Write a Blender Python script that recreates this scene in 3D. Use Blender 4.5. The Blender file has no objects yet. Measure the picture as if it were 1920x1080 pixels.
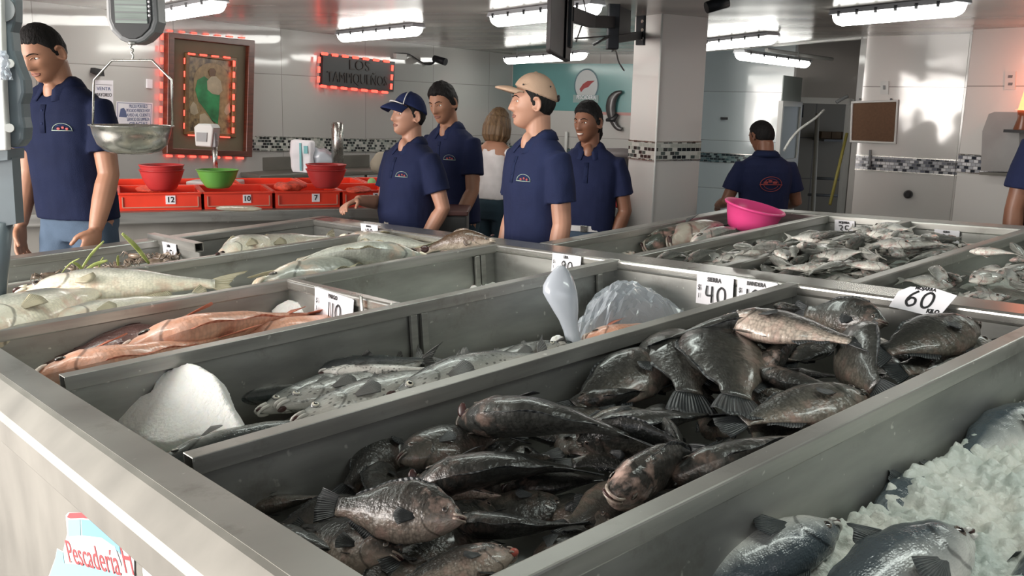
import bpy, bmesh, math, random
from mathutils import Vector, Matrix, noise
from mathutils.bvhtree import BVHTree
random.seed(7)
PI = math.pi
SC = bpy.context.scene
COL = SC.collection

# ------------------------------------------------------------------ camera, world, daylight, exposure
FPX = 1785.56
CAMH = 1.60
def cam_axes(pit, rol):
    cp, sp, cr, sr = math.cos(pit), math.sin(pit), math.cos(rol), math.sin(rol)
    fw = Vector((0, cp, -sp)); rt = Vector((1, 0, 0)); dn = Vector((0, -sp, -cp))
    return cr*rt + sr*dn, -sr*rt + cr*dn, fw
CX, CY, CZ = cam_axes(math.radians(11.0), math.radians(-1.4))
CAMP = Vector((0, 0, CAMH))
cam_d = bpy.data.cameras.new('camera'); cam = bpy.data.objects.new('camera', cam_d); COL.objects.link(cam)
cam_d.sensor_width = 36.0; cam_d.lens = FPX/1920*36; cam_d.clip_end = 200
M = Matrix.Identity(4)
for i in range(3):
    M[i][0] = CX[i]; M[i][1] = -CY[i]; M[i][2] = -CZ[i]; M[i][3] = CAMP[i]
cam.matrix_world = M
SC.camera = cam

SC.view_settings.view_transform = 'Standard'; SC.view_settings.look = 'None'
SC.view_settings.gamma = 1.0; SC.view_settings.use_curve_mapping = False
SC.view_settings.exposure = 0.25

W = bpy.data.worlds.new('daylight'); SC.world = W; W.use_nodes = True
bg = W.node_tree.nodes['Background']; bg.inputs[0].default_value = (0.80, 0.88, 1.0, 1); bg.inputs[1].default_value = 0.6

def area_light(name, loc, target, sx, sy, power, color):
    l = bpy.data.lights.new(name, 'AREA'); l.shape = 'RECTANGLE'; l.size = sx; l.size_y = sy; l.energy = power; l.color = color
    o = bpy.data.objects.new(name, l); COL.objects.link(o); o.location = loc
    o.rotation_euler = (Vector(target)-Vector(loc)).to_track_quat('-Z', 'Y').to_euler()
    return o
# daylight that comes in through the open shop front behind and to the left of the camera
area_light('shop_front_daylight', (-5.6, 0.8, 1.55), (0.0, 2.0, 0.9), 5.0, 1.9, 560, (1.0, 0.93, 0.87))
area_light('street_daylight', (1.5, -5.0, 2.6), (0.5, 4.0, 1.3), 7.0, 2.8, 70, (1.0, 0.97, 0.95))

area_light('sky_over_the_pavement', (-5.2, 0.6, 3.3), (-0.9, 2.2, 0.9), 4.0, 2.0, 260, (1.0, 0.96, 0.92))

# the display counter's own frame: a runs along the dividers, b across them, h up from the rim
TA = Vector((0.74245166, 0.66779191, 0.05309884)); TB = Vector((-0.6667622, 0.74431176, -0.03779112)); TN = Vector((-0.06475869, -0.00734622, 0.99787391))
TO = CAMP - 0.6*TN
T = Matrix.Identity(4)
for i in range(3):
    T[i][0] = TA[i]; T[i][1] = TB[i]; T[i][2] = TN[i]; T[i][3] = TO[i]

def ray(x, y): return CZ + CX*((x-960)/FPX) + CY*((y-540)/FPX)
def at(x, y, Y):
    r = ray(x, y); return CAMP + r*(Y/r.y)
def tab(x, y, h=0.0):
    "point of the counter frame (a, b, h)"
    r = ray(x, y); t = (h-0.6)/r.dot(TN); P = CAMP + r*t - TO
    return Vector((P.dot(TA), P.dot(TB), h))
def on_plane(x, y, P, n):
    r = ray(x, y); return CAMP + r*((P-CAMP).dot(n)/r.dot(n))
def tw(a, b, h): return TO + TA*a + TB*b + TN*h

# ------------------------------------------------------------------ materials
def nt(name):
    m = bpy.data.materials.new(name); m.use_nodes = True
    N = m.node_tree.nodes; L = m.node_tree.links
    return m, N, L, N['Principled BSDF']
def rgba(c): return (c[0], c[1], c[2], 1.0)
def mat(name, c, rough=0.5, metal=0.0, spec=0.5, emit=None, es=0.0, var=0.0, vscale=8.0, bump=0.0, bscale=40.0, coat=0.0, sss=0.0, trans=0.0, alpha=1.0, stretch=None, croll=None, rvar=0.0):
    m, N, L, B = nt(name)
    B.inputs['Base Color'].default_value = rgba(c); B.inputs['Roughness'].default_value = rough
    B.inputs['Metallic'].default_value = metal; B.inputs['Specular IOR Level'].default_value = spec
    B.inputs['Coat Weight'].default_value = coat; B.inputs['Coat Roughness'].default_value = 0.08
    B.inputs['Subsurface Weight'].default_value = sss; B.inputs['Subsurface Radius'].default_value = (0.02, 0.012, 0.008)
    B.inputs['Transmission Weight'].default_value = trans; B.inputs['Alpha'].default_value = alpha
    if emit: B.inputs['Emission Color'].default_value = rgba(emit); B.inputs['Emission Strength'].default_value = es
    tc = N.new('ShaderNodeTexCoord')
    src = tc.outputs['Object']
    if stretch:
        mp = N.new('ShaderNodeMapping'); mp.inputs['Scale'].default_value = stretch; L.new(src, mp.inputs[0]); src = mp.outputs[0]
    if var > 0 or croll or rvar > 0:
        n = N.new('ShaderNodeTexNoise'); n.inputs['Scale'].default_value = vscale; n.inputs['Detail'].default_value = 5; L.new(src, n.inputs['Vector'])
        if rvar > 0:
            mr = N.new('ShaderNodeMapRange'); mr.inputs[1].default_value = 0.3; mr.inputs[2].default_value = 0.7
            mr.inputs[3].default_value = max(0.02, rough-rvar); mr.inputs[4].default_value = rough+rvar
            L.new(n.outputs[0], mr.inputs[0]); L.new(mr.outputs[0], B.inputs['Roughness'])
        if var > 0 or croll:
            r = N.new('ShaderNodeValToRGB'); r.color_ramp.elements[0].position = 0.3; r.color_ramp.elements[1].position = 0.7
            c2 = croll or tuple(min(1, v*(1+var)) for v in c)
            r.color_ramp.elements[0].color = rgba(tuple(v*(1-var) for v in c)); r.color_ramp.elements[1].color = rgba(c2)
            L.new(n.outputs[0], r.inputs[0]); L.new(r.outputs[0], B.inputs['Base Color'])
    if bump > 0:
        n2 = N.new('ShaderNodeTexNoise'); n2.inputs['Scale'].default_value = bscale; n2.inputs['Detail'].default_value = 4; L.new(src, n2.inputs['Vector'])
        b = N.new('ShaderNodeBump'); b.inputs['Strength'].default_value = bump; b.inputs['Distance'].default_value = 0.01
        L.new(n2.outputs[0], b.inputs['Height']); L.new(b.outputs[0], B.inputs['Normal'])
    return m

def steel_mat(name, c, rough, stretch, spots=True):
    m, N, L, B = nt(name)
    B.inputs['Metallic'].default_value = 0.82
    tc = N.new('ShaderNodeTexCoord'); mp = N.new('ShaderNodeMapping'); mp.inputs['Scale'].default_value = stretch
    L.new(tc.outputs['Object'], mp.inputs[0])
    n = N.new('ShaderNodeTexNoise'); n.inputs['Scale'].default_value = 3; n.inputs['Detail'].default_value = 6; L.new(mp.outputs[0], n.inputs['Vector'])
    r = N.new('ShaderNodeValToRGB'); r.color_ramp.elements[0].position = 0.3; r.color_ramp.elements[1].position = 0.72
    r.color_ramp.elements[0].color = rgba(tuple(v*0.8 for v in c)); r.color_ramp.elements[1].color = rgba(tuple(v*1.15 for v in c))
    L.new(n.outputs[0], r.inputs[0])
    last = r.outputs[0]
    if spots:   # dried drops and scales stuck on the metal
        n3 = N.new('ShaderNodeTexNoise'); n3.inputs['Scale'].default_value = 38; n3.inputs['Detail'].default_value = 2; L.new(tc.outputs['Object'], n3.inputs['Vector'])
        r3 = N.new('ShaderNodeValToRGB'); r3.color_ramp.elements[0].position = 0.71; r3.color_ramp.elements[1].position = 0.75
        L.new(n3.outputs[0], r3.inputs[0])
        mx = N.new('ShaderNodeMixRGB'); mx.inputs[2].default_value = (0.62, 0.62, 0.58, 1); L.new(r3.outputs[0], mx.inputs[0]); L.new(last, mx.inputs[1]); last = mx.outputs[0]
        n4 = N.new('ShaderNodeTexNoise'); n4.inputs['Scale'].default_value = 5; n4.inputs['Detail'].default_value = 7; n4.inputs['Roughness'].default_value = 0.7; L.new(tc.outputs['Object'], n4.inputs['Vector'])
        r4 = N.new('ShaderNodeValToRGB'); r4.color_ramp.elements[0].position = 0.56; r4.color_ramp.elements[1].position = 0.72; r4.color_ramp.elements[1].color = (0.5, 0.5, 0.5, 1)
        L.new(n4.outputs[0], r4.inputs[0])
        mx2 = N.new('ShaderNodeMixRGB'); mx2.inputs[2].default_value = (0.16, 0.14, 0.11, 1); L.new(r4.outputs[0], mx2.inputs[0]); L.new(last, mx2.inputs[1]); last = mx2.outputs[0]
    L.new(last, B.inputs['Base Color'])
    mr = N.new('ShaderNodeMapRange'); mr.inputs[3].default_value = rough-0.08; mr.inputs[4].default_value = rough+0.12
    L.new(n.outputs[0], mr.inputs[0]); L.new(mr.outputs[0], B.inputs['Roughness'])
    return m

def tile_mat(name, c, rough, tile=(1, 1), grout=(0.5, 0.5, 0.48), gw=0.004, var=0.04):
    "large glazed wall tiles with thin joints: u/v from the wall's own UV in metres"
    m, N, L, B = nt(name)
    B.inputs['Roughness'].default_value = rough; B.inputs['Specular IOR Level'].default_value = 0.6
    uv = N.new('ShaderNodeUVMap')
    b = N.new('ShaderNodeTexBrick'); b.offset = 0.0; b.inputs['Scale'].default_value = 1
    b.inputs['Brick Width'].default_value = tile[0]; b.inputs['Row Height'].default_value = tile[1]
    b.inputs['Mortar Size'].default_value = gw; b.inputs['Mortar Smooth'].default_value = 0.2
    b.inputs['Color1'].default_value = rgba(tuple(v*(1-var) for v in c)); b.inputs['Color2'].default_value = rgba(tuple(v*(1+var) for v in c)); b.inputs['Mortar'].default_value = rgba(grout)
    L.new(uv.outputs[0], b.inputs['Vector'])
    L.new(b.outputs['Color'], B.inputs['Base Color'])
    bp = N.new('ShaderNodeBump'); bp.inputs['Strength'].default_value = 0.3; bp.inputs['Distance'].default_value = 0.003; bp.invert = True
    L.new(b.outputs['Fac'], bp.inputs['Height'])
    n = N.new('ShaderNodeTexNoise'); n.inputs['Scale'].default_value = 1.6; L.new(uv.outputs[0], n.inputs['Vector'])
    bp2 = N.new('ShaderNodeBump'); bp2.inputs['Strength'].default_value = 0.12; bp2.inputs['Distance'].default_value = 0.03
    L.new(n.outputs[0], bp2.inputs['Height']); L.new(bp.outputs[0], bp2.inputs['Normal']); L.new(bp2.outputs[0], B.inputs['Normal'])
    return m

def mosaic_mat(name, cols, grout, sx=0.042, sy=0.026):
    m, N, L, B = nt(name)
    B.inputs['Roughness'].default_value = 0.15; B.inputs['Specular IOR Level'].default_value = 0.8
    uv = N.new('ShaderNodeUVMap')
    b = N.new('ShaderNodeTexBrick'); b.offset = 0.5; b.inputs['Scale'].default_value = 1
    b.inputs['Brick Width'].default_value = sx; b.inputs['Row Height'].default_value = sy; b.inputs['Mortar Size'].default_value = 0.0022
    b.inputs['Color1'].default_value = (0, 0, 0, 1); b.inputs['Color2'].default_value = (1, 1, 1, 1); b.inputs['Mortar'].default_value = (0.5, 0.5, 0.5, 1)
    b.inputs['Bias'].default_value = 0.0
    L.new(uv.outputs[0], b.inputs['Vector'])
    r = N.new('ShaderNodeValToRGB'); r.color_ramp.interpolation = 'CONSTANT'
    while len(r.color_ramp.elements) < len(cols): r.color_ramp.elements.new(0.5)
    for i, (p, c) in enumerate(cols):
        r.color_ramp.elements[i].position = p; r.color_ramp.elements[i].color = rgba(c)
    L.new(b.outputs['Color'], r.inputs[0])
    mx = N.new('ShaderNodeMixRGB'); mx.inputs[2].default_value = rgba(grout)
    L.new(b.outputs['Fac'], mx.inputs[0]); L.new(r.outputs[0], mx.inputs[1]); L.new(mx.outputs[0], B.inputs['Base Color'])
    return m

def emis(name, c, s):
    m, N, L, B = nt(name)
    B.inputs['Base Color'].default_value = rgba(c); B.inputs['Emission Color'].default_value = rgba(c); B.inputs['Emission Strength'].default_value = s
    return m

MT = {}
MT['steel'] = steel_mat('brushed steel', (0.40, 0.395, 0.37), 0.36, (1, 1, 14))
MT['steel_panel'] = steel_mat('dull steel sheet', (0.37, 0.37, 0.35), 0.42, (1.5, 1.5, 6))
MT['steel_front'] = steel_mat('satin steel sheet', (0.27, 0.26, 0.235), 0.6, (2, 2, 1), spots=False)
MT['chrome'] = mat('polished steel', (0.48, 0.47, 0.44), 0.27, 1.0, rvar=0.06, vscale=20)
MT['steel_bright'] = steel_mat('wiped steel rail', (0.46, 0.45, 0.42), 0.24, (1, 1, 14))
MT['black'] = mat('black plastic', (0.018, 0.018, 0.02), 0.4)
MT['black_metal'] = mat('black painted metal', (0.010, 0.011, 0.014), 0.5, spec=0.25, var=0.3)
MT['white_paint'] = mat('white paint', (0.62, 0.62, 0.6), 0.4)
MT['paper'] = mat('white paper', (0.78, 0.76, 0.80), 0.55, var=0.03)
MT['ink'] = mat('black marker ink', (0.01, 0.01, 0.012), 0.5)
MT['red_ink'] = mat('dark red print', (0.45, 0.05, 0.06), 0.5)
MT['red_plastic'] = mat('orange red plastic', (0.72, 0.045, 0.018), 0.38, var=0.12, vscale=6)
MT['red_bowl'] = mat('faded red plastic', (0.42, 0.035, 0.035), 0.4, var=0.06)
MT['green_bowl'] = mat('green plastic', (0.12, 0.33, 0.06), 0.4, var=0.06)
MT['pink'] = mat('pink plastic', (0.80, 0.07, 0.26), 0.35, var=0.05, sss=0.1)
MT['skin_light'] = mat('light brown skin', (0.42, 0.215, 0.145), 0.5, var=0.07, vscale=12, sss=0.08)
MT['skin_tan'] = mat('tan skin', (0.34, 0.165, 0.10), 0.5, var=0.08, vscale=12, sss=0.08)
MT['skin_dark'] = mat('brown skin', (0.22, 0.095, 0.055), 0.45, var=0.08, vscale=12, sss=0.06)
MT['hair'] = mat('black hair', (0.010, 0.009, 0.009), 0.7, spec=0.2, var=0.4, vscale=60, bump=0.6, bscale=160, stretch=(1, 1, 0.3))
MT['hair_brown'] = mat('light brown hair', (0.10, 0.052, 0.022), 0.45, croll=(0.20, 0.12, 0.055), var=0.3, vscale=30, bump=0.6, bscale=120, stretch=(2, 2, 0.2))
def cloth(name, c, bs=350):
    return mat(name, c, 0.85, spec=0.2, var=0.10, vscale=9, bump=0.25, bscale=bs)
MT['polo'] = cloth('royal blue pique cotton', (0.013, 0.018, 0.054))
MT['polo_dark'] = cloth('navy blue pique cotton', (0.006, 0.010, 0.034))
MT['polo_edge'] = cloth('blue ribbed cotton', (0.012, 0.018, 0.055))
MT['jeans'] = cloth('light blue denim', (0.065, 0.095, 0.14))
MT['jeans_dark'] = cloth('dark denim', (0.03, 0.055, 0.075))
MT['white_cotton'] = cloth('white cotton', (0.62, 0.60, 0.60))
MT['belt'] = mat('dark brown leather', (0.03, 0.018, 0.015), 0.45)
MT['cap_tan'] = cloth('tan cotton twill', (0.40, 0.265, 0.19))
MT['cap_blue'] = cloth('blue cotton twill', (0.015, 0.023, 0.075))
MT['lip'] = mat('lips', (0.24, 0.10, 0.075), 0.5)
MT['eye'] = mat('eye white', (0.6, 0.57, 0.53), 0.2)
MT['teeth'] = mat('teeth', (0.75, 0.72, 0.66), 0.3)
MT['wood'] = mat('reddish brown wood', (0.115, 0.030, 0.016), 0.35, var=0.35, vscale=6, stretch=(1, 1, 8))
MT['matboard'] = mat('olive grey mat board', (0.17, 0.135, 0.085), 0.7, var=0.06)
MT['led'] = emis('red light rope', (1.0, 0.06, 0.04), 3.2)
MT['tube'] = emis('fluorescent tube glow', (1.0, 0.99, 0.93), 10.5)
MT['fixture'] = mat('grey fixture housing', (0.35, 0.36, 0.38), 0.4)

# ------------------------------------------------------------------ mesh helpers
def link(name, me, m, parent=None):
    o = bpy.data.objects.new(name, me); COL.objects.link(o)
    if m is not None and not me.materials:
        for x in (m if isinstance(m, (list, tuple)) else [m]): me.materials.append(x)
    if parent is not None: o.parent = parent
    return o
def tag(o, label=None, cat=None, group=None, kind=None):
    if label: o['label'] = label
    if cat: o['category'] = cat
    if group: o['group'] = group
    if kind: o['kind'] = kind
    return o
def empty(name, loc=(0, 0, 0), rot=None, mw=None):
    o = bpy.data.objects.new(name, None); COL.objects.link(o); o.empty_display_size = 0.05
    if mw is not None: o.matrix_world = mw
    else:
        o.location = loc
        if rot: o.rotation_euler = rot
    return o
def dup(o, parent=None):
    c = o.copy(); COL.objects.link(c)
    if parent is not None: c.parent = parent
    for ch in [x for x in bpy.data.objects if x.parent is o]: dup(ch, c)
    return c
def kids(o): return [x for x in COL.objects if x.parent is o]

class MB:
    "collects verts, faces, uvs; every call takes a material slot"
    def __init__(s): s.v = []; s.f = []; s.uv = []; s.mi = []; s.sm = []
    def add(s, vs, fs, mi=0, uvs=None, smooth=False):
        n = len(s.v); s.v += [tuple(v) for v in vs]
        for k, f in enumerate(fs):
            s.f.append(tuple(i+n for i in f)); s.mi.append(mi); s.sm.append(smooth)
            s.uv.append([uvs[i] for i in f] if uvs else [(0, 0)]*len(f))
        return s
    def box(s, lo, hi, mi=0, M=None):
        x0, y0, z0 = lo; x1, y1, z1 = hi
        vs = [Vector(p) for p in ((x0,y0,z0),(x1,y0,z0),(x1,y1,z0),(x0,y1,z0),(x0,y0,z1),(x1,y0,z1),(x1,y1,z1),(x0,y1,z1))]
        if M is not None: vs = [M @ v for v in vs]
        return s.add(vs, [(0,3,2,1),(4,5,6,7),(0,1,5,4),(1,2,6,5),(2,3,7,6),(3,0,4,7)], mi)
    def bar(s, p, q, w, h, up=(0, 0, 1), mi=0):
        "rectangular bar from p to q, width w, height h"
        p = Vector(p); q = Vector(q); d = (q-p); L_ = d.length; d.normalize(); up = Vector(up)
        sd = d.cross(up)
        if sd.length < 1e-4: sd = d.cross(Vector((1, 0, 0)))
        sd.normalize(); u = sd.cross(d)
        M_ = Matrix(((d.x, sd.x, u.x, p.x), (d.y, sd.y, u.y, p.y), (d.z, sd.z, u.z, p.z), (0, 0, 0, 1)))
        return s.box((0, -w/2, -h/2), (L_, w/2, h/2), mi, M_)
    def tube(s, pts, rad, n=10, mi=0, cap=True, flat=1.0, closed=False, up=None):
        pts = [Vector(p) for p in pts]; m = len(pts)
        rad = rad if isinstance(rad, (list, tuple)) else [rad]*m
        vs = []; ref = Vector(up) if up else None
        for i, p in enumerate(pts):
            if closed: d = pts[(i+1) % m]-pts[i-1]
            else: d = pts[min(i+1, m-1)]-pts[max(i-1, 0)]
            if d.length < 1e-9: d = Vector((0, 0, 1))
            d.normalize()
            if ref is None: ref = Vector((0, 0, 1)) if abs(d.z) < 0.9 else Vector((1, 0, 0))
            sd = ref - d*ref.dot(d)
            if sd.length < 1e-4: sd = d.orthogonal()
            sd.normalize(); t = d.cross(sd)
            if not up: ref = sd
            for k in range(n):
                a = 2*PI*k/n; vs.append(p + (sd*math.cos(a)*flat + t*math.sin(a))*rad[i])
        fs = []; top = m if closed else m-1
        for i in range(top):
            j = (i+1) % m
            for k in range(n): fs.append((i*n+k, i*n+(k+1) % n, j*n+(k+1) % n, j*n+k))
        s.add(vs, fs, mi, smooth=True)
        if cap and not closed:
            b = len(s.v)-len(vs)
            s.f.append(tuple(b+k for k in reversed(range(n)))); s.mi.append(mi); s.sm.append(False); s.uv.append([(0, 0)]*n)
            s.f.append(tuple(b+(m-1)*n+k for k in range(n))); s.mi.append(mi); s.sm.append(False); s.uv.append([(0, 0)]*n)
        return s
    def lathe(s, prof, n=32, mi=0, M=None, sx=1.0):
        vs = []; m = len(prof)
        for r, z in prof:
            for k in range(n):
                a = 2*PI*k/n; p = Vector((r*math.cos(a)*sx, r*math.sin(a), z)); vs.append(M @ p if M is not None else p)
        fs = [(i*n+k, i*n+(k+1) % n, (i+1)*n+(k+1) % n, (i+1)*n+k) for i in range(m-1) for k in range(n)]
        return s.add(vs, fs, mi, smooth=True)
    def ring_loft(s, rings, mi=0, cap=True, smooth=True):
        n = len(rings[0]); vs = [p for r in rings for p in r]
        fs = [(i*n+k, i*n+(k+1) % n, (i+1)*n+(k+1) % n, (i+1)*n+k) for i in range(len(rings)-1) for k in range(n)]
        if cap: fs += [tuple(reversed(range(n))), tuple((len(rings)-1)*n+k for k in range(n))]
        return s.add(vs, fs, mi, smooth=smooth)
    def prism(s, poly, d, mi=0):
        "closed outline (3d points) thickened by vector d"
        n = len(poly); poly = [Vector(p) for p in poly]; d = Vector(d)
        vs = poly + [p+d for p in poly]
        fs = [tuple(reversed(range(n))), tuple(range(n, 2*n))] + [(k, (k+1) % n, n+(k+1) % n, n+k) for k in range(n)]
        return s.add(vs, fs, mi)
    def ball(s, c, r, n=12, mi=0, M=None):
        c = Vector(c); r = r if isinstance(r, (list, tuple)) else (r, r, r); rings = []
        for i in range(1, n):
            t = PI*i/n; rg = []
            for k in range(n*2):
                a = PI*k/n; p = Vector((r[0]*math.sin(t)*math.cos(a), r[1]*math.sin(t)*math.sin(a), -r[2]*math.cos(t)))
                rg.append(c + (M @ p if M is not None else p))
            rings.append(rg)
        return s.ring_loft(rings, mi)
    def mesh(s, name):
        me = bpy.data.meshes.new(name); me.from_pydata(s.v, [], s.f)
        uvl = me.uv_layers.new(name='UVMap')
        flat = [c for f in s.uv for p in f for c in p]
        uvl.data.foreach_set('uv', flat)
        me.polygons.foreach_set('material_index', s.mi); me.polygons.foreach_set('use_smooth', s.sm)
        me.update(); return me
    def build(s, name, m, parent=None, bevel=0.0, seg=2, fix=True):
        me = s.mesh(name)
        if fix:
            bm = bmesh.new(); bm.from_mesh(me); bmesh.ops.recalc_face_normals(bm, faces=bm.faces); bm.to_mesh(me); bm.free()
        o = link(name, me, m, parent)
        if bevel > 0:
            md = o.modifiers.new('bevel', 'BEVEL'); md.width = bevel; md.segments = seg; md.limit_method = 'ANGLE'; md.angle_limit = 0.7
            md.harden_normals = False
            for p in me.polygons: p.use_smooth = False
        return o

def evaluated_mesh(o):
    "the object's final mesh"
    COL.objects.link(o); dg = bpy.context.evaluated_depsgraph_get()
    me = bpy.data.meshes.new_from_object(o.evaluated_get(dg)); return me
def remesh(mb, name, vox, smooth=4, wr=0.0, wscale=8.0, stretch=(1, 1, 1), fac=0.5):
    me = mb.mesh(name+'_src'); o = bpy.data.objects.new('tmp', me)
    md = o.modifiers.new('r', 'REMESH'); md.mode = 'VOXEL'; md.voxel_size = vox
    ms = o.modifiers.new('s', 'SMOOTH'); ms.factor = fac; ms.iterations = smooth
    out = evaluated_mesh(o); out.name = name
    bpy.data.objects.remove(o); bpy.data.meshes.remove(me)
    if wr > 0:
        n = len(out.vertices); co = [0.0]*(3*n); no = [0.0]*(3*n)
        out.vertices.foreach_get('co', co); out.vertex_normals.foreach_get('vector', no)
        for i in range(n):
            j = 3*i; q = Vector((co[j]*wscale*stretch[0], co[j+1]*wscale*stretch[1], co[j+2]*wscale*stretch[2]))
            a = (noise.noise(q)*0.7 + noise.noise(q*2.3)*0.3)*wr
            co[j] += no[j]*a; co[j+1] += no[j+1]*a; co[j+2] += no[j+2]*a
        out.vertices.foreach_set('co', co); out.update()
    for p in out.polygons: p.use_smooth = True
    out.materials.clear()
    return out

def catmull(pts, n):
    pts = [Vector(p) for p in pts]; out = []
    P = [pts[0]*2-pts[1]] + pts + [pts[-1]*2-pts[-2]]
    for i in range(1, len(P)-2):
        for k in range(n):
            t = k/n
            out.append(0.5*((2*P[i]) + (P[i+1]-P[i-1])*t + (2*P[i-1]-5*P[i]+4*P[i+1]-P[i+2])*t*t + (3*P[i]-P[i-1]-3*P[i+1]+P[i+2])*t**3))
    out.append(pts[-1]); return out
def lerp(a, b, t): return a+(b-a)*t
def interp(tab_, x):
    "piecewise smooth table lookup [(x, v)...]"
    if x <= tab_[0][0]: return tab_[0][1]
    for (x0, v0), (x1, v1) in zip(tab_, tab_[1:]):
        if x <= x1:
            t = (x-x0)/(x1-x0); t = t*t*(3-2*t)*0.5+t*0.5
            if isinstance(v0, tuple): return tuple(lerp(a, b, t) for a, b in zip(v0, v1))
            return lerp(v0, v1, t)
    return tab_[-1][1]
def sstep(a, b, x):
    t = max(0.0, min(1.0, (x-a)/(b-a))); return t*t*(3-2*t)

def text_mesh(txt, size, M4, m, name, parent, extrude=0.0008, bold=0.0, sx=1.0):
    cu = bpy.data.curves.new(name, 'FONT'); cu.body = txt; cu.size = size; cu.extrude = extrude; cu.offset = bold
    cu.align_x = 'CENTER'; cu.align_y = 'CENTER'; cu.resolution_u = 3
    o = bpy.data.objects.new('tmp', cu)
    me = evaluated_mesh(o); me.name = name
    bpy.data.objects.remove(o); bpy.data.curves.remove(cu)
    me.transform(Matrix.Diagonal((sx, 1, 1, 1))); me.transform(M4)
    me.materials.clear()
    return link(name, me, m, parent)
# ------------------------------------------------------------------ the room
CEIL = 2.20
def g(x, Y):                       # ground point under a pixel column at depth Y
    return Vector(((x-960)/FPX*Y, Y, 0))
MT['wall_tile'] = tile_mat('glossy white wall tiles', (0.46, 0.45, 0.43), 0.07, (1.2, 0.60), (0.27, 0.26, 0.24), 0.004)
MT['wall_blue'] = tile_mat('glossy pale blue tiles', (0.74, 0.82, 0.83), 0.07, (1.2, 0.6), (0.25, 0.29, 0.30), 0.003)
MT['wall_tile_lit'] = tile_mat('glossy wall tiles with daylight in the colour', (0.74, 0.72, 0.69), 0.07, (1.2, 0.6), (0.36, 0.34, 0.32), 0.004)  # same white tile, base colour lightened to stand for daylight on these walls
MT['column_tile'] = tile_mat('glossy cream column tiles', (0.60, 0.58, 0.56), 0.10, (3.0, 3.0), (0.3, 0.3, 0.28), 0.002)
MT['mosaic'] = mosaic_mat('grey and black glass mosaic', [(0, (0.015, 0.018, 0.02)), (0.36, (0.06, 0.08, 0.075)), (0.5, (0.36, 0.38, 0.34)), (0.75, (0.52, 0.52, 0.48))], (0.45, 0.45, 0.42))
MT['mosaic_blue'] = mosaic_mat('teal and black glass mosaic', [(0, (0.015, 0.03, 0.035)), (0.42, (0.07, 0.14, 0.15)), (0.62, (0.2, 0.3, 0.3)), (0.8, (0.36, 0.46, 0.45))], (0.30, 0.36, 0.36), 0.05, 0.028)
MT['mosaic_mix'] = mosaic_mat('mixed mirror mosaic', [(0, (0.02, 0.025, 0.04)), (0.25, (0.15, 0.16, 0.2)), (0.42, (0.45, 0.46, 0.5)), (0.75, (0.8, 0.8, 0.82))], (0.25, 0.25, 0.25), 0.035, 0.024)
m, N_, L_, B_ = nt('glossy grey ceiling panels'); MT['ceiling'] = m
B_.inputs['Roughness'].default_value = 0.22; B_.inputs['Specular IOR Level'].default_value = 0.7
tc = N_.new('ShaderNodeTexCoord'); mp = N_.new('ShaderNodeMapping'); mp.inputs['Rotation'].default_value = (0, 0, 0.35); L_.new(tc.outputs['Object'], mp.inputs[0])
wv = N_.new('ShaderNodeTexWave'); wv.inputs['Scale'].default_value = 0.5; wv.inputs['Distortion'].default_value = 1.5; wv.inputs['Detail'].default_value = 2; wv.bands_direction = 'Y'; L_.new(mp.outputs[0], wv.inputs['Vector'])
rp = N_.new('ShaderNodeValToRGB'); rp.color_ramp.elements[0].color = (0.30, 0.285, 0.26, 1); rp.color_ramp.elements[1].color = (0.36, 0.34, 0.31, 1); L_.new(wv.outputs[0], rp.inputs[0]); L_.new(rp.outputs[0], B_.inputs['Base Color'])
bp = N_.new('ShaderNodeBump'); bp.inputs['Strength'].default_value = 0.05; bp.inputs['Distance'].default_value = 0.02; L_.new(wv.outputs[0], bp.inputs['Height']); L_.new(bp.outputs[0], B_.inputs['Normal'])
MT['floor'] = tile_mat('grey floor tiles', (0.20, 0.19, 0.18), 0.3, (0.4, 0.4), (0.12, 0.12, 0.11), 0.006)

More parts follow.
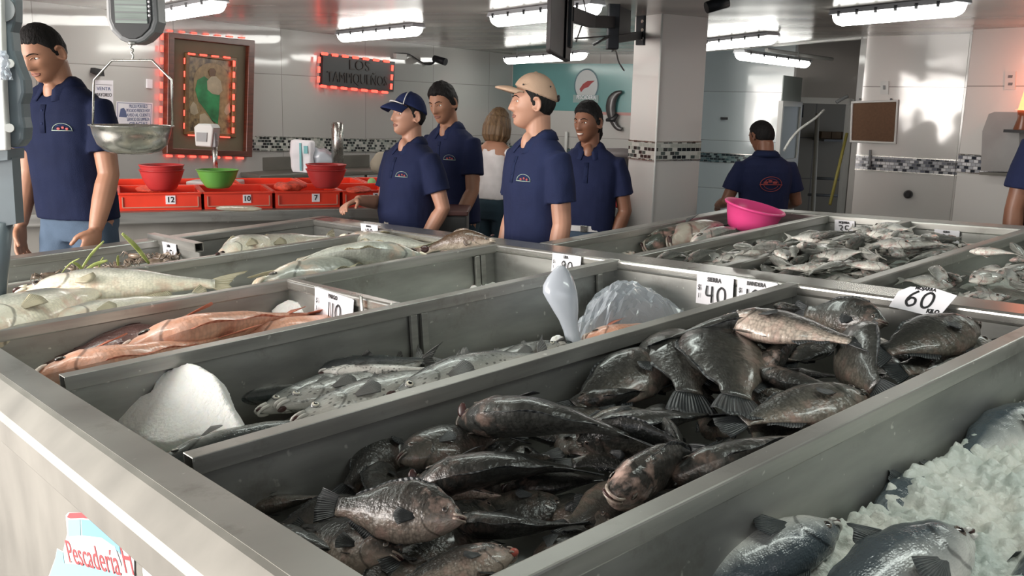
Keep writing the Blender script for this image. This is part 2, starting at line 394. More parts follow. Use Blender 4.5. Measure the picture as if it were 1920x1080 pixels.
class Wall:
    def __init__(s, name, p, q, z0, z1, m, thick=0.12, kind='structure'):
        s.p = Vector((p.x, p.y, 0)); s.q = Vector((q.x, q.y, 0)); d = s.q-s.p; s.len = d.length; s.d = d.normalized()
        n = Vector((s.d.y, -s.d.x, 0))
        mid = (s.p+s.q)/2
        if n.dot(CAMP-mid) < 0: n = -n
        s.n = n
        mb = MB(); a, b = s.p, s.q; back = -n*thick
        def P(u, z, o=0): return s.p + s.d*u + Vector((0, 0, z)) + back*o
        mb.add([P(0, z0), P(s.len, z0), P(s.len, z1), P(0, z1)], [(0, 1, 2, 3)], 0, [(0, z0), (s.len, z0), (s.len, z1), (0, z1)])
        mb.add([P(0, z0, 1), P(s.len, z0, 1), P(s.len, z1, 1), P(0, z1, 1)], [(3, 2, 1, 0)], 0, [(0, z0), (s.len, z0), (s.len, z1), (0, z1)])
        for (u0, za, u1, zb) in ((0, z0, s.len, z0), (0, z1, s.len, z1), (0, z0, 0, z1), (s.len, z0, s.len, z1)):
            mb.add([P(u0, za), P(u1, zb), P(u1, zb, 1), P(u0, za, 1)], [(0, 1, 2, 3)], 0, [(0, 0), (0.1, 0), (0.1, 0.1), (0, 0.1)])
        s.o = tag(mb.build(name, m), kind=kind)
    def px(s, x, y, off=0.0): return on_plane(x, y, s.p + s.n*off, s.n)
    def uz(s, x, y):
        P = s.px(x, y); return (P-s.p).dot(s.d), P.z
    def P(s, u, z, off=0.0): return s.p + s.d*u + Vector((0, 0, z)) + s.n*off
    def M(s, u, z, off=0.0):        # frame: x along wall (to the right as seen), y up, z out of the wall
        d = s.d if s.d.dot(CX) > 0 else -s.d
        o = s.P(u, z, off); M_ = Matrix.Identity(4)
        for i in range(3):
            M_[i][0] = d[i]; M_[i][1] = (0, 0, 1)[i]; M_[i][2] = s.n[i]; M_[i][3] = o[i]
        return M_
    def band(s, name, u0, u1, z0, z1, m, t=0.006, trims=True, sl=0.0, uc=0.0):
        mb = MB(); P = lambda u, z, o=0.0: s.P(u, z+sl*(u-uc), o)
        mb.add([P(u0, z0, t), P(u1, z0, t), P(u1, z1, t), P(u0, z1, t)], [(0, 1, 2, 3)], 0, [(u0, z0), (u1, z0), (u1, z1), (u0, z1)])
        mb.add([P(u0, z0, -0.004), P(u1, z0, -0.004), P(u1, z1, -0.004), P(u0, z1, -0.004), P(u0, z0, t), P(u1, z0, t), P(u1, z1, t), P(u0, z1, t)], [(0, 1, 5, 4), (2, 3, 7, 6), (0, 3, 7, 4), (1, 2, 6, 5), (0, 3, 2, 1)], 0)
        o = tag(mb.build(name, m), kind='structure')
        if trims:
            tb = MB()
            for z in (z0-0.004, z1+0.004): tb.bar(P(u0, z, t*0.5), P(u1, z, t*0.5), 0.012, 0.008)
            tb.build('border_strip', MT['chrome'], o)
        return o

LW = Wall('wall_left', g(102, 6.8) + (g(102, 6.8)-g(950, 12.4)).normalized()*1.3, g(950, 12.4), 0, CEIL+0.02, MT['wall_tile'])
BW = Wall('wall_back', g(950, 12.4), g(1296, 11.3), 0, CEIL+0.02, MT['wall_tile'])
UW = Wall('wall_back_blue', g(1290, 12.3), g(1466, 11.7), 0, 2.75, MT['wall_blue'])
RW = Wall('wall_right', g(1593, 8.0), g(1779, 7.5), 0, 2.75, MT['wall_tile_lit'])
PW = Wall('wall_right_pier', g(1783, 7.15), g(2140, 6.1), 0, 2.75, MT['wall_tile_lit'])
Wall('wall_right_pier_side', g(1783, 7.15), g(1779, 7.52), 0, 2.75, MT['wall_tile'], 0.05)
Wall('wall_right_return', g(1594, 8.06), g(1600, 11.9), 0, 2.75, MT['wall_tile'], 0.05)
Wall('wall_right_front', g(2140, 6.1), Vector((6.2, -0.5, 0)), 0, 2.75, MT['wall_tile'])
# floor and ceilings
mb = MB(); mb.add([(-8, -3, 0), (8, -3, 0), (8, 17, 0), (-8, 17, 0)], [(0, 1, 2, 3)], 0, [(0, 0), (16, 0), (16, 20), (0, 20)])
mb.add([(-8, -3, -.1), (8, -3, -.1), (8, 17, -.1), (-8, 17, -.1)], [(3, 2, 1, 0)], 0)
tag(mb.build('floor', MT['floor']), kind='structure')
c0, c1 = g(1424, 9.3), g(1602, 8.0)
ext = c0 + (c0-c1).normalized()*2.6
poly = [Vector((-8, 5.0, CEIL)), Vector((-3.5, 4.3, CEIL)), Vector((-3.5, -1.2, CEIL)), Vector((8, -1.2, CEIL)), Vector((8, 6.3, CEIL)), Vector((c1.x+.6, c1.y-.45, CEIL)), Vector((c1.x, c1.y, CEIL)), Vector((c0.x, c0.y, CEIL)), Vector((ext.x, ext.y, CEIL)), Vector((ext.x+.2, 13.2, CEIL)), Vector((-8, 13.2, CEIL))]
mb = MB(); mb.prism(poly, (0, 0, 0.1)); tag(mb.build('ceiling', MT['ceiling']), kind='structure')
mb = MB(); mb.bar((c1.x, c1.y+0.03, CEIL+0.16), (ext.x, ext.y+0.03, CEIL+0.16), 0.06, 0.35)
tag(mb.build('trim_1', MT['white_paint']), kind='structure')
MT['dark_ceiling'] = mat('stained grey concrete', (0.16, 0.145, 0.125), 0.8, var=0.4, vscale=3)
mb = MB(); mb.box((0.5, 7.6, 2.75), (8, 17, 2.85)); tag(mb.build('ceiling_back_room', MT['dark_ceiling']), kind='structure')

# door wall with its opening, the room behind it
DW0, DW1 = g(1466, 11.7), g(1614, 11.95)
dwd = (DW1-DW0).normalized()
def dwp(x, y, off=0.0): return on_plane(x, y, DW0 - Vector((-dwd.y, dwd.x, 0))*off, Vector((-dwd.y, dwd.x, 0)))
op0, op1 = dwp(1494, 190), dwp(1592, 188); ztop = (op0.z+op1.z)/2
mb = MB()
def seg(a, b, z0, z1):
    mb.bar(Vector((a.x, a.y, (z0+z1)/2)), Vector((b.x, b.y, (z0+z1)/2)), 0.1, z1-z0)
seg(DW0, op0, 0, ztop); seg(op1, DW1, 0, ztop); seg(DW0, DW1, ztop, 2.75)
tag(mb.build('wall_back_door_side', MT['wall_tile_lit']), kind='structure')
dn = Vector((dwd.y, -dwd.x, 0))
d1 = MB()
for a in (op0, op1): d1.bar(Vector((a.x, a.y, 0)) + dn*0.03, Vector((a.x, a.y, ztop+0.03)) + dn*0.03, 0.06, 0.08, up=dn)
d1.bar(Vector((op0.x, op0.y, ztop)) + dn*0.03, Vector((op1.x, op1.y, ztop)) + dn*0.03, 0.08, 0.07)
tag(d1.build('trim_2', MT['white_paint']), kind='structure')
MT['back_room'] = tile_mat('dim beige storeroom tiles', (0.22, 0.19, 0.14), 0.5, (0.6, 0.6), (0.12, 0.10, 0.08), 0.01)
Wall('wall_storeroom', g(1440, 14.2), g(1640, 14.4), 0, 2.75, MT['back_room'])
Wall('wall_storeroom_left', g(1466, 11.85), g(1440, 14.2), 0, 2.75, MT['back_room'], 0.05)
# open white framed glazed leaf
dl = empty('door_1', (op0.x, op0.y, 0)); tag(dl, kind='structure')
q0 = op0 + dn*0.08; q1 = at(1457, 300, 10.9); q0 = Vector((q0.x, q0.y, 0)); q1 = Vector((q1.x, q1.y, 0)) - q0; q1.z = 0
def leaf(z0, z1, w=0.05): pass
mb = MB(); zt = ztop-0.02; off = q0 - Vector((op0.x, op0.y, 0))
for u in (0.0, 1.0): mb.bar(off + q1*u + Vector((0, 0, 0.05)), off + q1*u + Vector((0, 0, zt)), 0.05, 0.05, up=q1.normalized())
for z in (0.08, 1.0, zt-0.03): mb.bar(off + Vector((0, 0, z)), off + q1 + Vector((0, 0, z)), 0.05, 0.06)
mb.build('door_frame', MT['white_paint'], dl)
MT['frosted'] = mat('frosted grey glass', (0.25, 0.29, 0.28), 0.35, spec=0.5)
mb = MB(); mb.bar(off + Vector((0, 0, 1.5)), off + q1 + Vector((0, 0, 1.5)), 0.012, 0.95); mb.bar(off + Vector((0, 0, 0.54)), off + q1 + Vector((0, 0, 0.54)), 0.012, 0.88); mb.build('glass_panel', MT['frosted'], dl)

# mosaics
def band_on(Wl, name, a, b, m, **k):
    (xa, ya0, ya1), (xb, yb0, yb1) = a, b
    ua, za1 = Wl.uz(xa, ya0); _, za0 = Wl.uz(xa, ya1); ub, zb1 = Wl.uz(xb, yb0); _, zb0 = Wl.uz(xb, yb1)
    sl = k.get('sl', 0)*((za0-zb0)+(za1-zb1))/2/(ua-ub)
    return Wl.band(name, k.get('u0', 0), k.get('u1', Wl.len), (za0+zb0)/2, (za1+zb1)/2, m, sl=sl, uc=(ua+ub)/2)
band_on(LW, 'trim_3', (470, 255, 279), (725, 264, 286), MT['mosaic'], sl=0.8)
band_on(BW, 'trim_4', (1155, 283, 300), (1160, 283, 300), MT['mosaic_blue'])
band_on(UW, 'trim_5', (1306, 286, 303), (1398, 290, 305), MT['mosaic_blue'])
band_on(RW, 'trim_6', (1595, 295, 319), (1772, 296, 323), MT['mosaic_mix'])
band_on(PW, 'trim_7', (1785, 291, 323), (1850, 291, 323), MT['mosaic_mix'])

# column
cm = g(1220, 6.5); th = math.radians(31); S_ = 0.37
cl = cm + Vector((-math.sin(th)*0.9, math.cos(th)*0.7, 0))*S_*1.05; cr = cm + Vector((math.cos(th), math.sin(th), 0))*S_
cl = g(1171, 6.78); cr = g(1303, 6.72)
cbk = cl + (cr-cm)
CLW = Wall('wall_column_left', cl, cm, 0, CEIL, MT['column_tile'], 0.01); CRW = Wall('wall_column_right', cm, cr, 0, CEIL, MT['column_tile'], 0.01)
mb = MB(); k = 0.012
cc = (cl+cr+cm+cbk)/4
mb.prism([cc+(p-cc)*0.93 for p in (cl, cm, cr, cbk)], (0, 0, CEIL)); tag(mb.build('wall_column_core', MT['column_tile']), kind='structure')
mb = MB(); mb.tube([(cm.x, cm.y-0.003, 0), (cm.x, cm.y-0.003, CEIL)], 0.007, 8); tag(mb.build('trim_8', MT['white_paint']), kind='structure')
band_on(CLW, 'trim_9', (1175, 265, 297), (1215, 265, 297), MT['mosaic'])
band_on(CRW, 'trim_10', (1224, 265, 297), (1300, 269, 301), MT['mosaic'])

# ------------------------------------------------------------------ fluorescent fixtures on the ceiling
def fixture(p0, p1, label, w=0.15, z=CEIL-0.075):
    drop = CEIL-0.075-z
    def hit(x, y):
        r = ray(x, y); return CAMP + r*((z-CAMH)/r.z)
    a, b = hit(*p0), hit(*p1)
    d = (b-a); L = d.length; d.normalize(); c = (a+b)/2; sd = Vector((-d.y, d.x, 0))
    r = empty('fluorescent_fixture', (c.x, c.y, CEIL-0.002-drop)); tag(r, label, 'ceiling light', 'fluorescent ceiling lights')
    mb = MB(); n = 10
    def loc(u, s, h): return d*u + sd*s + Vector((0, 0, h))
    # housing: shallow trapezoid tray
    rings = []
    for u in (-L/2, -L/2+0.02, L/2-0.02, L/2):
        q = 0.8 if abs(u) == L/2 else 1
        rings.append([loc(u, -w/2*q, -0.03*q), loc(u, -w/2*0.8*q, 0), loc(u, w/2*0.8*q, 0), loc(u, w/2*q, -0.03*q)])
    mb.ring_loft(rings, smooth=False); mb.build('housing', MT['fixture'], r)
    mb = MB(); rings = []
    for u in [-L/2+0.01, -L/2+0.03, -L/2+0.06] + [L/2-0.06, L/2-0.03, L/2-0.01]:
        q = 0.55 if abs(u) > L/2-0.02 else (0.85 if abs(u) > L/2-0.04 else 1)
        rings.append([loc(u, w*0.44*q*math.cos(t), -0.031-0.065*q*math.sin(t)) for t in [PI*i/n for i in range(n+1)]])
    mb.ring_loft(rings); mb.build('diffuser', MT['tube'], r)
    for i in range(6):
        u = lerp(-L/2+0.1, L/2-0.1, i/5)
        for s in (-1, 1): mb = MB(); mb.box((-0.008, -0.004, -0.045), (0.008, 0.004, -0.015), 0, Matrix.Translation(loc(u, s*w/2, 0))); mb.build('clip', MT['black'], r)
    if drop > 0:
        for u in (-L*.35, L*.35): mb = MB(); mb.tube([loc(u, 0, 0), loc(u, 0, drop+.004)], .006, 8); mb.build('hanger', MT['fixture'], r)
    return r
fixture((262, 42), (412, 17), 'fluorescent ceiling light above the framed picture and hanging scale')
fixture((640, 75), (785, 62), 'fluorescent ceiling light above the red light framed sign')
fixture((927, 45), (1120, 24), 'fluorescent ceiling light passing behind the hanging television')
fixture((950, 117), (1095, 108), 'farthest ceiling light, just above the teal banner', z=CEIL-.14)
fixture((1308, 92), (1450, 78), 'fluorescent ceiling light just right of the tiled column')
fixture((1385, 108), (1512, 124), 'ceiling light tilted down to the right, over the storeroom opening', z=CEIL-.14)
fixture((1566, 43), (1806, 22), 'largest and nearest ceiling light, in front of the right tiled wall')
# added fill lights in fixture bodies, out of view, to brighten the counter
for (x, y, L) in ((-1.9, 2.6, 1.2), (1.2, 1.6, 1.2), (2.6, 3.6, 1.2), (-0.2, 3.6, 1.2)):
    a = Vector((x, y, 0)); 
    l = bpy.data.lights.new('fill_light', 'AREA'); l.shape = 'RECTANGLE'; l.size = 1.2; l.size_y = 0.12; l.energy = 9; l.color = (0.92, 1.0, 0.93)
    o = bpy.data.objects.new('fill_light', l); COL.objects.link(o); o.location = (x, y, CEIL-0.1); o.rotation_euler = (0, 0, 0.1)
    mb = MB(); mb.box((-0.6, -0.07, CEIL-0.095-0), (0.6, 0.07, CEIL), 0, Matrix.Translation((x, y, 0)) @ Matrix.Rotation(0.1, 4, 'Z'))
    h = mb.build('fluorescent_fixture', MT['fixture'], bevel=0.01); tag(h, 'added fill light above the fish counter, out of view', 'ceiling light', 'added fill lights over the counter')
# ------------------------------------------------------------------ stainless display counter (one welded thing)
counter = empty('fish_display_counter', mw=T)
tag(counter, 'long stainless steel fish counter divided into open bins by square tube dividers', 'display counter')
def panel(name, a0, b0, a1, b1, h0, h1, t=0.004, m='steel_panel', parent=counter):
    mb = MB(); mb.bar((a0, b0, (h0+h1)/2), (a1, b1, (h0+h1)/2), t, h1-h0); return mb.build(name, MT[m], parent)
RW_, RH_ = 0.042, 0.036
HF = -0.26                                    # bin floor
def divider(a0, a1, b, open_end=False, name='divider', h=0.0, panelm='steel_panel', face=None):
    "square tube rail along a, with its sheet below"
    mb = MB(); w, H_ = RW_/2, RH_; t = 0.003
    if open_end:      # hollow mouth at a0
        o = [(-w, 0), (w, 0), (w, -H_), (-w, -H_)]; i_ = [(-w+t, -t), (w-t, -t), (w-t, -H_+t), (-w+t, -H_+t)]
        vs = [(a0, y, z+h) for y, z in o] + [(a0, y, z+h) for y, z in i_] + [(a1, y, z+h) for y, z in o] + [(a0+0.25, y, z+h) for y, z in i_]
        vs = [(v[0], v[1]+b, v[2]) for v in vs]
        fs = []
        for k in range(4):
            j = (k+1) % 4
            fs += [(k, j, 4+j, 4+k), (k, 8+k, 8+j, j), (4+k, 4+j, 12+j, 12+k)]
        fs += [(8, 9, 10, 11), (15, 14, 13, 12)]
        mb.add(vs, fs)
        r = mb.build(name, MT['steel'], counter, fix=False)
        md = r.modifiers.new('bevel', 'BEVEL'); md.width = 0.0025; md.segments = 2; md.limit_method = 'ANGLE'
    else:
        mb.box((a0, b-w, h-H_), (a1, b+w, h)); r = mb.build(name, MT['steel'], counter, bevel=0.004)
    p = MB(); p.box((a0+0.01, b-0.004, HF), (a1, b+0.004, h-H_+0.002)); p.build('divider_sheet', MT[panelm], r)
    return r
A0, A1 = 0.59, 2.53           # inside of front rim, inside of spine
# front rim: flat top, sloping lip, then the front face
Bn, Bf = -1.2, 4.62
mb = MB()
prof = [(A0, -0.035), (A0, 0.0), (0.522, 0.0), (0.512, -0.003), (0.470, -0.036), (0.462, -0.05), (0.462, -0.105), (0.475, -0.105), (0.475, -0.12)]
vs = [(a, Bn, h) for a, h in prof] + [(a, Bf, h) for a, h in prof]; n = len(prof)
mb.add(vs, [(k, k+1, n+k+1, n+k) for k in range(n-1)])
fr = mb.build('front_rim', MT['steel_front'], counter, bevel=0.003)
# flat top strip is duller than the sloping lip
mb = MB(); mb.box((0.523, Bn, -0.001), (A0, Bf, 0.0012)); mb.build('rim_top', MT['steel'], fr)
mb = MB(); mb.box((0.478, Bn, -0.98), (0.492, Bf, -0.104)); front = mb.build('front_panel', MT['steel_front'], counter)
panel('bin_wall', A0, Bn, A0, Bf, HF, -0.001)
# floor of the bins
mb = MB(); mb.box((A0, Bn, HF-0.02), (4.0, 2.82, HF)); mb.box((A0, 2.82, HF-0.02), (A1+0.13, Bf-0.1, HF)); mb.build('bin_floor', MT['steel_panel'], counter)
# spine between the two banks of bins, carries on as the back rim of the near bank
mb = MB(); mb.box((A1, Bn, -0.036), (2.66, 4.54, 0.0)); sp = mb.build('spine_rail', MT['steel_bright'], counter, bevel=0.010, seg=3)
panel('bin_wall', A1+0.003, Bn, A1+0.003, 4.5, HF, -0.034); panel('bin_wall', 2.655, Bn, 2.655, 4.54, -0.9, -0.034)
# dividers of the near bank
divider(0.595, A1+0.01, 0.855, open_end=False)
divider(0.612, A1+0.01, 1.592, open_end=True)
divider(0.620, A1+0.01, 2.328, open_end=True)
divider(0.60, A1+0.01, 3.005)
divider(0.60, A1+0.01, 3.77)
# far left rim
mb = MB(); mb.box((0.47, 4.47, -0.036), (A1+0.13, 4.585, 0.0)); mb.build('side_rim', MT['steel'], counter, bevel=0.005)
panel('bin_wall', A0, 4.48, A1, 4.48, HF, -0.034); panel('side_panel', 0.49, 4.575, A1+0.12, 4.575, -0.95, -0.034)
# cross bar under the 110 tag, with its sheet
mb = MB(); mb.box((1.565, 2.345, -0.034), (1.605, 2.99, 0.002)); cb = mb.build('cross_bar', MT['steel_bright'], counter, bevel=0.007, seg=3)
mb = MB(); mb.box((1.572, 2.345, HF), (1.578, 2.99, -0.03)); mb.build('divider_sheet', MT['steel_panel'], cb)
mb = MB(); mb.tube([(1.555, 2.49, -0.10), (1.55, 2.485, 0.012)], 0.009, 8, flat=0.4); mb.build('bracket', MT['steel'], cb, bevel=0.0)
# joint posts on the divider faces
for (a, b) in ((1.62, 2.318), (1.66, 2.318), (2.44, 2.318), (2.46, 2.995), (2.43, 2.995)):
    mb = MB(); mb.box((a-0.012, b-0.012, HF), (a+0.012, b, -0.036)); mb.build('corner_post', MT['steel'], counter, bevel=0.002)
# upper cross bar with an open end that carries the 45 tag
mb = MB(); w = 0.02; t = 0.003; a_, b0_, b1_ = 1.715, 4.05, 4.60; H0 = 0.020
o_ = [(-w, 0), (w, 0), (w, -0.04), (-w, -0.04)]; i_ = [(-w+t, -t), (w-t, -t), (w-t, -0.04+t), (-w+t, -0.04+t)]
vs = [(a_+x, b0_, z+H0) for x, z in o_] + [(a_+x, b0_, z+H0) for x, z in i_] + [(a_+x, b1_, z+H0) for x, z in o_] + [(a_+x, b0_+0.2, z+H0) for x, z in i_]
fs = []
for k in range(4):
    j = (k+1) % 4; fs += [(k, j, 4+j, 4+k), (k, 8+k, 8+j, j), (4+k, 4+j, 12+j, 12+k)]
fs += [(8, 9, 10, 11), (15, 14, 13, 12)]
mb.add(vs, fs); cb2 = mb.build('cross_bar', MT['steel'], counter, fix=False)
mb = MB(); mb.box((1.70, 4.02, HF), (1.706, 4.48, -0.02)); mb.build('divider_sheet', MT['steel_panel'], cb2)
mb = MB(); mb.box((2.10, 3.79, -0.075), (2.13, 4.48, -0.05)); cb3 = mb.build('cross_bar', MT['steel'], counter, bevel=0.003)
mb = MB(); mb.box((2.12, 3.79, HF), (2.125, 4.48, -0.07)); mb.build('divider_sheet', MT['steel_panel'], cb3)
# far bank
mb = MB(); mb.box((2.66, 2.78, -0.036), (4.08, 2.86, 0.0)); mb.build('side_rim', MT['steel'], counter, bevel=0.005)
panel('bin_wall', 2.66, 2.785, 3.99, 2.785, HF, -0.034); panel('side_panel', 2.66, 2.85, 4.07, 2.85, -0.98, -0.034)
mb = MB(); mb.box((3.985, Bn, -0.036), (4.085, 2.86, 0.0)); mb.build('back_rim', MT['steel'], counter, bevel=0.007)
panel('bin_wall', 3.99, Bn, 3.99, 2.8, HF, -0.034); panel('back_panel', 4.075, Bn, 4.075, 2.85, -1.0, -0.034)
for b in (2.335, 1.945, 1.455, 0.86): divider(2.655, 3.99, b)
# legs
for a in (0.55, 2.58, 4.0):
    for b in (-0.9, 2.7) + ((4.5,) if a < 3 else ()):
        P = tw(a, b, -0.5); q = T.inverted() @ Vector((P.x, P.y, 0.0))
        mb = MB(); mb.bar((a, b, HF), q, 0.05, 0.05, up=(0, 1, 0)); mb.build('leg', MT['steel'], counter)

# torn shop sticker on the front panel
MT['stk_blue'] = mat('sky blue print', (0.20, 0.44, 0.66), 0.4); MT['stk_cyan'] = mat('pale cyan print', (0.28, 0.60, 0.68), 0.4)
MT['stk_red'] = mat('red print', (0.60, 0.07, 0.08), 0.4); MT['stk_white'] = mat('white vinyl', (0.66, 0.64, 0.63), 0.4)
PT = T.inverted()
def fp(x, y, off=0.0):
    P = on_plane(x, y, tw(0.478-off, 0, -0.3), TA); q = PT @ P; return Vector(q)
def sticker_poly(px, off, mi, mb): mb.prism([fp(x, y, off) for x, y in px], (0.0006, 0, 0), mi)
mb = MB()
sticker_poly([(123, 966), (128, 961), (160, 961), (185, 966), (215, 982), (243, 1003), (252, 1040), (254, 1120), (70, 1120), (92, 1078), (104, 1045), (107, 1028), (118, 1034), (126, 1000)], 0.0010, 0, mb)
sticker_poly([(125, 970), (130, 962), (160, 961), (186, 967), (215, 983), (236, 1000), (228, 1002), (205, 988), (180, 975), (155, 971), (132, 972)], 0.0020, 1, mb)
sticker_poly([(152, 974), (172, 976), (196, 990), (222, 1015), (226, 1040), (210, 1022), (190, 1008), (154, 1004)], 0.0020, 2, mb)
sticker_poly([(107, 1030), (118, 1036), (120, 1056), (200, 1064), (235, 1085), (240, 1120), (72, 1120), (93, 1078), (104, 1046)], 0.0020, 3, mb)
sticker_poly([(127, 975), (150, 974), (151, 1004), (128, 1006)], 0.0020, 3, mb)
sticker_poly([(124, 1010), (215, 1024), (233, 1076), (128, 1050)], 0.0026, 0, mb)
sticker_poly([(230, 1014), (243, 1010), (251, 1040), (252, 1120), (228, 1120)], 0.0028, 0, mb)
st = mb.build('sticker', [MT['stk_white'], MT['stk_red'], MT['stk_blue'], MT['stk_cyan']], front)
def letter_run(s, x0, y0, x1, y1, hgt, m, squeeze=1.0, size=None):
    p, q = fp(x0, y0, 0.0034), fp(x1, y1, 0.0034); d = (q-p); L = d.length; d.normalize()
    up = Vector((0, 0, 1)); M_ = Matrix.Identity(4); nn = Vector((-1, 0, 0)); c = (p+q)/2; sd = d
    up = nn.cross(sd)*1.0
    if up.z < 0: up = -up
    for i in range(3):
        M_[i][0] = sd[i]; M_[i][1] = up[i]; M_[i][2] = nn[i]; M_[i][3] = c[i]
    hh = (fp(x0, y0)-fp(x0, y0-hgt)).length*1.15
    t = text_mesh(s, hh, Matrix.Identity(4), m, 'sticker_lettering', st, 0.0002, 0.0)
    w = max(v.co.x for v in t.data.vertices)-min(v.co.x for v in t.data.vertices)
    t.data.transform(M_ @ Matrix.Diagonal((L/w, 1, 1, 1)))
    return t
letter_run('Pescadería', 126, 1036, 222, 1058, 40, MT['stk_red'])
letter_run('H', 230, 1048, 246, 1052, 60, MT['red_ink'])
mb = MB()
sticker_poly([(268, 1046), (275, 1042), (284, 1046), (300, 1068), (330, 1120), (275, 1120), (267, 1070)], 0.0010, 0, mb)
sticker_poly([(275, 1042), (284, 1045), (300, 1068), (330, 1120), (318, 1120), (292, 1070)], 0.0020, 1, mb)
mb.build('sticker', [MT['stk_white'], MT['stk_red']], front)
# ------------------------------------------------------------------ fish
def fish_mat(name, back, side, belly, scale_amt=0.5, su=46, sv=18, rough=0.28, spots=None, blush=None, var=0.25, v0=0.25, v1=0.72, gill=True, sc_dark=0.45):
    m, N, L, B = nt(name)
    uv = N.new('ShaderNodeUVMap'); sp = N.new('ShaderNodeSeparateXYZ'); L.new(uv.outputs[0], sp.inputs[0])
    oi = N.new('ShaderNodeObjectInfo')
    r = N.new('ShaderNodeValToRGB'); e = r.color_ramp.elements; e.new(0.5)
    e[0].position = v0-0.1; e[0].color = rgba(belly); e[1].position = (v0+v1)/2; e[1].color = rgba(side); e[2].position = v1+0.1; e[2].color = rgba(back)
    # wavy edge between belly, side and back
    tc = N.new('ShaderNodeTexCoord'); n = N.new('ShaderNodeTexNoise'); n.inputs['Scale'].default_value = 9; n.inputs['Detail'].default_value = 5; n.noise_dimensions = '4D'
    L.new(tc.outputs['Object'], n.inputs['Vector']); 
    mw = N.new('ShaderNodeMath'); mw.operation = 'MULTIPLY'; mw.inputs[1].default_value = 20; L.new(oi.outputs['Random'], mw.inputs[0]); L.new(mw.outputs[0], n.inputs['W'])
    m1 = N.new('ShaderNodeMath'); m1.operation = 'MULTIPLY_ADD'; m1.inputs[1].default_value = 0.5; m1.inputs[2].default_value = -0.25; L.new(n.outputs[0], m1.inputs[0])
    ad = N.new('ShaderNodeMath'); L.new(sp.outputs[1], ad.inputs[0]); L.new(m1.outputs[0], ad.inputs[1]); L.new(ad.outputs[0], r.inputs[0])
    col = r.outputs[0]
    mp = N.new('ShaderNodeMapping'); mp.inputs['Scale'].default_value = (su, sv, 1); L.new(uv.outputs[0], mp.inputs[0])
    vo = N.new('ShaderNodeTexVoronoi'); vo.inputs['Scale'].default_value = 1; vo.inputs['Randomness'].default_value = 0.6; L.new(mp.outputs[0], vo.inputs['Vector'])
    if scale_amt > 0:
        rr = N.new('ShaderNodeMapRange'); rr.inputs[1].default_value = 0.35; rr.inputs[2].default_value = 0.75; rr.inputs[3].default_value = 1.0+scale_amt*0.3; rr.inputs[4].default_value = 1-scale_amt*sc_dark*1.4
        L.new(vo.outputs['Distance'], rr.inputs[0])
        # no scales on the head
        hd = N.new('ShaderNodeMapRange'); hd.inputs[1].default_value = 0.24; hd.inputs[2].default_value = 0.28; L.new(sp.outputs[0], hd.inputs[0])
        mm = N.new('ShaderNodeMixRGB'); mm.inputs[1].default_value = (1, 1, 1, 1); L.new(hd.outputs[0], mm.inputs[0]); L.new(rr.outputs[0], mm.inputs[2])
        mu = N.new('ShaderNodeMixRGB'); mu.blend_type = 'MULTIPLY'; mu.inputs[0].default_value = 1; L.new(col, mu.inputs[1]); L.new(mm.outputs[0], mu.inputs[2]); col = mu.outputs[0]
    if spots:
        mp2 = N.new('ShaderNodeMapping'); mp2.inputs['Scale'].default_value = (26, 9, 1); L.new(uv.outputs[0], mp2.inputs[0])
        v2 = N.new('ShaderNodeTexVoronoi'); v2.inputs['Scale'].default_value = 1; v2.inputs['Randomness'].default_value = 1; L.new(mp2.outputs[0], v2.inputs['Vector'])
        r2 = N.new('ShaderNodeValToRGB'); r2.color_ramp.elements[0].position = 0.18; r2.color_ramp.elements[0].color = (0.75, 0.75, 0.75, 1); r2.color_ramp.elements[1].position = 0.32; r2.color_ramp.elements[1].color = (0, 0, 0, 1)
        L.new(v2.outputs['Distance'], r2.inputs[0])
        mx = N.new('ShaderNodeMixRGB'); mx.inputs[2].default_value = rgba(spots); L.new(r2.outputs[0], mx.inputs[0]); L.new(col, mx.inputs[1]); col = mx.outputs[0]
    if blush:   # flushed patches, mostly on the head and along the belly
        n3 = N.new('ShaderNodeTexNoise'); n3.inputs['Scale'].default_value = 14; n3.inputs['Detail'].default_value = 6; n3.noise_dimensions = '4D'; L.new(tc.outputs['Object'], n3.inputs['Vector']); L.new(mw.outputs[0], n3.inputs['W'])
        r3 = N.new('ShaderNodeMapRange'); r3.inputs[1].default_value = 0.48; r3.inputs[2].default_value = 0.68; L.new(n3.outputs[0], r3.inputs[0])
        hm = N.new('ShaderNodeMapRange'); hm.inputs[1].default_value = 0.45; hm.inputs[2].default_value = 0.1; L.new(sp.outputs[0], hm.inputs[0])
        bm_ = N.new('ShaderNodeMapRange'); bm_.inputs[1].default_value = 0.5; bm_.inputs[2].default_value = 0.15; L.new(sp.outputs[1], bm_.inputs[0])
        mxx = N.new('ShaderNodeMath'); mxx.operation = 'MAXIMUM'; L.new(hm.outputs[0], mxx.inputs[0]); L.new(bm_.outputs[0], mxx.inputs[1])
        ml = N.new('ShaderNodeMath'); ml.operation = 'MULTIPLY'; L.new(mxx.outputs[0], ml.inputs[0]); L.new(r3.outputs[0], ml.inputs[1])
        mx = N.new('ShaderNodeMixRGB'); mx.inputs[2].default_value = rgba(blush); L.new(ml.outputs[0], mx.inputs[0]); L.new(col, mx.inputs[1]); col = mx.outputs[0]
    # fish to fish variation
    vr = N.new('ShaderNodeMapRange'); vr.inputs[3].default_value = 1-var; vr.inputs[4].default_value = 1+var; L.new(oi.outputs['Random'], vr.inputs[0])
    mv = N.new('ShaderNodeMixRGB'); mv.blend_type = 'MULTIPLY'; mv.inputs[0].default_value = 1; L.new(col, mv.inputs[1]); L.new(vr.outputs[0], mv.inputs[2]); col = mv.outputs[0]
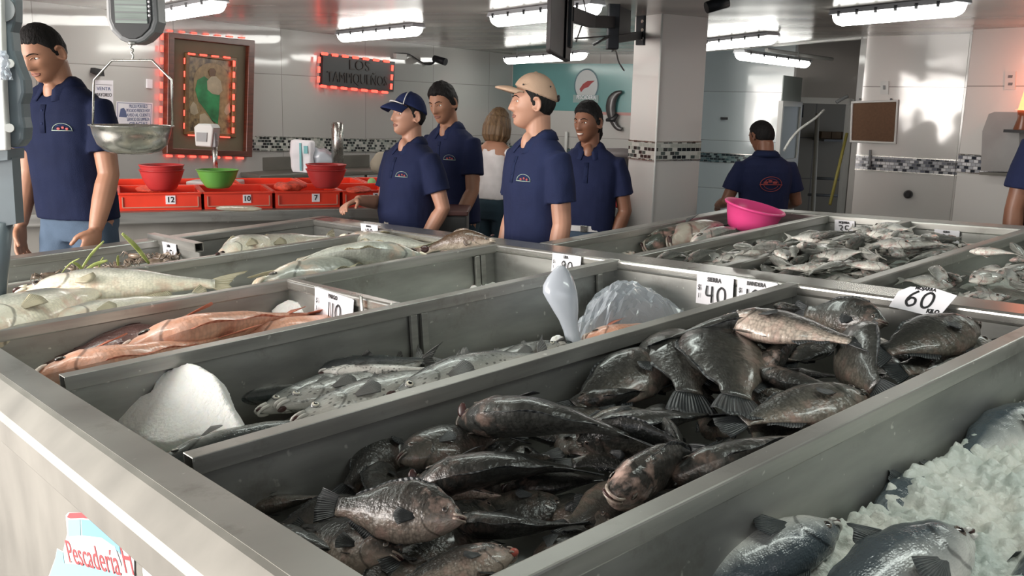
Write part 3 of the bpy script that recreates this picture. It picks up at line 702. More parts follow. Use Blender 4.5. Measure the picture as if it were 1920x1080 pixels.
    if gill:
        # dark line of the gill slit
        a = N.new('ShaderNodeMath'); a.operation = 'SUBTRACT'; a.inputs[1].default_value = 0.5; L.new(sp.outputs[1], a.inputs[0])
        a2 = N.new('ShaderNodeMath'); a2.operation = 'MULTIPLY'; L.new(a.outputs[0], a2.inputs[0]); L.new(a.outputs[0], a2.inputs[1])
        a3 = N.new('ShaderNodeMath'); a3.operation = 'MULTIPLY_ADD'; a3.inputs[1].default_value = -0.45; a3.inputs[2].default_value = 0.262; L.new(a2.outputs[0], a3.inputs[0])
        a4 = N.new('ShaderNodeMath'); a4.operation = 'SUBTRACT'; L.new(sp.outputs[0], a4.inputs[0]); L.new(a3.outputs[0], a4.inputs[1])
        a5 = N.new('ShaderNodeMath'); a5.operation = 'ABSOLUTE'; L.new(a4.outputs[0], a5.inputs[0])
        a6 = N.new('ShaderNodeMapRange'); a6.inputs[1].default_value = 0.004; a6.inputs[2].default_value = 0.012; a6.inputs[3].default_value = 0.38; a6.inputs[4].default_value = 1; L.new(a5.outputs[0], a6.inputs[0])
        mg = N.new('ShaderNodeMixRGB'); mg.blend_type = 'MULTIPLY'; mg.inputs[0].default_value = 0.9; L.new(col, mg.inputs[1]); L.new(a6.outputs[0], mg.inputs[2]); col = mg.outputs[0]
    L.new(col, B.inputs['Base Color'])
    B.inputs['Roughness'].default_value = rough; B.inputs['Specular IOR Level'].default_value = 0.55
    B.inputs['Coat Weight'].default_value = 0.35; B.inputs['Coat Roughness'].default_value = 0.12
    bp = N.new('ShaderNodeBump'); bp.inputs['Strength'].default_value = 0.35; bp.inputs['Distance'].default_value = 0.002; bp.invert = True; L.new(vo.outputs['Distance'], bp.inputs['Height'])
    n5 = N.new('ShaderNodeTexNoise'); n5.inputs['Scale'].default_value = 25; n5.inputs['Detail'].default_value = 4; L.new(tc.outputs['Object'], n5.inputs['Vector'])
    bp2 = N.new('ShaderNodeBump'); bp2.inputs['Strength'].default_value = 0.4; bp2.inputs['Distance'].default_value = 0.01; L.new(n5.outputs[0], bp2.inputs['Height']); L.new(bp.outputs[0], bp2.inputs['Normal'])
    L.new(bp2.outputs[0], B.inputs['Normal'])
    return m
def fin_mat(name, c, c2, rough=0.4, alpha=1.0):
    m, N, L, B = nt(name)
    uv = N.new('ShaderNodeUVMap'); mp = N.new('ShaderNodeMapping'); mp.inputs['Scale'].default_value = (1, 0.15, 1); L.new(uv.outputs[0], mp.inputs[0])
    w = N.new('ShaderNodeTexWave'); w.inputs['Scale'].default_value = 4.5; w.inputs['Distortion'].default_value = 1.2; w.inputs['Detail'].default_value = 1; L.new(mp.outputs[0], w.inputs['Vector'])
    r = N.new('ShaderNodeValToRGB'); r.color_ramp.elements[0].color = rgba(c); r.color_ramp.elements[1].color = rgba(c2); L.new(w.outputs[0], r.inputs[0]); L.new(r.outputs[0], B.inputs['Base Color'])
    B.inputs['Roughness'].default_value = rough; B.inputs['Alpha'].default_value = alpha
    bp = N.new('ShaderNodeBump'); bp.inputs['Strength'].default_value = 0.5; bp.inputs['Distance'].default_value = 0.003; L.new(w.outputs[0], bp.inputs['Height']); L.new(bp.outputs[0], B.inputs['Normal'])
    return m
def eye_mat(name, iris, ring):
    m, N, L, B = nt(name)
    uv = N.new('ShaderNodeUVMap'); sp = N.new('ShaderNodeSeparateXYZ'); L.new(uv.outputs[0], sp.inputs[0])
    r = N.new('ShaderNodeValToRGB'); r.color_ramp.interpolation = 'CONSTANT'; e = r.color_ramp.elements; e.new(0.5); e.new(0.9)
    for i, (p, c) in enumerate(((0, (0.006, 0.006, 0.008)), (0.42, iris), (0.74, ring), (0.93, (0.05, 0.045, 0.04)))):
        e[i].position = p; e[i].color = rgba(c)
    L.new(sp.outputs[0], r.inputs[0]); L.new(r.outputs[0], B.inputs['Base Color']); B.inputs['Roughness'].default_value = 0.08; B.inputs['Coat Weight'].default_value = 0.6
    return m

MT['f_dark'] = fish_mat('wet dark grey fish skin', (0.022, 0.023, 0.021), (0.045, 0.044, 0.037), (0.12, 0.105, 0.085), 0.55, 40, 15, 0.3, blush=(0.16, 0.11, 0.09), var=0.3, v0=0.16, v1=0.6)
MT['f_dark_pale'] = fish_mat('wet grey fish skin with flushed pale belly', (0.030, 0.029, 0.026), (0.060, 0.054, 0.048), (0.36, 0.30, 0.25), 0.6, 40, 15, 0.24, blush=(0.46, 0.32, 0.27), var=0.15, v0=0.30, v1=0.68)
MT['f_dark_fin'] = fin_mat('dark grey fin', (0.012, 0.014, 0.016), (0.045, 0.05, 0.052))
MT['f_sierra'] = fish_mat('silver spotted mackerel skin', (0.045, 0.055, 0.055), (0.30, 0.31, 0.29), (0.55, 0.53, 0.49), 0.1, 70, 30, 0.22, spots=(0.06, 0.06, 0.055), var=0.2, v0=0.2, v1=0.8)
MT['f_sierra_fin'] = fin_mat('grey mackerel fin', (0.05, 0.05, 0.05), (0.16, 0.16, 0.15))
MT['f_snap'] = fish_mat('pink orange snapper skin', (0.66, 0.33, 0.22), (0.80, 0.50, 0.38), (0.86, 0.72, 0.62), 0.28, 52, 19, 0.32, blush=(0.75, 0.55, 0.48), var=0.12)
MT['f_snap_dk'] = fish_mat('purplish grey snapper skin', (0.10, 0.045, 0.04), (0.19, 0.10, 0.09), (0.40, 0.24, 0.20), 0.4, 52, 19, 0.3, var=0.1)
MT['f_snap_fin'] = fin_mat('red orange fin', (0.42, 0.11, 0.06), (0.6, 0.22, 0.14))
MT['f_bass'] = fish_mat('pale silvery yellow fish skin', (0.30, 0.31, 0.27), (0.66, 0.64, 0.54), (0.80, 0.74, 0.58), 0.22, 64, 22, 0.28, blush=(0.66, 0.45, 0.33), var=0.1)
MT['f_bass_fin'] = fin_mat('pale yellow fin', (0.34, 0.30, 0.19), (0.48, 0.44, 0.33))
MT['f_small'] = fish_mat('small silver fish skin', (0.16, 0.165, 0.15), (0.46, 0.46, 0.43), (0.66, 0.64, 0.58), 0.2, 40, 16, 0.3, blush=(0.45, 0.3, 0.27), var=0.25)
MT['f_small_fin'] = fin_mat('pale grey fin', (0.28, 0.28, 0.25), (0.46, 0.45, 0.41))
MT['f_jack'] = fish_mat('steel blue and silver tuna skin', (0.06, 0.078, 0.09), (0.33, 0.345, 0.33), (0.60, 0.59, 0.55), 0.05, 80, 34, 0.22, var=0.1, v0=0.3, v1=0.62)
MT['f_jack_fin'] = fin_mat('dark steel fin', (0.025, 0.03, 0.032), (0.07, 0.08, 0.08))
MT['e_dark'] = eye_mat('fish eye with dark iris', (0.08, 0.06, 0.05), (0.16, 0.14, 0.12))
MT['e_silver'] = eye_mat('fish eye with silver iris', (0.65, 0.62, 0.52), (0.30, 0.30, 0.28))
MT['flesh'] = mat('raw pink flesh', (0.52, 0.13, 0.10), 0.3, var=0.3, vscale=30, coat=0.3)
MT['mouth'] = mat('dark mouth', (0.05, 0.02, 0.018), 0.3)

SPEC = dict(
    tilapia=dict(up=[(0, .012), (.04, .05), (.12, .115), (.25, .175), (.42, .20), (.6, .175), (.78, .11), (.9, .065), (1, .06)],
                 lo=[(0, .016), (.04, .05), (.12, .10), (.25, .155), (.42, .185), (.6, .165), (.78, .10), (.9, .06), (1, .055)],
                 w=[(0, .018), (.05, .05), (.15, .085), (.28, .098), (.45, .092), (.65, .062), (.85, .028), (1, .014)],
                 tail='round', tl=.18, th=.11, dorsal=(.24, .86, .065, 'spiny'), anal=(.62, .86, .05), eye=(.115, .62, .022), pect=.13),
    sierra=dict(up=[(0, .004), (.06, .028), (.16, .055), (.3, .078), (.45, .088), (.65, .07), (.85, .03), (1, .012)],
                lo=[(0, .006), (.06, .032), (.16, .06), (.3, .082), (.45, .088), (.65, .066), (.85, .026), (1, .012)],
                w=[(0, .006), (.08, .03), (.2, .052), (.4, .06), (.65, .045), (.88, .016), (1, .008)],
                tail='fork', tl=.16, th=.14, dorsal=(.5, .62, .06, 'tri'), anal=(.54, .64, .05), eye=(.115, .60, .019), pect=.11),
    bass=dict(up=[(0, .006), (.06, .032), (.16, .07), (.3, .115), (.42, .125), (.6, .10), (.8, .058), (.92, .038), (1, .038)],
              lo=[(0, .012), (.06, .04), (.16, .075), (.3, .105), (.42, .112), (.6, .09), (.8, .052), (.92, .036), (1, .036)],
              w=[(0, .012), (.06, .035), (.18, .062), (.35, .072), (.6, .055), (.85, .022), (1, .01)],
              tail='fork', tl=.16, th=.12, dorsal=(.32, .55, .07, 'spiny'), anal=(.62, .76, .06), eye=(.10, .62, .018), pect=.09),
    snapper=dict(up=[(0, .008), (.05, .045), (.14, .10), (.27, .148), (.4, .155), (.6, .12), (.8, .065), (.92, .045), (1, .045)],
                 lo=[(0, .014), (.05, .045), (.14, .085), (.27, .12), (.42, .13), (.62, .10), (.8, .058), (.92, .042), (1, .042)],
                 w=[(0, .015), (.06, .045), (.18, .075), (.33, .082), (.6, .058), (.85, .024), (1, .011)],
                 tail='fork', tl=.19, th=.14, dorsal=(.28, .84, .07, 'spiny'), anal=(.64, .80, .06), eye=(.12, .66, .026), pect=.19),
    small=dict(up=[(0, .01), (.05, .05), (.14, .115), (.3, .185), (.45, .195), (.62, .155), (.8, .08), (.92, .04), (1, .038)],
               lo=[(0, .012), (.05, .05), (.14, .105), (.3, .165), (.45, .18), (.62, .145), (.8, .075), (.92, .038), (1, .036)],
               w=[(0, .012), (.06, .04), (.2, .07), (.4, .075), (.65, .05), (.88, .02), (1, .01)],
               tail='fork', tl=.2, th=.15, dorsal=(.3, .8, .05, 'spiny'), anal=(.55, .8, .04), eye=(.12, .62, .032), pect=.15),
    jack=dict(up=[(0, .012), (.05, .05), (.14, .095), (.27, .125), (.42, .135), (.6, .11), (.8, .055), (.93, .018), (1, .014)],
              lo=[(0, .014), (.05, .048), (.14, .09), (.27, .12), (.42, .128), (.6, .10), (.8, .05), (.93, .018), (1, .014)],
              w=[(0, .016), (.06, .05), (.18, .088), (.35, .10), (.6, .08), (.85, .03), (1, .012)],
              tail='fork', tl=.15, th=.17, dorsal=(.30, .46, .085, 'tri'), anal=(.6, .72, .06), eye=(.10, .58, .02), pect=.16),
)

def make_fish(kind, name, bm_, fm, em, bl=0.0, bv=0.0, seed=0, detail=1.0, mouth=0.0, gut=False, parts=True, twist=0.0):
    "fish of total length 1: head towards +x, back towards +z; returns the body with its parts as children"
    S = SPEC[kind]; rnd = random.Random(seed); BL = 1-S['tl']; x0 = 0.5
    def X(t): return x0 - t*BL
    def bend(p):
        x, y, z = p; tw_ = twist*x; c, s = math.cos(tw_), math.sin(tw_); y, z = y*c-z*s, y*s+z*c
        return Vector((x, y + bl*(x*x-0.06) , z + bv*(x*x-0.06) + 0.0))
    nt_, nr = int(34*detail), int(22*detail)
    rings = []; uvs = []
    ts = [ (i/(nt_-1))**1.12 for i in range(nt_)]
    for t in ts:
        u, l, w = interp(S['up'], t), interp(S['lo'], t), interp(S['w'], t)
        ring = []
        for k in range(nr+1):
            a = 2*PI*k/nr
            zc = math.cos(a); yc = math.sin(a)
            zz = (u if zc > 0 else l)*zc
            # pinch the back and belly to an edge behind the head
            e = 1.0 if t < 0.2 else 1.15
            yy = w*math.copysign(abs(yc)**e, yc)
            # gill cover plate stands a little proud
            gc = 0.262 - 0.45*((0.5+0.5*zz/max(u, l)-0.5)**2)
            if t < gc: yy *= 1.0 + 0.10*sstep(gc-0.12, gc-0.005, t)*sstep(-1, -0.2, zc)
            zz += 0.002*math.sin(t*40+seed)*(abs(zc)**3)
            p = bend((X(t), yy, zz)); ring.append(p); uvs.append((t, 0.5+0.5*(zz/(u if zz > 0 else l)) if True else 0))
        rings.append(ring)
    vs = [p for r in rings for p in r]; n = nr+1; mb = MB()
    fs = [(i*n+k, i*n+k+1, (i+1)*n+k+1, (i+1)*n+k) for i in range(nt_-1) for k in range(nr)]
    fs.append(tuple(reversed(range(nr)))); fs.append(tuple((nt_-1)*n+k for k in range(nr)))
    mb.add(vs, fs, 0, uvs, smooth=True)
    body = mb.build(name, bm_, fix=False)
    if not parts: return body
    th = 0.0022
    def sheet(rows, pname, m, par=body, thick=th):
        "rows of points (front) made into a closed thin fin"
        mb = MB(); nrw, nc = len(rows), len(rows[0]); vs = []; uv = []
        for sgn in (1, -1):
            for i, r in enumerate(rows):
                for j, p in enumerate(r):
                    f = 1 - 0.75*(j/(nc-1))
                    vs.append(Vector(p) + Vector((0, sgn*thick*f, 0))); uv.append((i/(nrw-1), j/(nc-1)))
        q = nrw*nc; fs = []
        for i in range(nrw-1):
            for j in range(nc-1):
                a = i*nc+j; fs.append((a, a+1, a+nc+1, a+nc)); fs.append((q+a, q+a+nc, q+a+nc+1, q+a+1))
        for i in range(nrw-1):
            a = i*nc; fs.append((a, a+nc, q+a+nc, q+a)); a = i*nc+nc-1; fs.append((a, q+a, q+a+nc, a+nc))
        for j in range(nc-1):
            fs.append((j, q+j, q+j+1, j+1)); a = (nrw-1)*nc+j; fs.append((a, a+1, q+a+1, q+a))
        mb.add(vs, fs, 0, uv, smooth=True)
        return mb.build(pname, m, par)
    # tail fin
    rows = []; H = S['th']; nrw = int(13*detail)
    pu, pl = interp(S['up'], 1), interp(S['lo'], 1)
    for i in range(nrw):
        s = -1 + 2*i/(nrw-1); rows.append([]); nc = 6
        if S['tail'] == 'fork': ln = S['tl']*(0.45 + 0.55*abs(s)**1.3)
        else: ln = S['tl']*(0.93 - 0.12*abs(s)**2)
        for j in range(nc):
            f = j/(nc-1); z = lerp((pu if s > 0 else pl)*s*0.95, s*H, f**0.8)
            rows[-1].append(bend((X(1)+0.012-ln*f, 0.006*math.sin(s*9+seed)*f, z)))
    sheet(rows, 'tail_fin', fm)
    # dorsal fin
    a, b, h, st = S['dorsal']; nrw = int(18*detail); rows = []
    fold = rnd.uniform(0.28, 0.5)
    for i in range(nrw):
        s = i/(nrw-1); t = lerp(a, b, s); base = interp(S['up'], t)
        if st == 'spiny': hh = h*(0.55+0.45*math.sin(s*PI*0.9+0.5))*fold*(1 - 0.12*(i % 2)); sw = 0.5
        else: hh = h*(1-s)**1.2*min(1, (s+0.02)*8); sw = 1.0
        rows.append([bend((X(t)-sw*hh*f, 0.008*math.sin(s*11+seed)*f, base-0.006+hh*f)) for f in (0, .35, .7, 1)])
    sheet(rows, 'dorsal_fin', fm)
    a, b, h = S['anal']; nrw = int(9*detail); rows = []
    for i in range(nrw):
        s = i/(nrw-1); t = lerp(a, b, s); base = interp(S['lo'], t); hh = h*(1-0.55*s)*min(1, (s+0.05)*6)
        rows.append([bend((X(t)-0.7*hh*f, 0.006*math.sin(s*9+seed)*f, -base+0.006-hh*f)) for f in (0, .4, 1)])
    sheet(rows, 'anal_fin', fm)
    # pectoral fins, one each side, folded back and a little out
    for sgn in (1, -1):
        rows = []; t0 = 0.30; w0 = interp(S['w'], t0); L_ = S['pect']
        for i in range(int(7*detail)):
            s = i/(int(7*detail)-1); ang = lerp(-0.55, 0.28, s); ln = L_*(1-0.35*abs(s-0.6))
            rows.append([bend((X(t0)-ln*f*math.cos(ang), sgn*(w0*0.90 + f*L_*0.22 + 0.002), -0.035+0.02*(s-0.5)+ln*f*math.sin(ang))) for f in (0, .35, .7, 1)])
        sheet(rows, 'pectoral_fin', fm, thick=0.0014)
    # pelvic fin
    rows = []; t0 = 0.33; base = interp(S['lo'], t0)
    for i in range(5):
        s = i/4; ln = S['pect']*0.7*(1-0.3*s); rows.append([bend((X(t0)-0.01*s-ln*f, 0.01*f, -base+0.008-ln*f*0.35*(1-s))) for f in (0, .5, 1)])
    sheet(rows, 'pelvic_fin', fm)
    # eyes
    te, ve, re = S['eye']
    for sgn in (1, -1):
        u, l, w = interp(S['up'], te), interp(S['lo'], te), interp(S['w'], te)
        z = (ve*2-1)*u; y = w*math.sqrt(max(0.05, 1-(z/u)**2))*1.02
        mb = MB(); vs = []; uv = []; nn = 14; c = (X(te), sgn*y*0.93, z)
        prof = [(1.0, 0.0), (0.92, 0.22), (0.75, 0.36), (0.5, 0.46), (0.25, 0.52), (0.0, 0.54)]
        for r_, h_ in prof:
            for k in range(nn):
                a = 2*PI*k/nn; vs.append(bend((c[0]+re*r_*math.cos(a), c[1]+sgn*re*h_*0.9, c[2]+re*r_*math.sin(a)))); uv.append((r_, 0))
        fs = [(i*nn+k, i*nn+(k+1) % nn, (i+1)*nn+(k+1) % nn, (i+1)*nn+k) for i in range(len(prof)-1) for k in range(nn)]
        mb.add(vs, fs, 0, uv, smooth=True); mb.build('eye', em, body)
    # mouth: lower jaw and dark opening
    if mouth > 0:
        mb = MB(); mb.ball((X(0.012), 0, -0.004), (0.02+0.02*mouth, interp(S['w'], 0.03)*0.95, 0.006+0.022*mouth), 8)
        mo = mb.build('mouth', MT['flesh'] if mouth > 0.5 else MT['mouth'], body)
        rj = []; 
        for sg in (1, -1):
            pts = [bend((X(0.09), s_*interp(S['w'], 0.09)*0.85, sg*(0.012+0.02*mouth))) for s_ in (1,)]
        mb = MB()
        for sg in (1, -1):
            pts = []
            for q in range(9):
                a = -PI/2 + PI*q/8; pts.append(bend((X(0.055)+0.052*math.cos(a)*1.0, interp(S['w'], 0.05)*math.sin(a), sg*(0.006+0.022*mouth)-0.002)))
            mb.tube(pts, 0.008, 6)
        mb.build('lips', bm_, body)
    if gut:
        mb = MB(); pts = [bend((X(t), 0.018, -interp(S['lo'], t)*0.93)) for t in [0.3+0.04*i for i in range(8)]]
        mb.tube(pts, [0.004, .014, .018, .019, .018, .016, .012, .004], 8, flat=0.5); mb.build('belly_cut', MT['flesh'], body)
    return body

def lay(proto, head, tail, hh, ht, roll=0.0, first=False, scale=None, lift=0.0):
    "put a fish with nose over pixel head and tail tip over pixel tail, at heights hh and ht in the counter; roll in degrees tips the back upwards"
    P = tab(*head, hh); Q = tab(*tail, ht)
    return lay_ab(proto, P, Q, roll, first, scale)
def lay_ab(proto, P, Q, roll, first=False, scale=None):
    P = TO + TA*P.x + TB*P.y + TN*P.z; Q = TO + TA*Q.x + TB*Q.y + TN*Q.z
    X_ = P-Q; L = X_.length; X_.normalize(); c = (P+Q)/2
    side = TN.cross(X_).normalized(); up = X_.cross(side).normalized()
    r = math.radians(roll); Z_ = side*math.cos(r) + up*math.sin(r); Y_ = Z_.cross(X_)
    if Y_.dot(TN) < 0: Y_ = -Y_       # the bend always lets nose and tail sag
    s = scale if scale else L
    o = proto if first else dup(proto)
    Mx = Matrix.Identity(4)
    for i in range(3):
        Mx[i][0] = X_[i]*s; Mx[i][1] = Y_[i]*s; Mx[i][2] = Z_[i]*s; Mx[i][3] = c[i]
    o.matrix_world = Mx
    return o
_used = set()
def put(proto, head, tail, hh, ht, roll, label, cat='fish', group=None, scale=None, name=None):
    first = proto.name not in _used; _used.add(proto.name)
    o = lay(proto, head, tail, hh, ht, roll, first, scale)
    tag(o, label, cat, group)
    return o

# --- dark grey fish, the near right bin
D = [make_fish('tilapia', 'dark_grey_fish', MT['f_dark'], MT['f_dark_fin'], MT['e_dark'], bl, bv, sd, 1.0, mo, gut)
     for bl, bv, sd, mo, gut in ((-0.10, 0.0, 1, 0.2, False), (0.12, 0.05, 2, 0.0, False), (-0.30, -0.05, 3, 0.2, False))]
DP = [make_fish('tilapia', 'dark_grey_fish', MT['f_dark_pale'], MT['f_dark_fin'], MT['e_dark'], bl, bv, sd, 1.0, mo, gut)
      for bl, bv, sd, mo, gut in ((-0.08, 0.0, 4, 0.25, False), (-0.12, 0.05, 5, 0.9, False), (-0.2, 0.1, 6, 0.3, True))]
# long arched ones: body seen along its back edge
DL = make_fish('tilapia', 'dark_grey_fish', MT['f_dark'], MT['f_dark_fin'], MT['e_dark'], -0.30, -0.08, 9, 1.0, 0.1)
G = 'dark grey fish heaped in the near right bin'
def dk(p, h, t, hh, ht, roll, lab): return put(p, h, t, hh, ht, roll, lab, 'fish')
dk(DP[0], (868, 972), (583, 945), -.065, -.075, 50, 'grey fish with flushed pale belly on top at the front of the near right bin')
dk(DP[0], (752, 1048), (520, 985), -.13, -.15, 30, 'flushed grey fish in the front corner of the near right bin, below the topmost one')
dk(DP[1], (965, 1035), (700, 1110), -.11, -.13, 10, 'dark fish with open red mouth at the bottom edge of the near right bin')
dk(D[0], (452, 955), (640, 925), -.145, -.14, 200, 'dark fish in the left corner of the near right bin beside the open ended divider')
dk(D[2], (760, 792), (632, 945), -.09, -.15, 40, 'dark scaly fish standing tail down against the divider in the near right bin')
dk(D[0], (748, 858), (985, 800), -.085, -.10, 160, 'dark fish with pale lips facing left beside the divider of the near right bin')
dk(DL, (862, 768), (1250, 822), -.035, -.05, 26, 'long dark arched fish curving across the middle of the near right bin')
dk(D[1], (880, 880), (1060, 850), -.12, -.12, 170, 'brownish dark fish half hidden under the long arched fish in the near right bin')
dk(DL, (770, 893), (1140, 872), -.075, -.085, 22, 'second arched dark fish, below the long arched one in the near right bin')
dk(DP[2], (795, 920), (985, 935), -.12, -.12, 215, 'fish showing its pale yellowish belly beneath the lower arched dark fish')
dk(D[1], (850, 985), (1115, 985), -.115, -.11, 30, 'bluish dark fish lying flat right of the topmost front fish in the near right bin')
dk(D[0], (1150, 985), (960, 930), -.14, -.15, 20, 'dark fish low by the near rail of the near right bin, under the face-on fish')
dk(DP[0], (1140, 925), (1330, 850), -.065, -.12, 60, 'fish with shiny flushed face pointing at the viewer beside the near rail')
dk(D[2], (1090, 815), (1345, 850), -.085, -.08, 70, 'dark fish with glittering wet scales in the middle of the near right bin')
dk(D[0], (1085, 815), (1370, 770), -.085, -.09, 20, 'large brownish scaled fish with fan shaped fin in the middle of the near right bin')
dk(D[0], (1262, 665), (1035, 785), -.05, -.12, 30, 'dark fish resting tail down along the far divider of the near right bin')
dk(D[1], (1110, 725), (1000, 800), -.14, -.16, 60, 'dark fish mostly hidden under the fish along the far divider')
dk(D[2], (1268, 630), (1300, 760), -.055, -.07, 10, 'greyish rounded fish left of the plump fish with hanging tail')
dk(D[0], (1345, 622), (1395, 778), -.03, -.055, 15, 'plump dark fish lying tail towards the viewer in the upper pile')
dk(DL, (1490, 606), (1200, 640), .005, -.01, 150, 'long dark arched fish resting over the far divider rail of the near right bin')
dk(DP[0], (1358, 598), (1655, 648), 0.03, 0.01, 172, 'fish with pinkish white belly on top of the upper pile, head to the left')
dk(D[1], (1450, 575), (1560, 590), -.03, -.04, 20, 'dark fish at the back of the upper pile nearest the steel spine')
dk(D[0], (1660, 605), (1480, 580), -.02, -.03, 60, 'glossy black-backed fish at the back of the upper pile under the 60 tag')
dk(D[0], (1835, 610), (1620, 668), -.02, -.04, 25, 'brownish scaled fish at the right end of the upper pile')
dk(D[1], (1860, 650), (1655, 705), -.07, -.09, 35, 'dark fish under the brownish scaled one beside the near rail')
dk(D[2], (1590, 625), (1648, 752), -.02, -.06, 120, 'dark fish with tail fin hanging towards the near rail of the right bin')
dk(D[1], (1420, 700), (1630, 745), -.05, -.06, 15, 'dark fish behind the large scaled one below the upper pile')
dk(D[0], (1625, 740), (1340, 800), -.06, -.08, 12, 'large olive scaled fish just below the upper pile, head to the right')
dk(D[1], (1265, 905), (1560, 800), -.09, -.07, 40, 'dark fish lying along the near rail with its wet back showing')
dk(DP[1], (1415, 700), (1500, 640), -.06, -.06, 50, 'fish showing a pinkish chin between the upper pile fish')
dk(D[2], (1720, 690), (1860, 640), -.09, -.07, 60, 'dark fish tucked low at the right end of the near right bin')
dk(D[0], (1240, 795), (1300, 900), -.09, -.12, 80, 'dark fish tail fanned out over the glittering fish')
# lower layer, glimpsed in the gaps
rnd = random.Random(11)
for i in range(60):
    a = lerp(0.75, 2.35, (i % 12)/11) + rnd.uniform(-.05, .05); b = 0.97 + 0.128*(i//12) + rnd.uniform(-.03, .03)
    an = rnd.uniform(0, 2*PI); L = rnd.uniform(.24, .30); h = -0.145 + 0.045*(a-0.7)/1.8 + rnd.uniform(-.015, .015)
    dx, dy = math.cos(an)*L/2, math.sin(an)*L/2*0.7
    a = max(a, 0.62+abs(dx)); a = min(a, 2.5-abs(dx)); b = max(0.9+abs(dy), min(1.55-abs(dy), b))
    o = lay_ab(rnd.choice(D), Vector((a+dx, b+dy, h)), Vector((a-dx, b-dy, h)), rnd.choice((10, 170, 30, 200)), False)
    tag(o, 'dark grey fish in the lower layer, glimpsed between the fish of the near right bin', 'fish', G)

# --- silver spotted mackerel in the second bin, head poses from the picture
SI = [make_fish('sierra', 'spotted_mackerel', MT['f_sierra'], MT['f_sierra_fin'], MT['e_silver'], bl, bv, sd, 1.0, 0.15) for bl, bv, sd in ((-0.06, 0.0, 21), (0.05, 0.08, 22), (-0.15, -0.06, 23))]
def si(p, h, t, hh, ht, roll, lab): return put(p, h, t, hh, ht, roll, lab, 'fish')
si(SI[0], (484, 768), (790, 672), -.15, -.16, 160, 'leftmost spotted mackerel head with silver eye, snout towards the ice slab')
si(SI[1], (524, 768), (830, 668), -.135, -.15, 165, 'middle of the three spotted mackerel whose heads point down left')
si(SI[0], (552, 785), (905, 675), -.125, -.13, 160, 'nearest of the three spotted mackerel heads, along the divider rail')
si(SI[2], (728, 738), (1060, 650), -.11, -.14, 150, 'spotted mackerel with pale snout lying along the divider below the 90 bin')
si(SI[1], (420, 752), (700, 712), -.17, -.17, 15, 'grey mackerel lying behind the ice slab')
si(SI[2], (410, 722), (640, 700), -.15, -.16, 20, 'pale mackerel strip behind the ice slab')
si(SI[0], (560, 700), (838, 668), -.15, -.13, 70, 'dark backed mackerel against the far divider')
si(SI[1], (600, 700), (860, 690), -.12, -.13, 195, 'spotted mackerel belly up beside the far divider')
si(SI[0], (290, 865), (640, 770), -.14, -.15, 10, 'mackerel lying along the near divider in front of the ice slab')
si(SI[2], (905, 690), (1100, 630), -.15, -.16, 160, 'mackerel lying just left of the white ice lump')
si(SI[1], (1060, 650), (800, 690), -.15, -.16, 20, 'dark mackerel left of the hanging plastic bag')
si(SI[0], (930, 672), (1180, 640), -.17, -.17, 60, 'mackerel half under the clear plastic bag')
for i in range(9):
    a = lerp(0.95, 2.3, i/8); b = rnd.uniform(1.8, 2.15); an = rnd.uniform(-.5, .5) + rnd.choice((0, PI)); L = rnd.uniform(.34, .42)
    o = lay_ab(rnd.choice(SI), Vector((a+math.cos(an)*L/2, b+math.sin(an)*L/2, -.22)), Vector((a-math.cos(an)*L/2, b-math.sin(an)*L/2, -.22)), rnd.choice((10, 170)), False)
    tag(o, 'spotted mackerel lying at the bottom of its bin under the others', 'fish', 'mackerel at the bottom of their bin')

# --- snappers in the third bin
SN = [make_fish('snapper', 'red_snapper', MT['f_snap'], MT['f_snap_fin'], MT['e_dark'], bl, bv, sd, 1.0, 0.2, g_) for bl, bv, sd, g_ in ((-0.12, 0.0, 31, True), (0.05, 0.04, 32, False))]
SD = make_fish('snapper', 'red_snapper', MT['f_snap_dk'], MT['f_snap_dk'], MT['e_dark'], -0.1, -0.1, 33, 1.0, 0.1)
put(SN[0], (225, 655), (640, 578), -.075, -.09, 25, 'orange pink snapper lying along the middle of its bin, the farther of two', 'fish')
put(SN[1], (70, 712), (470, 622), -.085, -.09, 20, 'orange pink snapper along the near divider, tail under the 110 tag', 'fish')
put(SD, (340, 625), (45, 690), -.095, -.13, 40, 'purplish grey snapper with raised fin in the left end of the snapper bin', 'fish')
put(SN[0], (440, 640), (760, 585), -.12, -.12, 15, 'orange pink snapper with tail behind the 110 tag', 'fish')
put(SN[1], (560, 600), (330, 660), -.14, -.15, 195, 'pink snapper at the bottom of the snapper bin', 'fish')
# pink fillet and snapper pieces under the clear bag
put(SN[1], (1095, 640), (1290, 600), -.15, -.15, 20, 'pink snapper lying under the clear plastic bag in the mackerel bin', 'fish')

# --- pale bass in the fourth bin
BA = [make_fish('bass', 'pale_bass', MT['f_bass'], MT['f_bass_fin'], MT['e_dark'], bl, bv, sd, 1.15, 0.2, g_) for bl, bv, sd, g_ in ((-0.10, 0.0, 41, False), (-0.36, 0.0, 42, False), (0.04, 0.05, 43, False))]
def ba(p, h, t, hh, ht, roll, lab): return put(p, h, t, hh, ht, roll, lab, 'fish')
ba(BA[0], (30, 545), (470, 528), 0.0, -.04, 155, 'long pale silvery bass stretched along its bin, gills open')
ba(BA[2], (70, 622), (420, 545), -.05, -.06, 160, 'yellowish bass lying under the long pale one')
ba(BA[0], (-80, 640), (230, 528), -.005, -.02, 160, 'big pale bass head with folded mouth at the left picture edge')
ba(BA[1], (800, 466), (455, 512), .0, -.03, 155, 'big pale bass arched like a bow in front of the brown draped fish')
ba(BA[2], (480, 545), (800, 462), -.06, -.05, 15, 'bass with yellow tinge lying under the clear bag')
ba(BA[1], (405, 478), (560, 448), .0, -.03, 150, 'small arched pale fish right of the open ended cross bar')
ba(BA[0], (445, 478), (650, 440), -.03, -.04, 150, 'second pale fish behind the arched bass')
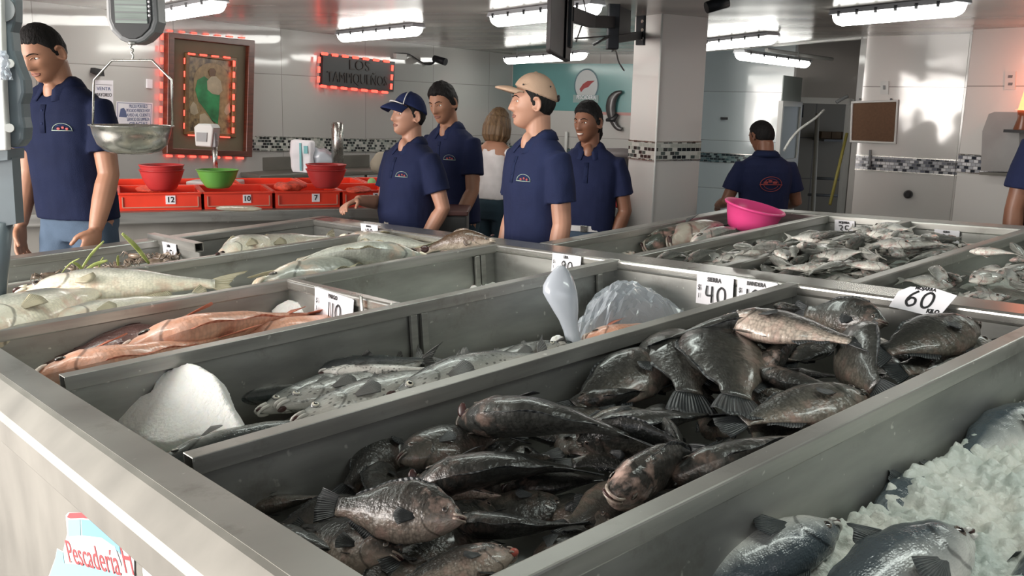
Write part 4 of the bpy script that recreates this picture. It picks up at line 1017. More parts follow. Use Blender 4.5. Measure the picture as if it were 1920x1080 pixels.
ba(BA[2], (640, 452), (880, 470), -.05, -.05, 20, 'pale fish beside the cross bar under the 190 tag')
MT['f_brown'] = fish_mat('brown fish skin', (0.06, 0.035, 0.02), (0.12, 0.075, 0.05), (0.5, 0.42, 0.34), 0.3, 50, 18, 0.3, var=0.1)
br = make_fish('bass', 'brown_fish', MT['f_brown'], MT['f_brown'], MT['e_dark'], 0.0, -0.35, 44, 1.0, 0.2)
put(br, (925, 440), (770, 475), 0.035, -.04, 75, 'brown backed fish draped over the far corner of the counter', 'fish')

# --- the far bank: heaps of small silver fish
SM = [make_fish('small', 'small_silver_fish', MT['f_small'], MT['f_small_fin'], MT['e_dark'], bl, bv, sd, 0.6, 0) for bl, bv, sd in ((-0.10, 0, 51), (0.1, 0.1, 52), (-0.2, -0.08, 53), (0, 0, 54))]
first = True
def heap(n, a0, a1, b0, b1, hf, label, group, L0=.15, L1=.20, seed=0, protos=SM):
    r = random.Random(seed)
    for i in range(n):
        a, b = r.uniform(a0, a1), r.uniform(b0, b1); an = r.uniform(0, 2*PI); L = r.uniform(L0, L1)
        lay_n = i/n; h = hf((a-a0)/(a1-a0), (b-b0)/(b1-b0)) - 0.09*(1-lay_n) + r.uniform(-.01, .01); ti = r.uniform(-.02, .02)
        dx, dy = math.cos(an)*L/2, math.sin(an)*L/2
        p = r.choice(protos); f = p.name not in _used; _used.add(p.name)
        o = lay_ab(p, Vector((a+dx, b+dy, h+ti)), Vector((a-dx, b-dy, h-ti)), r.choice((5, 25, 45, 175, 150)), f)
        tag(o, label, 'fish', group)
heap(50, 2.76, 3.45, 2.02, 2.26, lambda u, v: -.005-.04*u, 'small silver fish among those scattered in the bin under the 35 tag', 'small fish under the 35 tag', .15, .22, 61)
heap(100, 2.78, 3.88, 1.54, 1.90, lambda u, v: -.015+.045*math.sin(u*PI)+.02*v-.14*max(0, u-.62), 'small silver fish in the fullest heap, between the 35 bin and the right end bin', 'small fish in the fullest heap', .15, .21, 62)
heap(70, 2.78, 3.85, 0.97, 1.37, lambda u, v: -.03+.045*math.sin(u*PI), 'small silver fish in the heap behind the 60 tag at the right edge', 'small fish behind the 60 tag', .14, .19, 63)
MT['f_mott'] = fish_mat('mottled grey green fish skin', (0.05, 0.055, 0.045), (0.17, 0.17, 0.14), (0.42, 0.38, 0.32), 0.3, 40, 16, 0.3, blush=(0.36, 0.2, 0.17), var=0.3)
MO = make_fish('tilapia', 'mottled_fish', MT['f_mott'], MT['f_dark_fin'], MT['e_dark'], -0.1, 0.05, 55, 0.8, 0.2)
heap(10, 2.80, 3.3, 1.88, 2.02, lambda u, v: .055-.02*u, 'small silver fish piled over the divider between the 35 bin and the fullest heap', 'small fish over the divider', .15, .20, 66)
put(MO, (1205, 462), (1330, 430), -.08, -.08, 30, 'large mottled grey green fish in the bin left of the pink tub', 'fish')
put(MO, (1255, 452), (1370, 425), -.06, -.09, 200, 'mottled grey fish touching the big one left of the pink tub', 'fish')
put(SM[0], (1300, 452), (1400, 428), -.05, -.06, 20, 'pinkish silver fish right in front of the pink tub', 'fish')
put(MO, (1140, 468), (1200, 452), -.13, -.13, 20, 'small dark fish at the near left end of the pink tub bin', 'fish')
heap(14, 2.75, 3.2, 2.42, 2.68, lambda u, v: -.07, 'small grey fish at the near end of the bin with the pink tub', 'small fish beside the pink tub', .12, .18, 64, [MO, SM[1]])
cutf = make_fish('small', 'small_silver_fish', MT['f_small'], MT['f_small_fin'], MT['e_dark'], -.1, 0, 56, 0.8, 1.0)
put(cutf, (1515, 478), (1620, 462), -.01, -.03, 170, 'silver fish with open red gills on top, between the two silver heaps', 'fish')

# --- tunas on the crushed ice
JA = [make_fish('jack', 'silver_tuna', MT['f_jack'], MT['f_jack_fin'], MT['e_dark'], bl, bv, sd, 1.3, 0.25, g_) for bl, bv, sd, g_ in ((-0.05, 0.0, 71, True), (-0.05, -0.03, 72, False))]
put(JA[0], (1572, 985), (1180, 1150), -.15, -.19, 200, 'silver tuna with pale cut belly in the lower ice, nearest the rail', 'fish')
put(JA[1], (1815, 1000), (1380, 1290), -.15, -.19, 35, 'steel blue tuna lying on the ice at the bottom right', 'fish')
put(JA[1], (1965, 775), (1745, 905), -.185, -.20, 30, 'blue backed tuna half sunk in ice at the right edge', 'fish')
put(JA[0], (2010, 1010), (1840, 1200), -.20, -.23, 120, 'tuna of which only the dark fin shows above the ice at the bottom right corner', 'fish')
put(JA[1], (1760, 900), (1570, 1060), -.215, -.235, 60, 'tuna buried in the ice by the rail with one fin sticking up', 'fish')
# ------------------------------------------------------------------ ice
m, N_, L_, B_ = nt('crushed ice'); MT['ice'] = m
B_.inputs['Base Color'].default_value = (0.62, 0.66, 0.62, 1); B_.inputs['Roughness'].default_value = 0.4; B_.inputs['Subsurface Weight'].default_value = 0.35; B_.inputs['Subsurface Radius'].default_value = (0.03, 0.035, 0.035); B_.inputs['Subsurface Scale'].default_value = 0.6; B_.inputs['Coat Weight'].default_value = 0.1
tc = N_.new('ShaderNodeTexCoord'); n1 = N_.new('ShaderNodeTexNoise'); n1.inputs['Scale'].default_value = 95; n1.inputs['Detail'].default_value = 6; L_.new(tc.outputs['Object'], n1.inputs['Vector'])
bp = N_.new('ShaderNodeBump'); bp.inputs['Strength'].default_value = 0.6; bp.inputs['Distance'].default_value = 0.01; L_.new(n1.outputs[0], bp.inputs['Height']); L_.new(bp.outputs[0], B_.inputs['Normal'])
n2 = N_.new('ShaderNodeTexNoise'); n2.inputs['Scale'].default_value = 7; n2.inputs['Detail'].default_value = 3; L_.new(tc.outputs['Object'], n2.inputs['Vector'])
r2 = N_.new('ShaderNodeValToRGB'); r2.color_ramp.elements[0].position = 0.35; r2.color_ramp.elements[1].position = 0.65; r2.color_ramp.elements[0].color = (0.46, 0.51, 0.47, 1); r2.color_ramp.elements[1].color = (0.66, 0.66, 0.60, 1)
L_.new(n2.outputs[0], r2.inputs[0]); L_.new(r2.outputs[0], B_.inputs['Base Color'])
MT['ice_solid'] = mat('pressed white ice', (0.90, 0.90, 0.87), 0.4, var=0.03, vscale=15, bump=0.5, bscale=90, sss=0.25)

def ice_bed(name, a0, a1, b0, b1, hf, label, n=70, amp=0.022, freq=26, clip=None):
    na = n; nb = max(8, int(n*(b1-b0)/(a1-a0))); vs = []
    for i in range(na+1):
        for j in range(nb+1):
            a = lerp(a0, a1, i/na); b = lerp(b0, b1, j/nb); h = hf(a, b)
            q = Vector((a*freq, b*freq, 3.1))
            d = noise.voronoi(q)[0]
            h += amp*(0.55 - min(1, d[0]))*1.1 + amp*0.9*noise.noise(Vector((a*7, b*7, 0.5))) + amp*0.35*noise.noise(q*1.7)
            if i in (0, na) or j in (0, nb): h = HF-0.001
            vs.append((a, b, h))
    fs = [(i*(nb+1)+j, (i+1)*(nb+1)+j, (i+1)*(nb+1)+j+1, i*(nb+1)+j+1) for i in range(na) for j in range(nb)]
    mb = MB(); mb.add(vs, fs, 0, smooth=True)
    me = mb.mesh(name); me.transform(T); o = link(name, me, MT['ice']); tag(o, label, 'ice', kind='stuff'); return o
ice_bed('crushed_ice', 1.02, 2.515, -0.85, 0.838, lambda a, b: -.190+.030*(a-1.4)-0.02*max(0, 0.3-b)-0.10*sstep(1.35, 1.02, a), 'heap of wet crushed ice around the tunas at the bottom right', 300, 0.026, 34)
ice_bed('crushed_ice', 0.60, 2.515, 1.62, 2.30, lambda a, b: -.222+.012*math.sin(a*5), 'thin bed of ice under the spotted mackerel', 90, 0.02, 20)
ice_bed('crushed_ice', 0.60, 1.565, 2.35, 2.98, lambda a, b: -.20, 'ice bed under the pink snappers', 60)
ice_bed('crushed_ice', 0.60, 2.515, 3.03, 3.745, lambda a, b: -.16, 'ice bed under the pale bass', 60)
ice_bed('crushed_ice', 1.63, 2.515, 2.35, 2.98, lambda a, b: -.235+.07*sstep(2.2, 2.5, a), 'melting ice left in the nearly empty bin by the 90 tag', 70, 0.015)
ice_bed('crushed_ice', 2.68, 3.98, 1.97, 2.31, lambda a, b: -.115, 'ice bed under the fish of the 35 bin', 60)
ice_bed('crushed_ice', 2.68, 3.98, 1.48, 1.92, lambda a, b: -.115, 'ice bed under the fullest heap of silver fish', 60)
ice_bed('crushed_ice', 2.68, 3.98, 0.89, 1.43, lambda a, b: -.115, 'ice bed under the silver fish behind the 60 tag', 60)
ice_bed('crushed_ice', 2.68, 3.98, 2.36, 2.78, lambda a, b: -.13, 'ice bed in the bin with the pink tub', 60)
def slab(name, pts, P0, nrm, thick, label, vox=0.008, parent=None, cat='ice'):
    nrm = nrm.normalized(); poly = [on_plane(x, y, P0, nrm) for x, y in pts]
    mb = MB(); mb.prism(poly, -nrm*thick)
    me = remesh(mb, name, vox, 3, 0.004, 14)
    o = link(name, me, MT['ice_solid']); tag(o, label, cat); return o
P0 = tw(*tab(330, 832, -.16))
slab('ice_slab', [(195, 776), (240, 752), (284, 732), (292, 706), (318, 692), (343, 681), (358, 679), (380, 688), (402, 702), (414, 722), (424, 748), (440, 775), (453, 802), (441, 809), (400, 812), (345, 822), (318, 832), (275, 828), (235, 803)], P0, TN*0.80 - TB*0.22 - TA*0.60, 0.05, 'big white slab of pressed ice at the left end of the mackerel bin', 0.007)
P0 = tw(*tab(1050, 655, -.16))
slab('ice_lump', [(1031, 660), (1030, 640), (1036, 629), (1048, 626), (1060, 632), (1064, 650), (1062, 664)], P0, TN*0.5 - TB*0.6 - TA*0.5, 0.04, 'rounded white lump of ice below the standing plastic bag', 0.006)
P0 = tw(*tab(545, 590, -.11))
slab('ice_lump', [(505, 584), (520, 570), (540, 561), (560, 566), (576, 578), (580, 590), (540, 596)], P0, TN*0.5 - TB*0.5 - TA*0.6, 0.04, 'pointed white ice lump behind the snapper tails', 0.006)
P0 = tw(*tab(910, 545, -.18))
slab('ice_lump', [(875, 548), (884, 534), (905, 530), (915, 538), (945, 530), (970, 528), (972, 545), (920, 560), (880, 556)], P0, TN*0.7 - TB*0.5, 0.03, 'small heap of leftover ice in the nearly empty bin', 0.006)

# ------------------------------------------------------------------ price tags
DIG = {'0': [[(.5, 1), (.15, .8), (.05, .45), (.2, .1), (.5, 0), (.82, .15), (.95, .5), (.85, .85), (.5, 1)]], '1': [[(.5, 1), (.5, 0)]],
       '2': [[(.08, .8), (.35, 1), (.75, .95), (.8, .65), (.4, .3), (.05, 0), (.95, .03)]], '3': [[(.1, .95), (.6, 1), (.85, .8), (.45, .55), (.9, .35), (.75, .05), (.1, .02)]],
       '4': [[(.15, 1), (.1, .45), (.85, .45)], [(.75, 1), (.72, 0)]], '5': [[(.9, 1), (.2, .98), (.15, .58), (.65, .6), (.92, .32), (.65, .02), (.05, .05)]],
       '6': [[(.8, 1), (.3, .7), (.08, .3), (.4, 0), (.85, .15), (.8, .45), (.4, .52), (.12, .3)]], '8': [[(.5, .55), (.15, .8), (.5, 1), (.85, .8), (.5, .55), (.1, .25), (.5, 0), (.9, .25), (.5, .55)]],
       '9': [[(.85, .75), (.5, 1), (.12, .75), (.45, .5), (.85, .75), (.8, .35), (.6, 0)]]}
def strokes(s, w, h, cx, cy, off, par, hh):
    "digits written with a marker pen"
    n = len(s); wid = [0.35 if ch == '1' else 1.0 for ch in s]; gap = 0.34; tot = sum(wid)+gap*(n-1); k = min(w/tot, h*0.62); x = cx - tot*k/2
    for ch, wd in zip(s, wid):
        mb = MB()
        for line in DIG[ch]:
            pts = [Vector((x + (px_*wd)*k, cy + (py-0.5)*h, off+0.0004)) for px_, py in line]
            pts = catmull(pts, 4) if len(pts) > 2 else pts
            mb.tube(pts, hh*0.035, 6, flat=0.25, up=(0, 0, 1))
        mb.build('price_digit', MT['ink'], par); x += (wd+gap)*k
def tagcard(pa, a, x0, y0, x1, y1, big, label, small=None, lean=0.0, slope=0.0, side=True, bigs=0.66, bold=0.0022, sx=0.74, top=True, cards=None):
    "card hung on a wall of constant a, between pixel corners (x0,y0) top left and (x1,y1) bottom right"
    P0 = tw(a-0.004, 0, 0)
    n = -TA
    tl, bl = on_plane(x0, y0, P0, n), on_plane(x0, y1, P0, n)
    rt = -TB; up = TN; h = -(bl-tl).dot(up); w = 0.05
    for _ in range(30):                # width whose right edge falls on x1
        q = tl + rt*w - CAMP; w *= 1 + 0.6*((x1-x0)/max(1e-6, 960+FPX*q.dot(CX)/q.dot(CZ)-x0)-1)
    c = tl + rt*w/2 - up*h/2
    M_ = Matrix.Identity(4)
    for i in range(3): M_[i][0] = rt[i]; M_[i][1] = up[i]; M_[i][2] = n[i]; M_[i][3] = c[i]
    M_ = M_ @ Matrix.Rotation(slope, 4, 'Z') @ Matrix.Translation((0, h/2, 0)) @ Matrix.Rotation(lean, 4, 'X') @ Matrix.Translation((0, -h/2, 0))
    r = empty('price_tag', mw=M_); tag(r, label, 'price tag', 'handwritten price tags')
    mb = MB(); nx, ny = 8, 6; vs = []
    for j in range(ny+1):
        for i in range(nx+1):
            u, v = i/nx-0.5, j/ny-0.5; vs.append((u*w, v*h, 0.0015+0.004*math.sin(u*3+v*2)*0.6))
    fs = [(j*(nx+1)+i, j*(nx+1)+i+1, (j+1)*(nx+1)+i+1, (j+1)*(nx+1)+i) for j in range(ny) for i in range(nx)]
    vs2 = [(x, y, z-0.0008) for x, y, z in vs]; q = len(vs)
    mb.add(vs+vs2, fs + [tuple(q+i for i in reversed(f)) for f in fs], smooth=True)
    if top: mb.box((-w/2, h/2-0.001, -0.02), (w/2*0.9, h/2+0.0005, 0.002))
    mb.build('card', MT['paper'], r, fix=False)
    off = 0.0055
    def txt(s, size, cx, cy, nm, bold_, sx_):
        return text_mesh(s, size, Matrix.Translation((cx, cy, off)), MT['ink'], nm, r, 0.0003, bold_, sx_)
    strokes(big, w*(0.80 if side else 0.92), h*0.56, w*0.05 if side else 0, -h*0.13, off, r, h)
    if small: 
        t = txt(small, h*0.2, 0, h*0.36, 'fish_name', 0.0008, 0.9)
        tw_ = max(v.co.x for v in t.data.vertices)-min(v.co.x for v in t.data.vertices)
        if tw_ > w*0.9:
            for v in t.data.vertices: v.co.x *= w*0.9/tw_
    if side:
        txt('$', h*0.26, -w*0.40, h*0.06, 'peso_sign', 0.0004, 0.8); txt('1', h*0.22, -w*0.40, -h*0.22, 'kilo_mark', 0.0004, 0.8)
    return r
tagcard(None, 1.565, 590, 541, 664, 590, '110', 'white price tag reading 110 on the cross bar of the snapper bin', 'PARGO', slope=-0.05, lean=-0.1)
tagcard(None, 1.695, 304, 453, 331, 487, '45', 'white price tag reading 45 on the open ended cross bar', 'JAIBA', side=False, sx=0.8)
tagcard(None, 2.53, 1036, 474, 1091, 508, '90', 'white price tag reading 90 behind the standing plastic bag', 'LISA', lean=-0.15)
tagcard(None, 2.53, 1307, 513, 1377, 567, '40', 'white price tag reading 40 with the word Sierra', 'SIERRA', lean=-0.08)
tagcard(None, 2.53, 1383, 521, 1459, 570, '100', 'white price tag reading 100, right of the 40 tag', 'BANDERA', lean=-0.08)
tagcard(None, 3.985, 1565, 412, 1603, 439, '35', 'white price tag reading 35 on the back rim', 'MOJARRA', side=False)
tagcard(None, 3.985, 1752, 430, 1800, 452, '20', 'white price tag on the back rim half hidden by the silver fish heap', 'CHIVO', side=False)
tagcard(None, 2.53, 676, 419, 709, 441, '190', 'price tag on the counter rim in front of the belt of the blue cap man', 'ROBALO', side=False, sx=0.6)
tagcard(None, 2.53, 835, 443, 878, 467, '180', 'price tag beside the brown fish on the far corner', 'HUACHI', side=False, sx=0.6)
# the 60 tag lies back over the spine
c = tw(2.535, 0, 0.004); P60 = on_plane(1735, 560, tw(0, 0, 0.012), TN)
M60 = Matrix.Identity(4); rt = (-TB*0.985 + TA*0.0).normalized(); n = (TN*0.72 - TA*0.69).normalized(); up = n.cross(rt).normalized()
for i in range(3): M60[i][0] = rt[i]; M60[i][1] = up[i]; M60[i][2] = n[i]; M60[i][3] = (P60 - TA*0.012)[i]
r60 = empty('price_tag', mw=M60); tag(r60, 'white price tag reading 60 lying over the steel spine', 'price tag', 'handwritten price tags')
mb = MB(); w, h = 0.165, 0.085
mb.prism([(-w/2, -h*0.45, 0), (w*0.36, -h*0.62, 0), (w/2, h*0.30, 0), (w*0.1, h*0.48, 0), (-w*0.3, h*0.42, 0), (-w*0.46, h*0.18, 0)], (0, 0, 0.0012)); mb.build('card', MT['paper'], r60)
strokes('60', w*0.72, h*0.60, -0.008, -0.002, 0.0016, r60, h*1.3)
text_mesh('KILO', h*0.2, Matrix.Translation((0.04, -0.036, 0.002)), MT['ink'], 'fish_name', r60, 0.0003, 0.001, 0.9)
text_mesh('MOJARRA', h*0.17, Matrix.Translation((-0.005, 0.033, 0.002)), MT['ink'], 'fish_name', r60, 0.0003, 0.0006, 0.9)

# ------------------------------------------------------------------ pink tub
MTUB = Matrix.Translation(at(1403, 431, 4.42)) @ Matrix.Rotation(math.radians(11), 4, 'Y') @ Matrix.Rotation(math.radians(6), 4, 'X')
tub = empty('pink_tub', mw=MTUB); tag(tub, 'bright pink plastic tub tilted in the far bin before the man seen from behind', 'tub')
mb = MB(); mb.lathe([(0.0, 0.0), (0.092, 0.0), (0.1, 0.006), (0.118, 0.06), (0.131, 0.104), (0.136, 0.108), (0.139, 0.104), (0.140, 0.110), (0.136, 0.115), (0.129, 0.113), (0.115, 0.06), (0.094, 0.008), (0.0, 0.006)], 48)
mb.build('tub_body', MT['pink'], tub)
mb = MB(); mb.tube([(0.137*math.cos(2*PI*k/48), 0.137*math.sin(2*PI*k/48), 0.112) for k in range(48)], 0.0055, 8, closed=True); mb.build('rolled_rim', MT['pink'], tub)

# ------------------------------------------------------------------ plastic bags
m, N_, L_, B_ = nt('clear plastic film'); MT['film'] = m
B_.inputs['Base Color'].default_value = (0.62, 0.66, 0.72, 1); B_.inputs['Roughness'].default_value = 0.2; B_.inputs['Alpha'].default_value = 0.45; B_.inputs['Coat Weight'].default_value = 0.5
m, N_, L_, B_ = nt('cloudy plastic film'); MT['film2'] = m
B_.inputs['Base Color'].default_value = (0.50, 0.54, 0.60, 1); B_.inputs['Roughness'].default_value = 0.25; B_.inputs['Alpha'].default_value = 0.78; B_.inputs['Coat Weight'].default_value = 0.5
def bag_sheet(name, pts, h0, peak, label, m=None, seed=0, n=26):
    "crumpled film: quad pts (table pixels at h0) domed up by peak"
    c = [tab(x, y, h) for (x, y, h) in pts]; r_ = random.Random(seed); vs = []
    for i in range(n+1):
        for j in range(n+1):
            u, v = i/n, j/n
            p = (c[0]*(1-u)+c[1]*u)*(1-v) + (c[3]*(1-u)+c[2]*u)*v
            q = Vector((u*5+seed, v*5, seed*1.7)); cr = abs(noise.noise(q))*0.045 + abs(noise.noise(q*2.2))*0.02
            hh = peak*(math.sin(PI*u)*math.sin(PI*v))**0.7
            vs.append(TO + TA*p.x + TB*p.y + TN*(p.z + hh - cr + 0.02 + 0.012*noise.noise(q*3)))
    fs = [(i*(n+1)+j, (i+1)*(n+1)+j, (i+1)*(n+1)+j+1, i*(n+1)+j+1) for i in range(n) for j in range(n)]
    mb = MB(); mb.add(vs, fs, 0); o = mb.build(name, m or MT['film'], fix=False)
    o.modifiers.new('s', 'SOLIDIFY').thickness = 0.0006
    tag(o, label, 'plastic bag'); return o
bag_sheet('plastic_bag', [(510, 522, -.07), (620, 505, -.06), (760, 470, -.06), (640, 475, -.05)], 0, 0.035, 'clear plastic bag lying over the bass under the arched fish', seed=3)
bag_sheet('plastic_bag', [(1060, 650, -.16), (1200, 612, -.16), (1290, 590, -.16), (1120, 560, -.16)], 0, 0.12, 'clear plastic bag lying over the pink fish in the mackerel bin', seed=5)
# the standing twisted bag
base = tw(*tab(1070, 655, -.17)); bx = Vector((1, 0, 0)); depth = (base-CAMP).dot(CZ)
prof = [(498, 1052, 5), (506, 1052, 14), (520, 1050, 24), (535, 1049, 30), (548, 1050, 32), (562, 1054, 30), (580, 1059, 24), (600, 1065, 18), (620, 1071, 15), (638, 1076, 15), (650, 1078, 20), (660, 1080, 26)]
mb = MB(); rings = []
for k, (y, x, w) in enumerate(prof):
    c = CAMP + ray(x, y)*((depth)/1.0); r = w/FPX*depth; rg = []
    for i in range(24):
        a = 2*PI*i/24; f = 1+0.10*noise.noise(Vector((math.cos(a)*1.5, math.sin(a)*1.5, k*0.7)))
        rg.append(c + CX*(r*math.cos(a)*f) + Vector((0, 1, 0))*(r*0.55*math.sin(a)*f))
    rings.append(rg)
mb.ring_loft(rings); tag(mb.build('plastic_bag', MT['film2']), 'cloudy plastic bag standing upright and pinched at its foot, in front of the 90 tag', 'plastic bag')

# ------------------------------------------------------------------ leaves and crabs in the left far bin
MT['leaf'] = mat('green yellow leaf', (0.30, 0.38, 0.08), 0.45, croll=(0.50, 0.55, 0.20), var=0.3, vscale=20)
def blade(p, q, w, label, mid=None):
    P, Q = on_plane(p[0], p[1], tw(0, 4.12, 0), TB), on_plane(q[0], q[1], tw(0, 4.12, 0), TB)
    Q = Q - TB*0.05
    M2 = (P+Q)/2 + TN*0.01; pts = catmull([P, M2, Q], 6); n = len(pts)
    mb = MB(); mb.tube(pts, [w*(0.35+0.65*math.sin(PI*(0.1+0.8*i/(n-1)))) for i in range(n)], 8, flat=0.3, up=TB)
    tag(mb.build('leaf_blade', MT['leaf']), label, 'leaf', 'green leaf blades in the left far bin')
blade((280, 494), (221, 436), .010, 'longest green leaf blade, leaning left beside the 45 tag')
blade((148, 512), (187, 450), .006, 'pale thin leaf blade leaning right')
blade((160, 514), (129, 489), .007, 'short yellow green blade pointing up left')
blade((152, 514), (194, 486), .008, 'yellow green blade pointing up right across the short one')
blade((183, 513), (186, 480), .004, 'thin upright leaf blade')
blade((222, 502), (213, 477), .006, 'pale stub of leaf between the blades and the 45 tag')
blade((114, 514), (142, 482), .003, 'thinnest leaf stalk at the left of the blades')
MT['crab'] = mat('wet brown shell', (0.10, 0.055, 0.04), 0.3, croll=(0.35, 0.27, 0.2), var=0.5, vscale=25, coat=0.5)
def make_crab():
    mb = MB(); mb.ball((0, 0, 0.012), (0.035, 0.024, 0.014), 10); b = mb.build('crab', MT['crab'])
    for s in (-1, 1):
        for k in range(4):
            a = 0.5+0.45*k; mb = MB(); mb.tube([(s*0.028*math.sin(a)*1.1, 0.022*math.cos(a), 0.012), (s*0.055*math.sin(a)*1.1, 0.04*math.cos(a), 0.028), (s*0.075*math.sin(a), 0.055*math.cos(a), 0.002)], [.004, .003, .0012], 6)
            mb.build('leg', MT['crab'], b)
        mb = MB(); mb.tube([(s*0.025, 0.018, 0.012), (s*0.04, 0.04, 0.02), (s*0.022, 0.062, 0.016)], [.005, .009, .002], 8); mb.build('claw', MT['crab'], b)
    return b
cb0 = make_crab(); rnd = random.Random(5)
for i in range(22):
    c = cb0 if i == 0 else dup(cb0)
    a = lerp(1.05, 1.66, rnd.random()); b = rnd.uniform(3.95, 4.42); h = -0.075 - 0.02*rnd.random() + 0.02*(i > 15)
    c.matrix_world = Matrix.Translation(tw(a, b, h)) @ Matrix.Rotation(rnd.uniform(0, 6.3), 4, 'Z') @ Matrix.Rotation(rnd.uniform(-.4, .4), 4, 'X')
    tag(c, 'small brown crab in the heap behind the leaf blades at the far left', 'crab', 'crabs in the left far bin')
mb = MB(); mb.box((0.62, 3.79, HF), (1.69, 4.46, -0.10)); me = mb.mesh('crushed_ice'); me.transform(T); tag(link('crushed_ice', me, MT['ice']), 'ice bed under the small crabs', 'ice', kind='stuff')
# ------------------------------------------------------------------ people
def ell(z, hw, fd, bd, y0=0.0, x0=0.0, n=28, e=0.88):
    r = []
    for k in range(n):
        a = 2*PI*k/n; c, s = math.cos(a), math.sin(a)
        x = hw*math.copysign(abs(c)**e, c); y = (fd if s > 0 else bd)*math.copysign(abs(s)**e, s)
        r.append(Vector((x0+x, y0+y, z)))
    return r
HA, HB, HC_ = 0.074, 0.096, 0.118
def gs(x, s): return math.exp(-(x/s)**2)
def head_point(d, off=0.0, chin=1.0, full=1.0):
    sx, sy, sz = d; x, y, z = HA*sx, HB*sy, HC_*sz
    lo = max(0.0, -sz)
    x *= 1 - 0.30*lo**1.6 + 0.05*(full-1)*4*lo; 
    if sy < 0: y *= 1 - 0.42*lo**1.2
    else: y *= 1 - 0.05*lo
    y += 0.034*sstep(0.35, 1.0, lo) * chin
    x *= 1 - 0.07*max(0, sz)**2
    if sy > 0: y *= 0.97
    p = Vector((x, y, z))
    if sy > 0:
        ax = abs(x); f = 0
        nz = 0.0
        if -0.048 < z < 0.022: nz = ((0.022-z)/0.060)**1.1 if z > -0.036 else max(0, 0.97-(-0.036-z)/0.012)
        f += 0.028*nz*gs(x, 0.0105+0.006*nz)
        f += 0.007*gs(ax-0.014, 0.007)*gs(z+0.036, 0.009)
        f -= 0.010*gs(ax-0.031, 0.015)*gs(z-0.004, 0.011)
        f += 0.005*gs(z-0.024, 0.008)*gs(ax-0.02, 0.026)
        f += 0.006*gs(x, 0.020)*gs(z+0.058, 0.006) + 0.0065*gs(x, 0.018)*gs(z+0.070, 0.006) - 0.004*gs(x, 0.024)*gs(z+0.0640, 0.0028)
        f += 0.008*gs(x, 0.018)*gs(z+0.098, 0.014)
        f += 0.004*gs(ax-0.044, 0.016)*gs(z+0.022, 0.02)*full
        p.y += f
    if off: 
        nrm = Vector((sx/HA, sy/HB, sz/HC_)).normalized(); p += nrm*off
    return p
def sphere_dirs(nu, nv):
    out = []
    for i in range(nv+1):
        t = PI*(i+0.02)/(nv+0.04); row = []
        for k in range(nu):
            a = 2*PI*k/nu; row.append((math.sin(t)*math.sin(a), math.sin(t)*math.cos(a), math.cos(t)))
        out.append(row)
    return out
def head_grid(mb, fn, nu=72, nv=60):
    rows = [[fn(d) for d in row] for row in reversed(sphere_dirs(nu, nv))]
    mb.ring_loft(rows)
def hand(mb, W, d, pn, th, curl=0.6, s=1.0):
    "palm, four fingers and a thumb; W wrist, d direction, pn palm normal, th towards the thumb side"
    d = d.normalized(); th = (th-d*th.dot(d)).normalized(); pn = d.cross(th) if d.cross(th).dot(pn) > 0 else th.cross(d)
    rings = []
    for u, w, t in ((-.02, .026, .020), (.0, .027, .018), (.03, .036, .0165), (.065, .041, .0145), (.092, .040, .0125), (.098, .034, .009)):
        c = W + d*u*s; rings.append([c + th*(w*s*math.cos(a)) + pn*(t*s*math.sin(a)) for a in [2*PI*k/16 for k in range(16)]])
    mb.ring_loft(rings)
    for o, l, cu in ((.031, .070, .9), (.0105, .079, 1.0), (-.0105, .073, 1.08), (-.031, .058, 1.15)):
        p = W + d*(.088*s) + th*o*s; dirv = (d + th*o*2.2).normalized(); pts = [p]; ang = 0
        for seg_, f in ((0.42, .45), (0.32, 1.0), (0.26, .8)):
            ang += curl*cu*f*0.75; v = dirv*math.cos(ang) + pn*math.sin(ang); pts.append(pts[-1] + v*l*seg_*s)
        mb.tube(catmull(pts, 3), [.0092*s]*4 + [.0085*s]*3 + [.0078*s]*2 + [.006*s], 8)
    p = W + d*.028*s + th*.028*s; v1 = (d*.62 + th*.70 + pn*.35).normalized(); v2 = (d*.9 + th*.15 + pn*(.3+.3*curl)).normalized()
    mb.tube(catmull([p - v1*.02*s, p + v1*.035*s, p + v1*.035*s + v2*.03*s, p + v1*.035*s + v2*.052*s], 3), [.013*s]*3 + [.011*s]*3 + [.0095*s]*3 + [.007*s], 8)

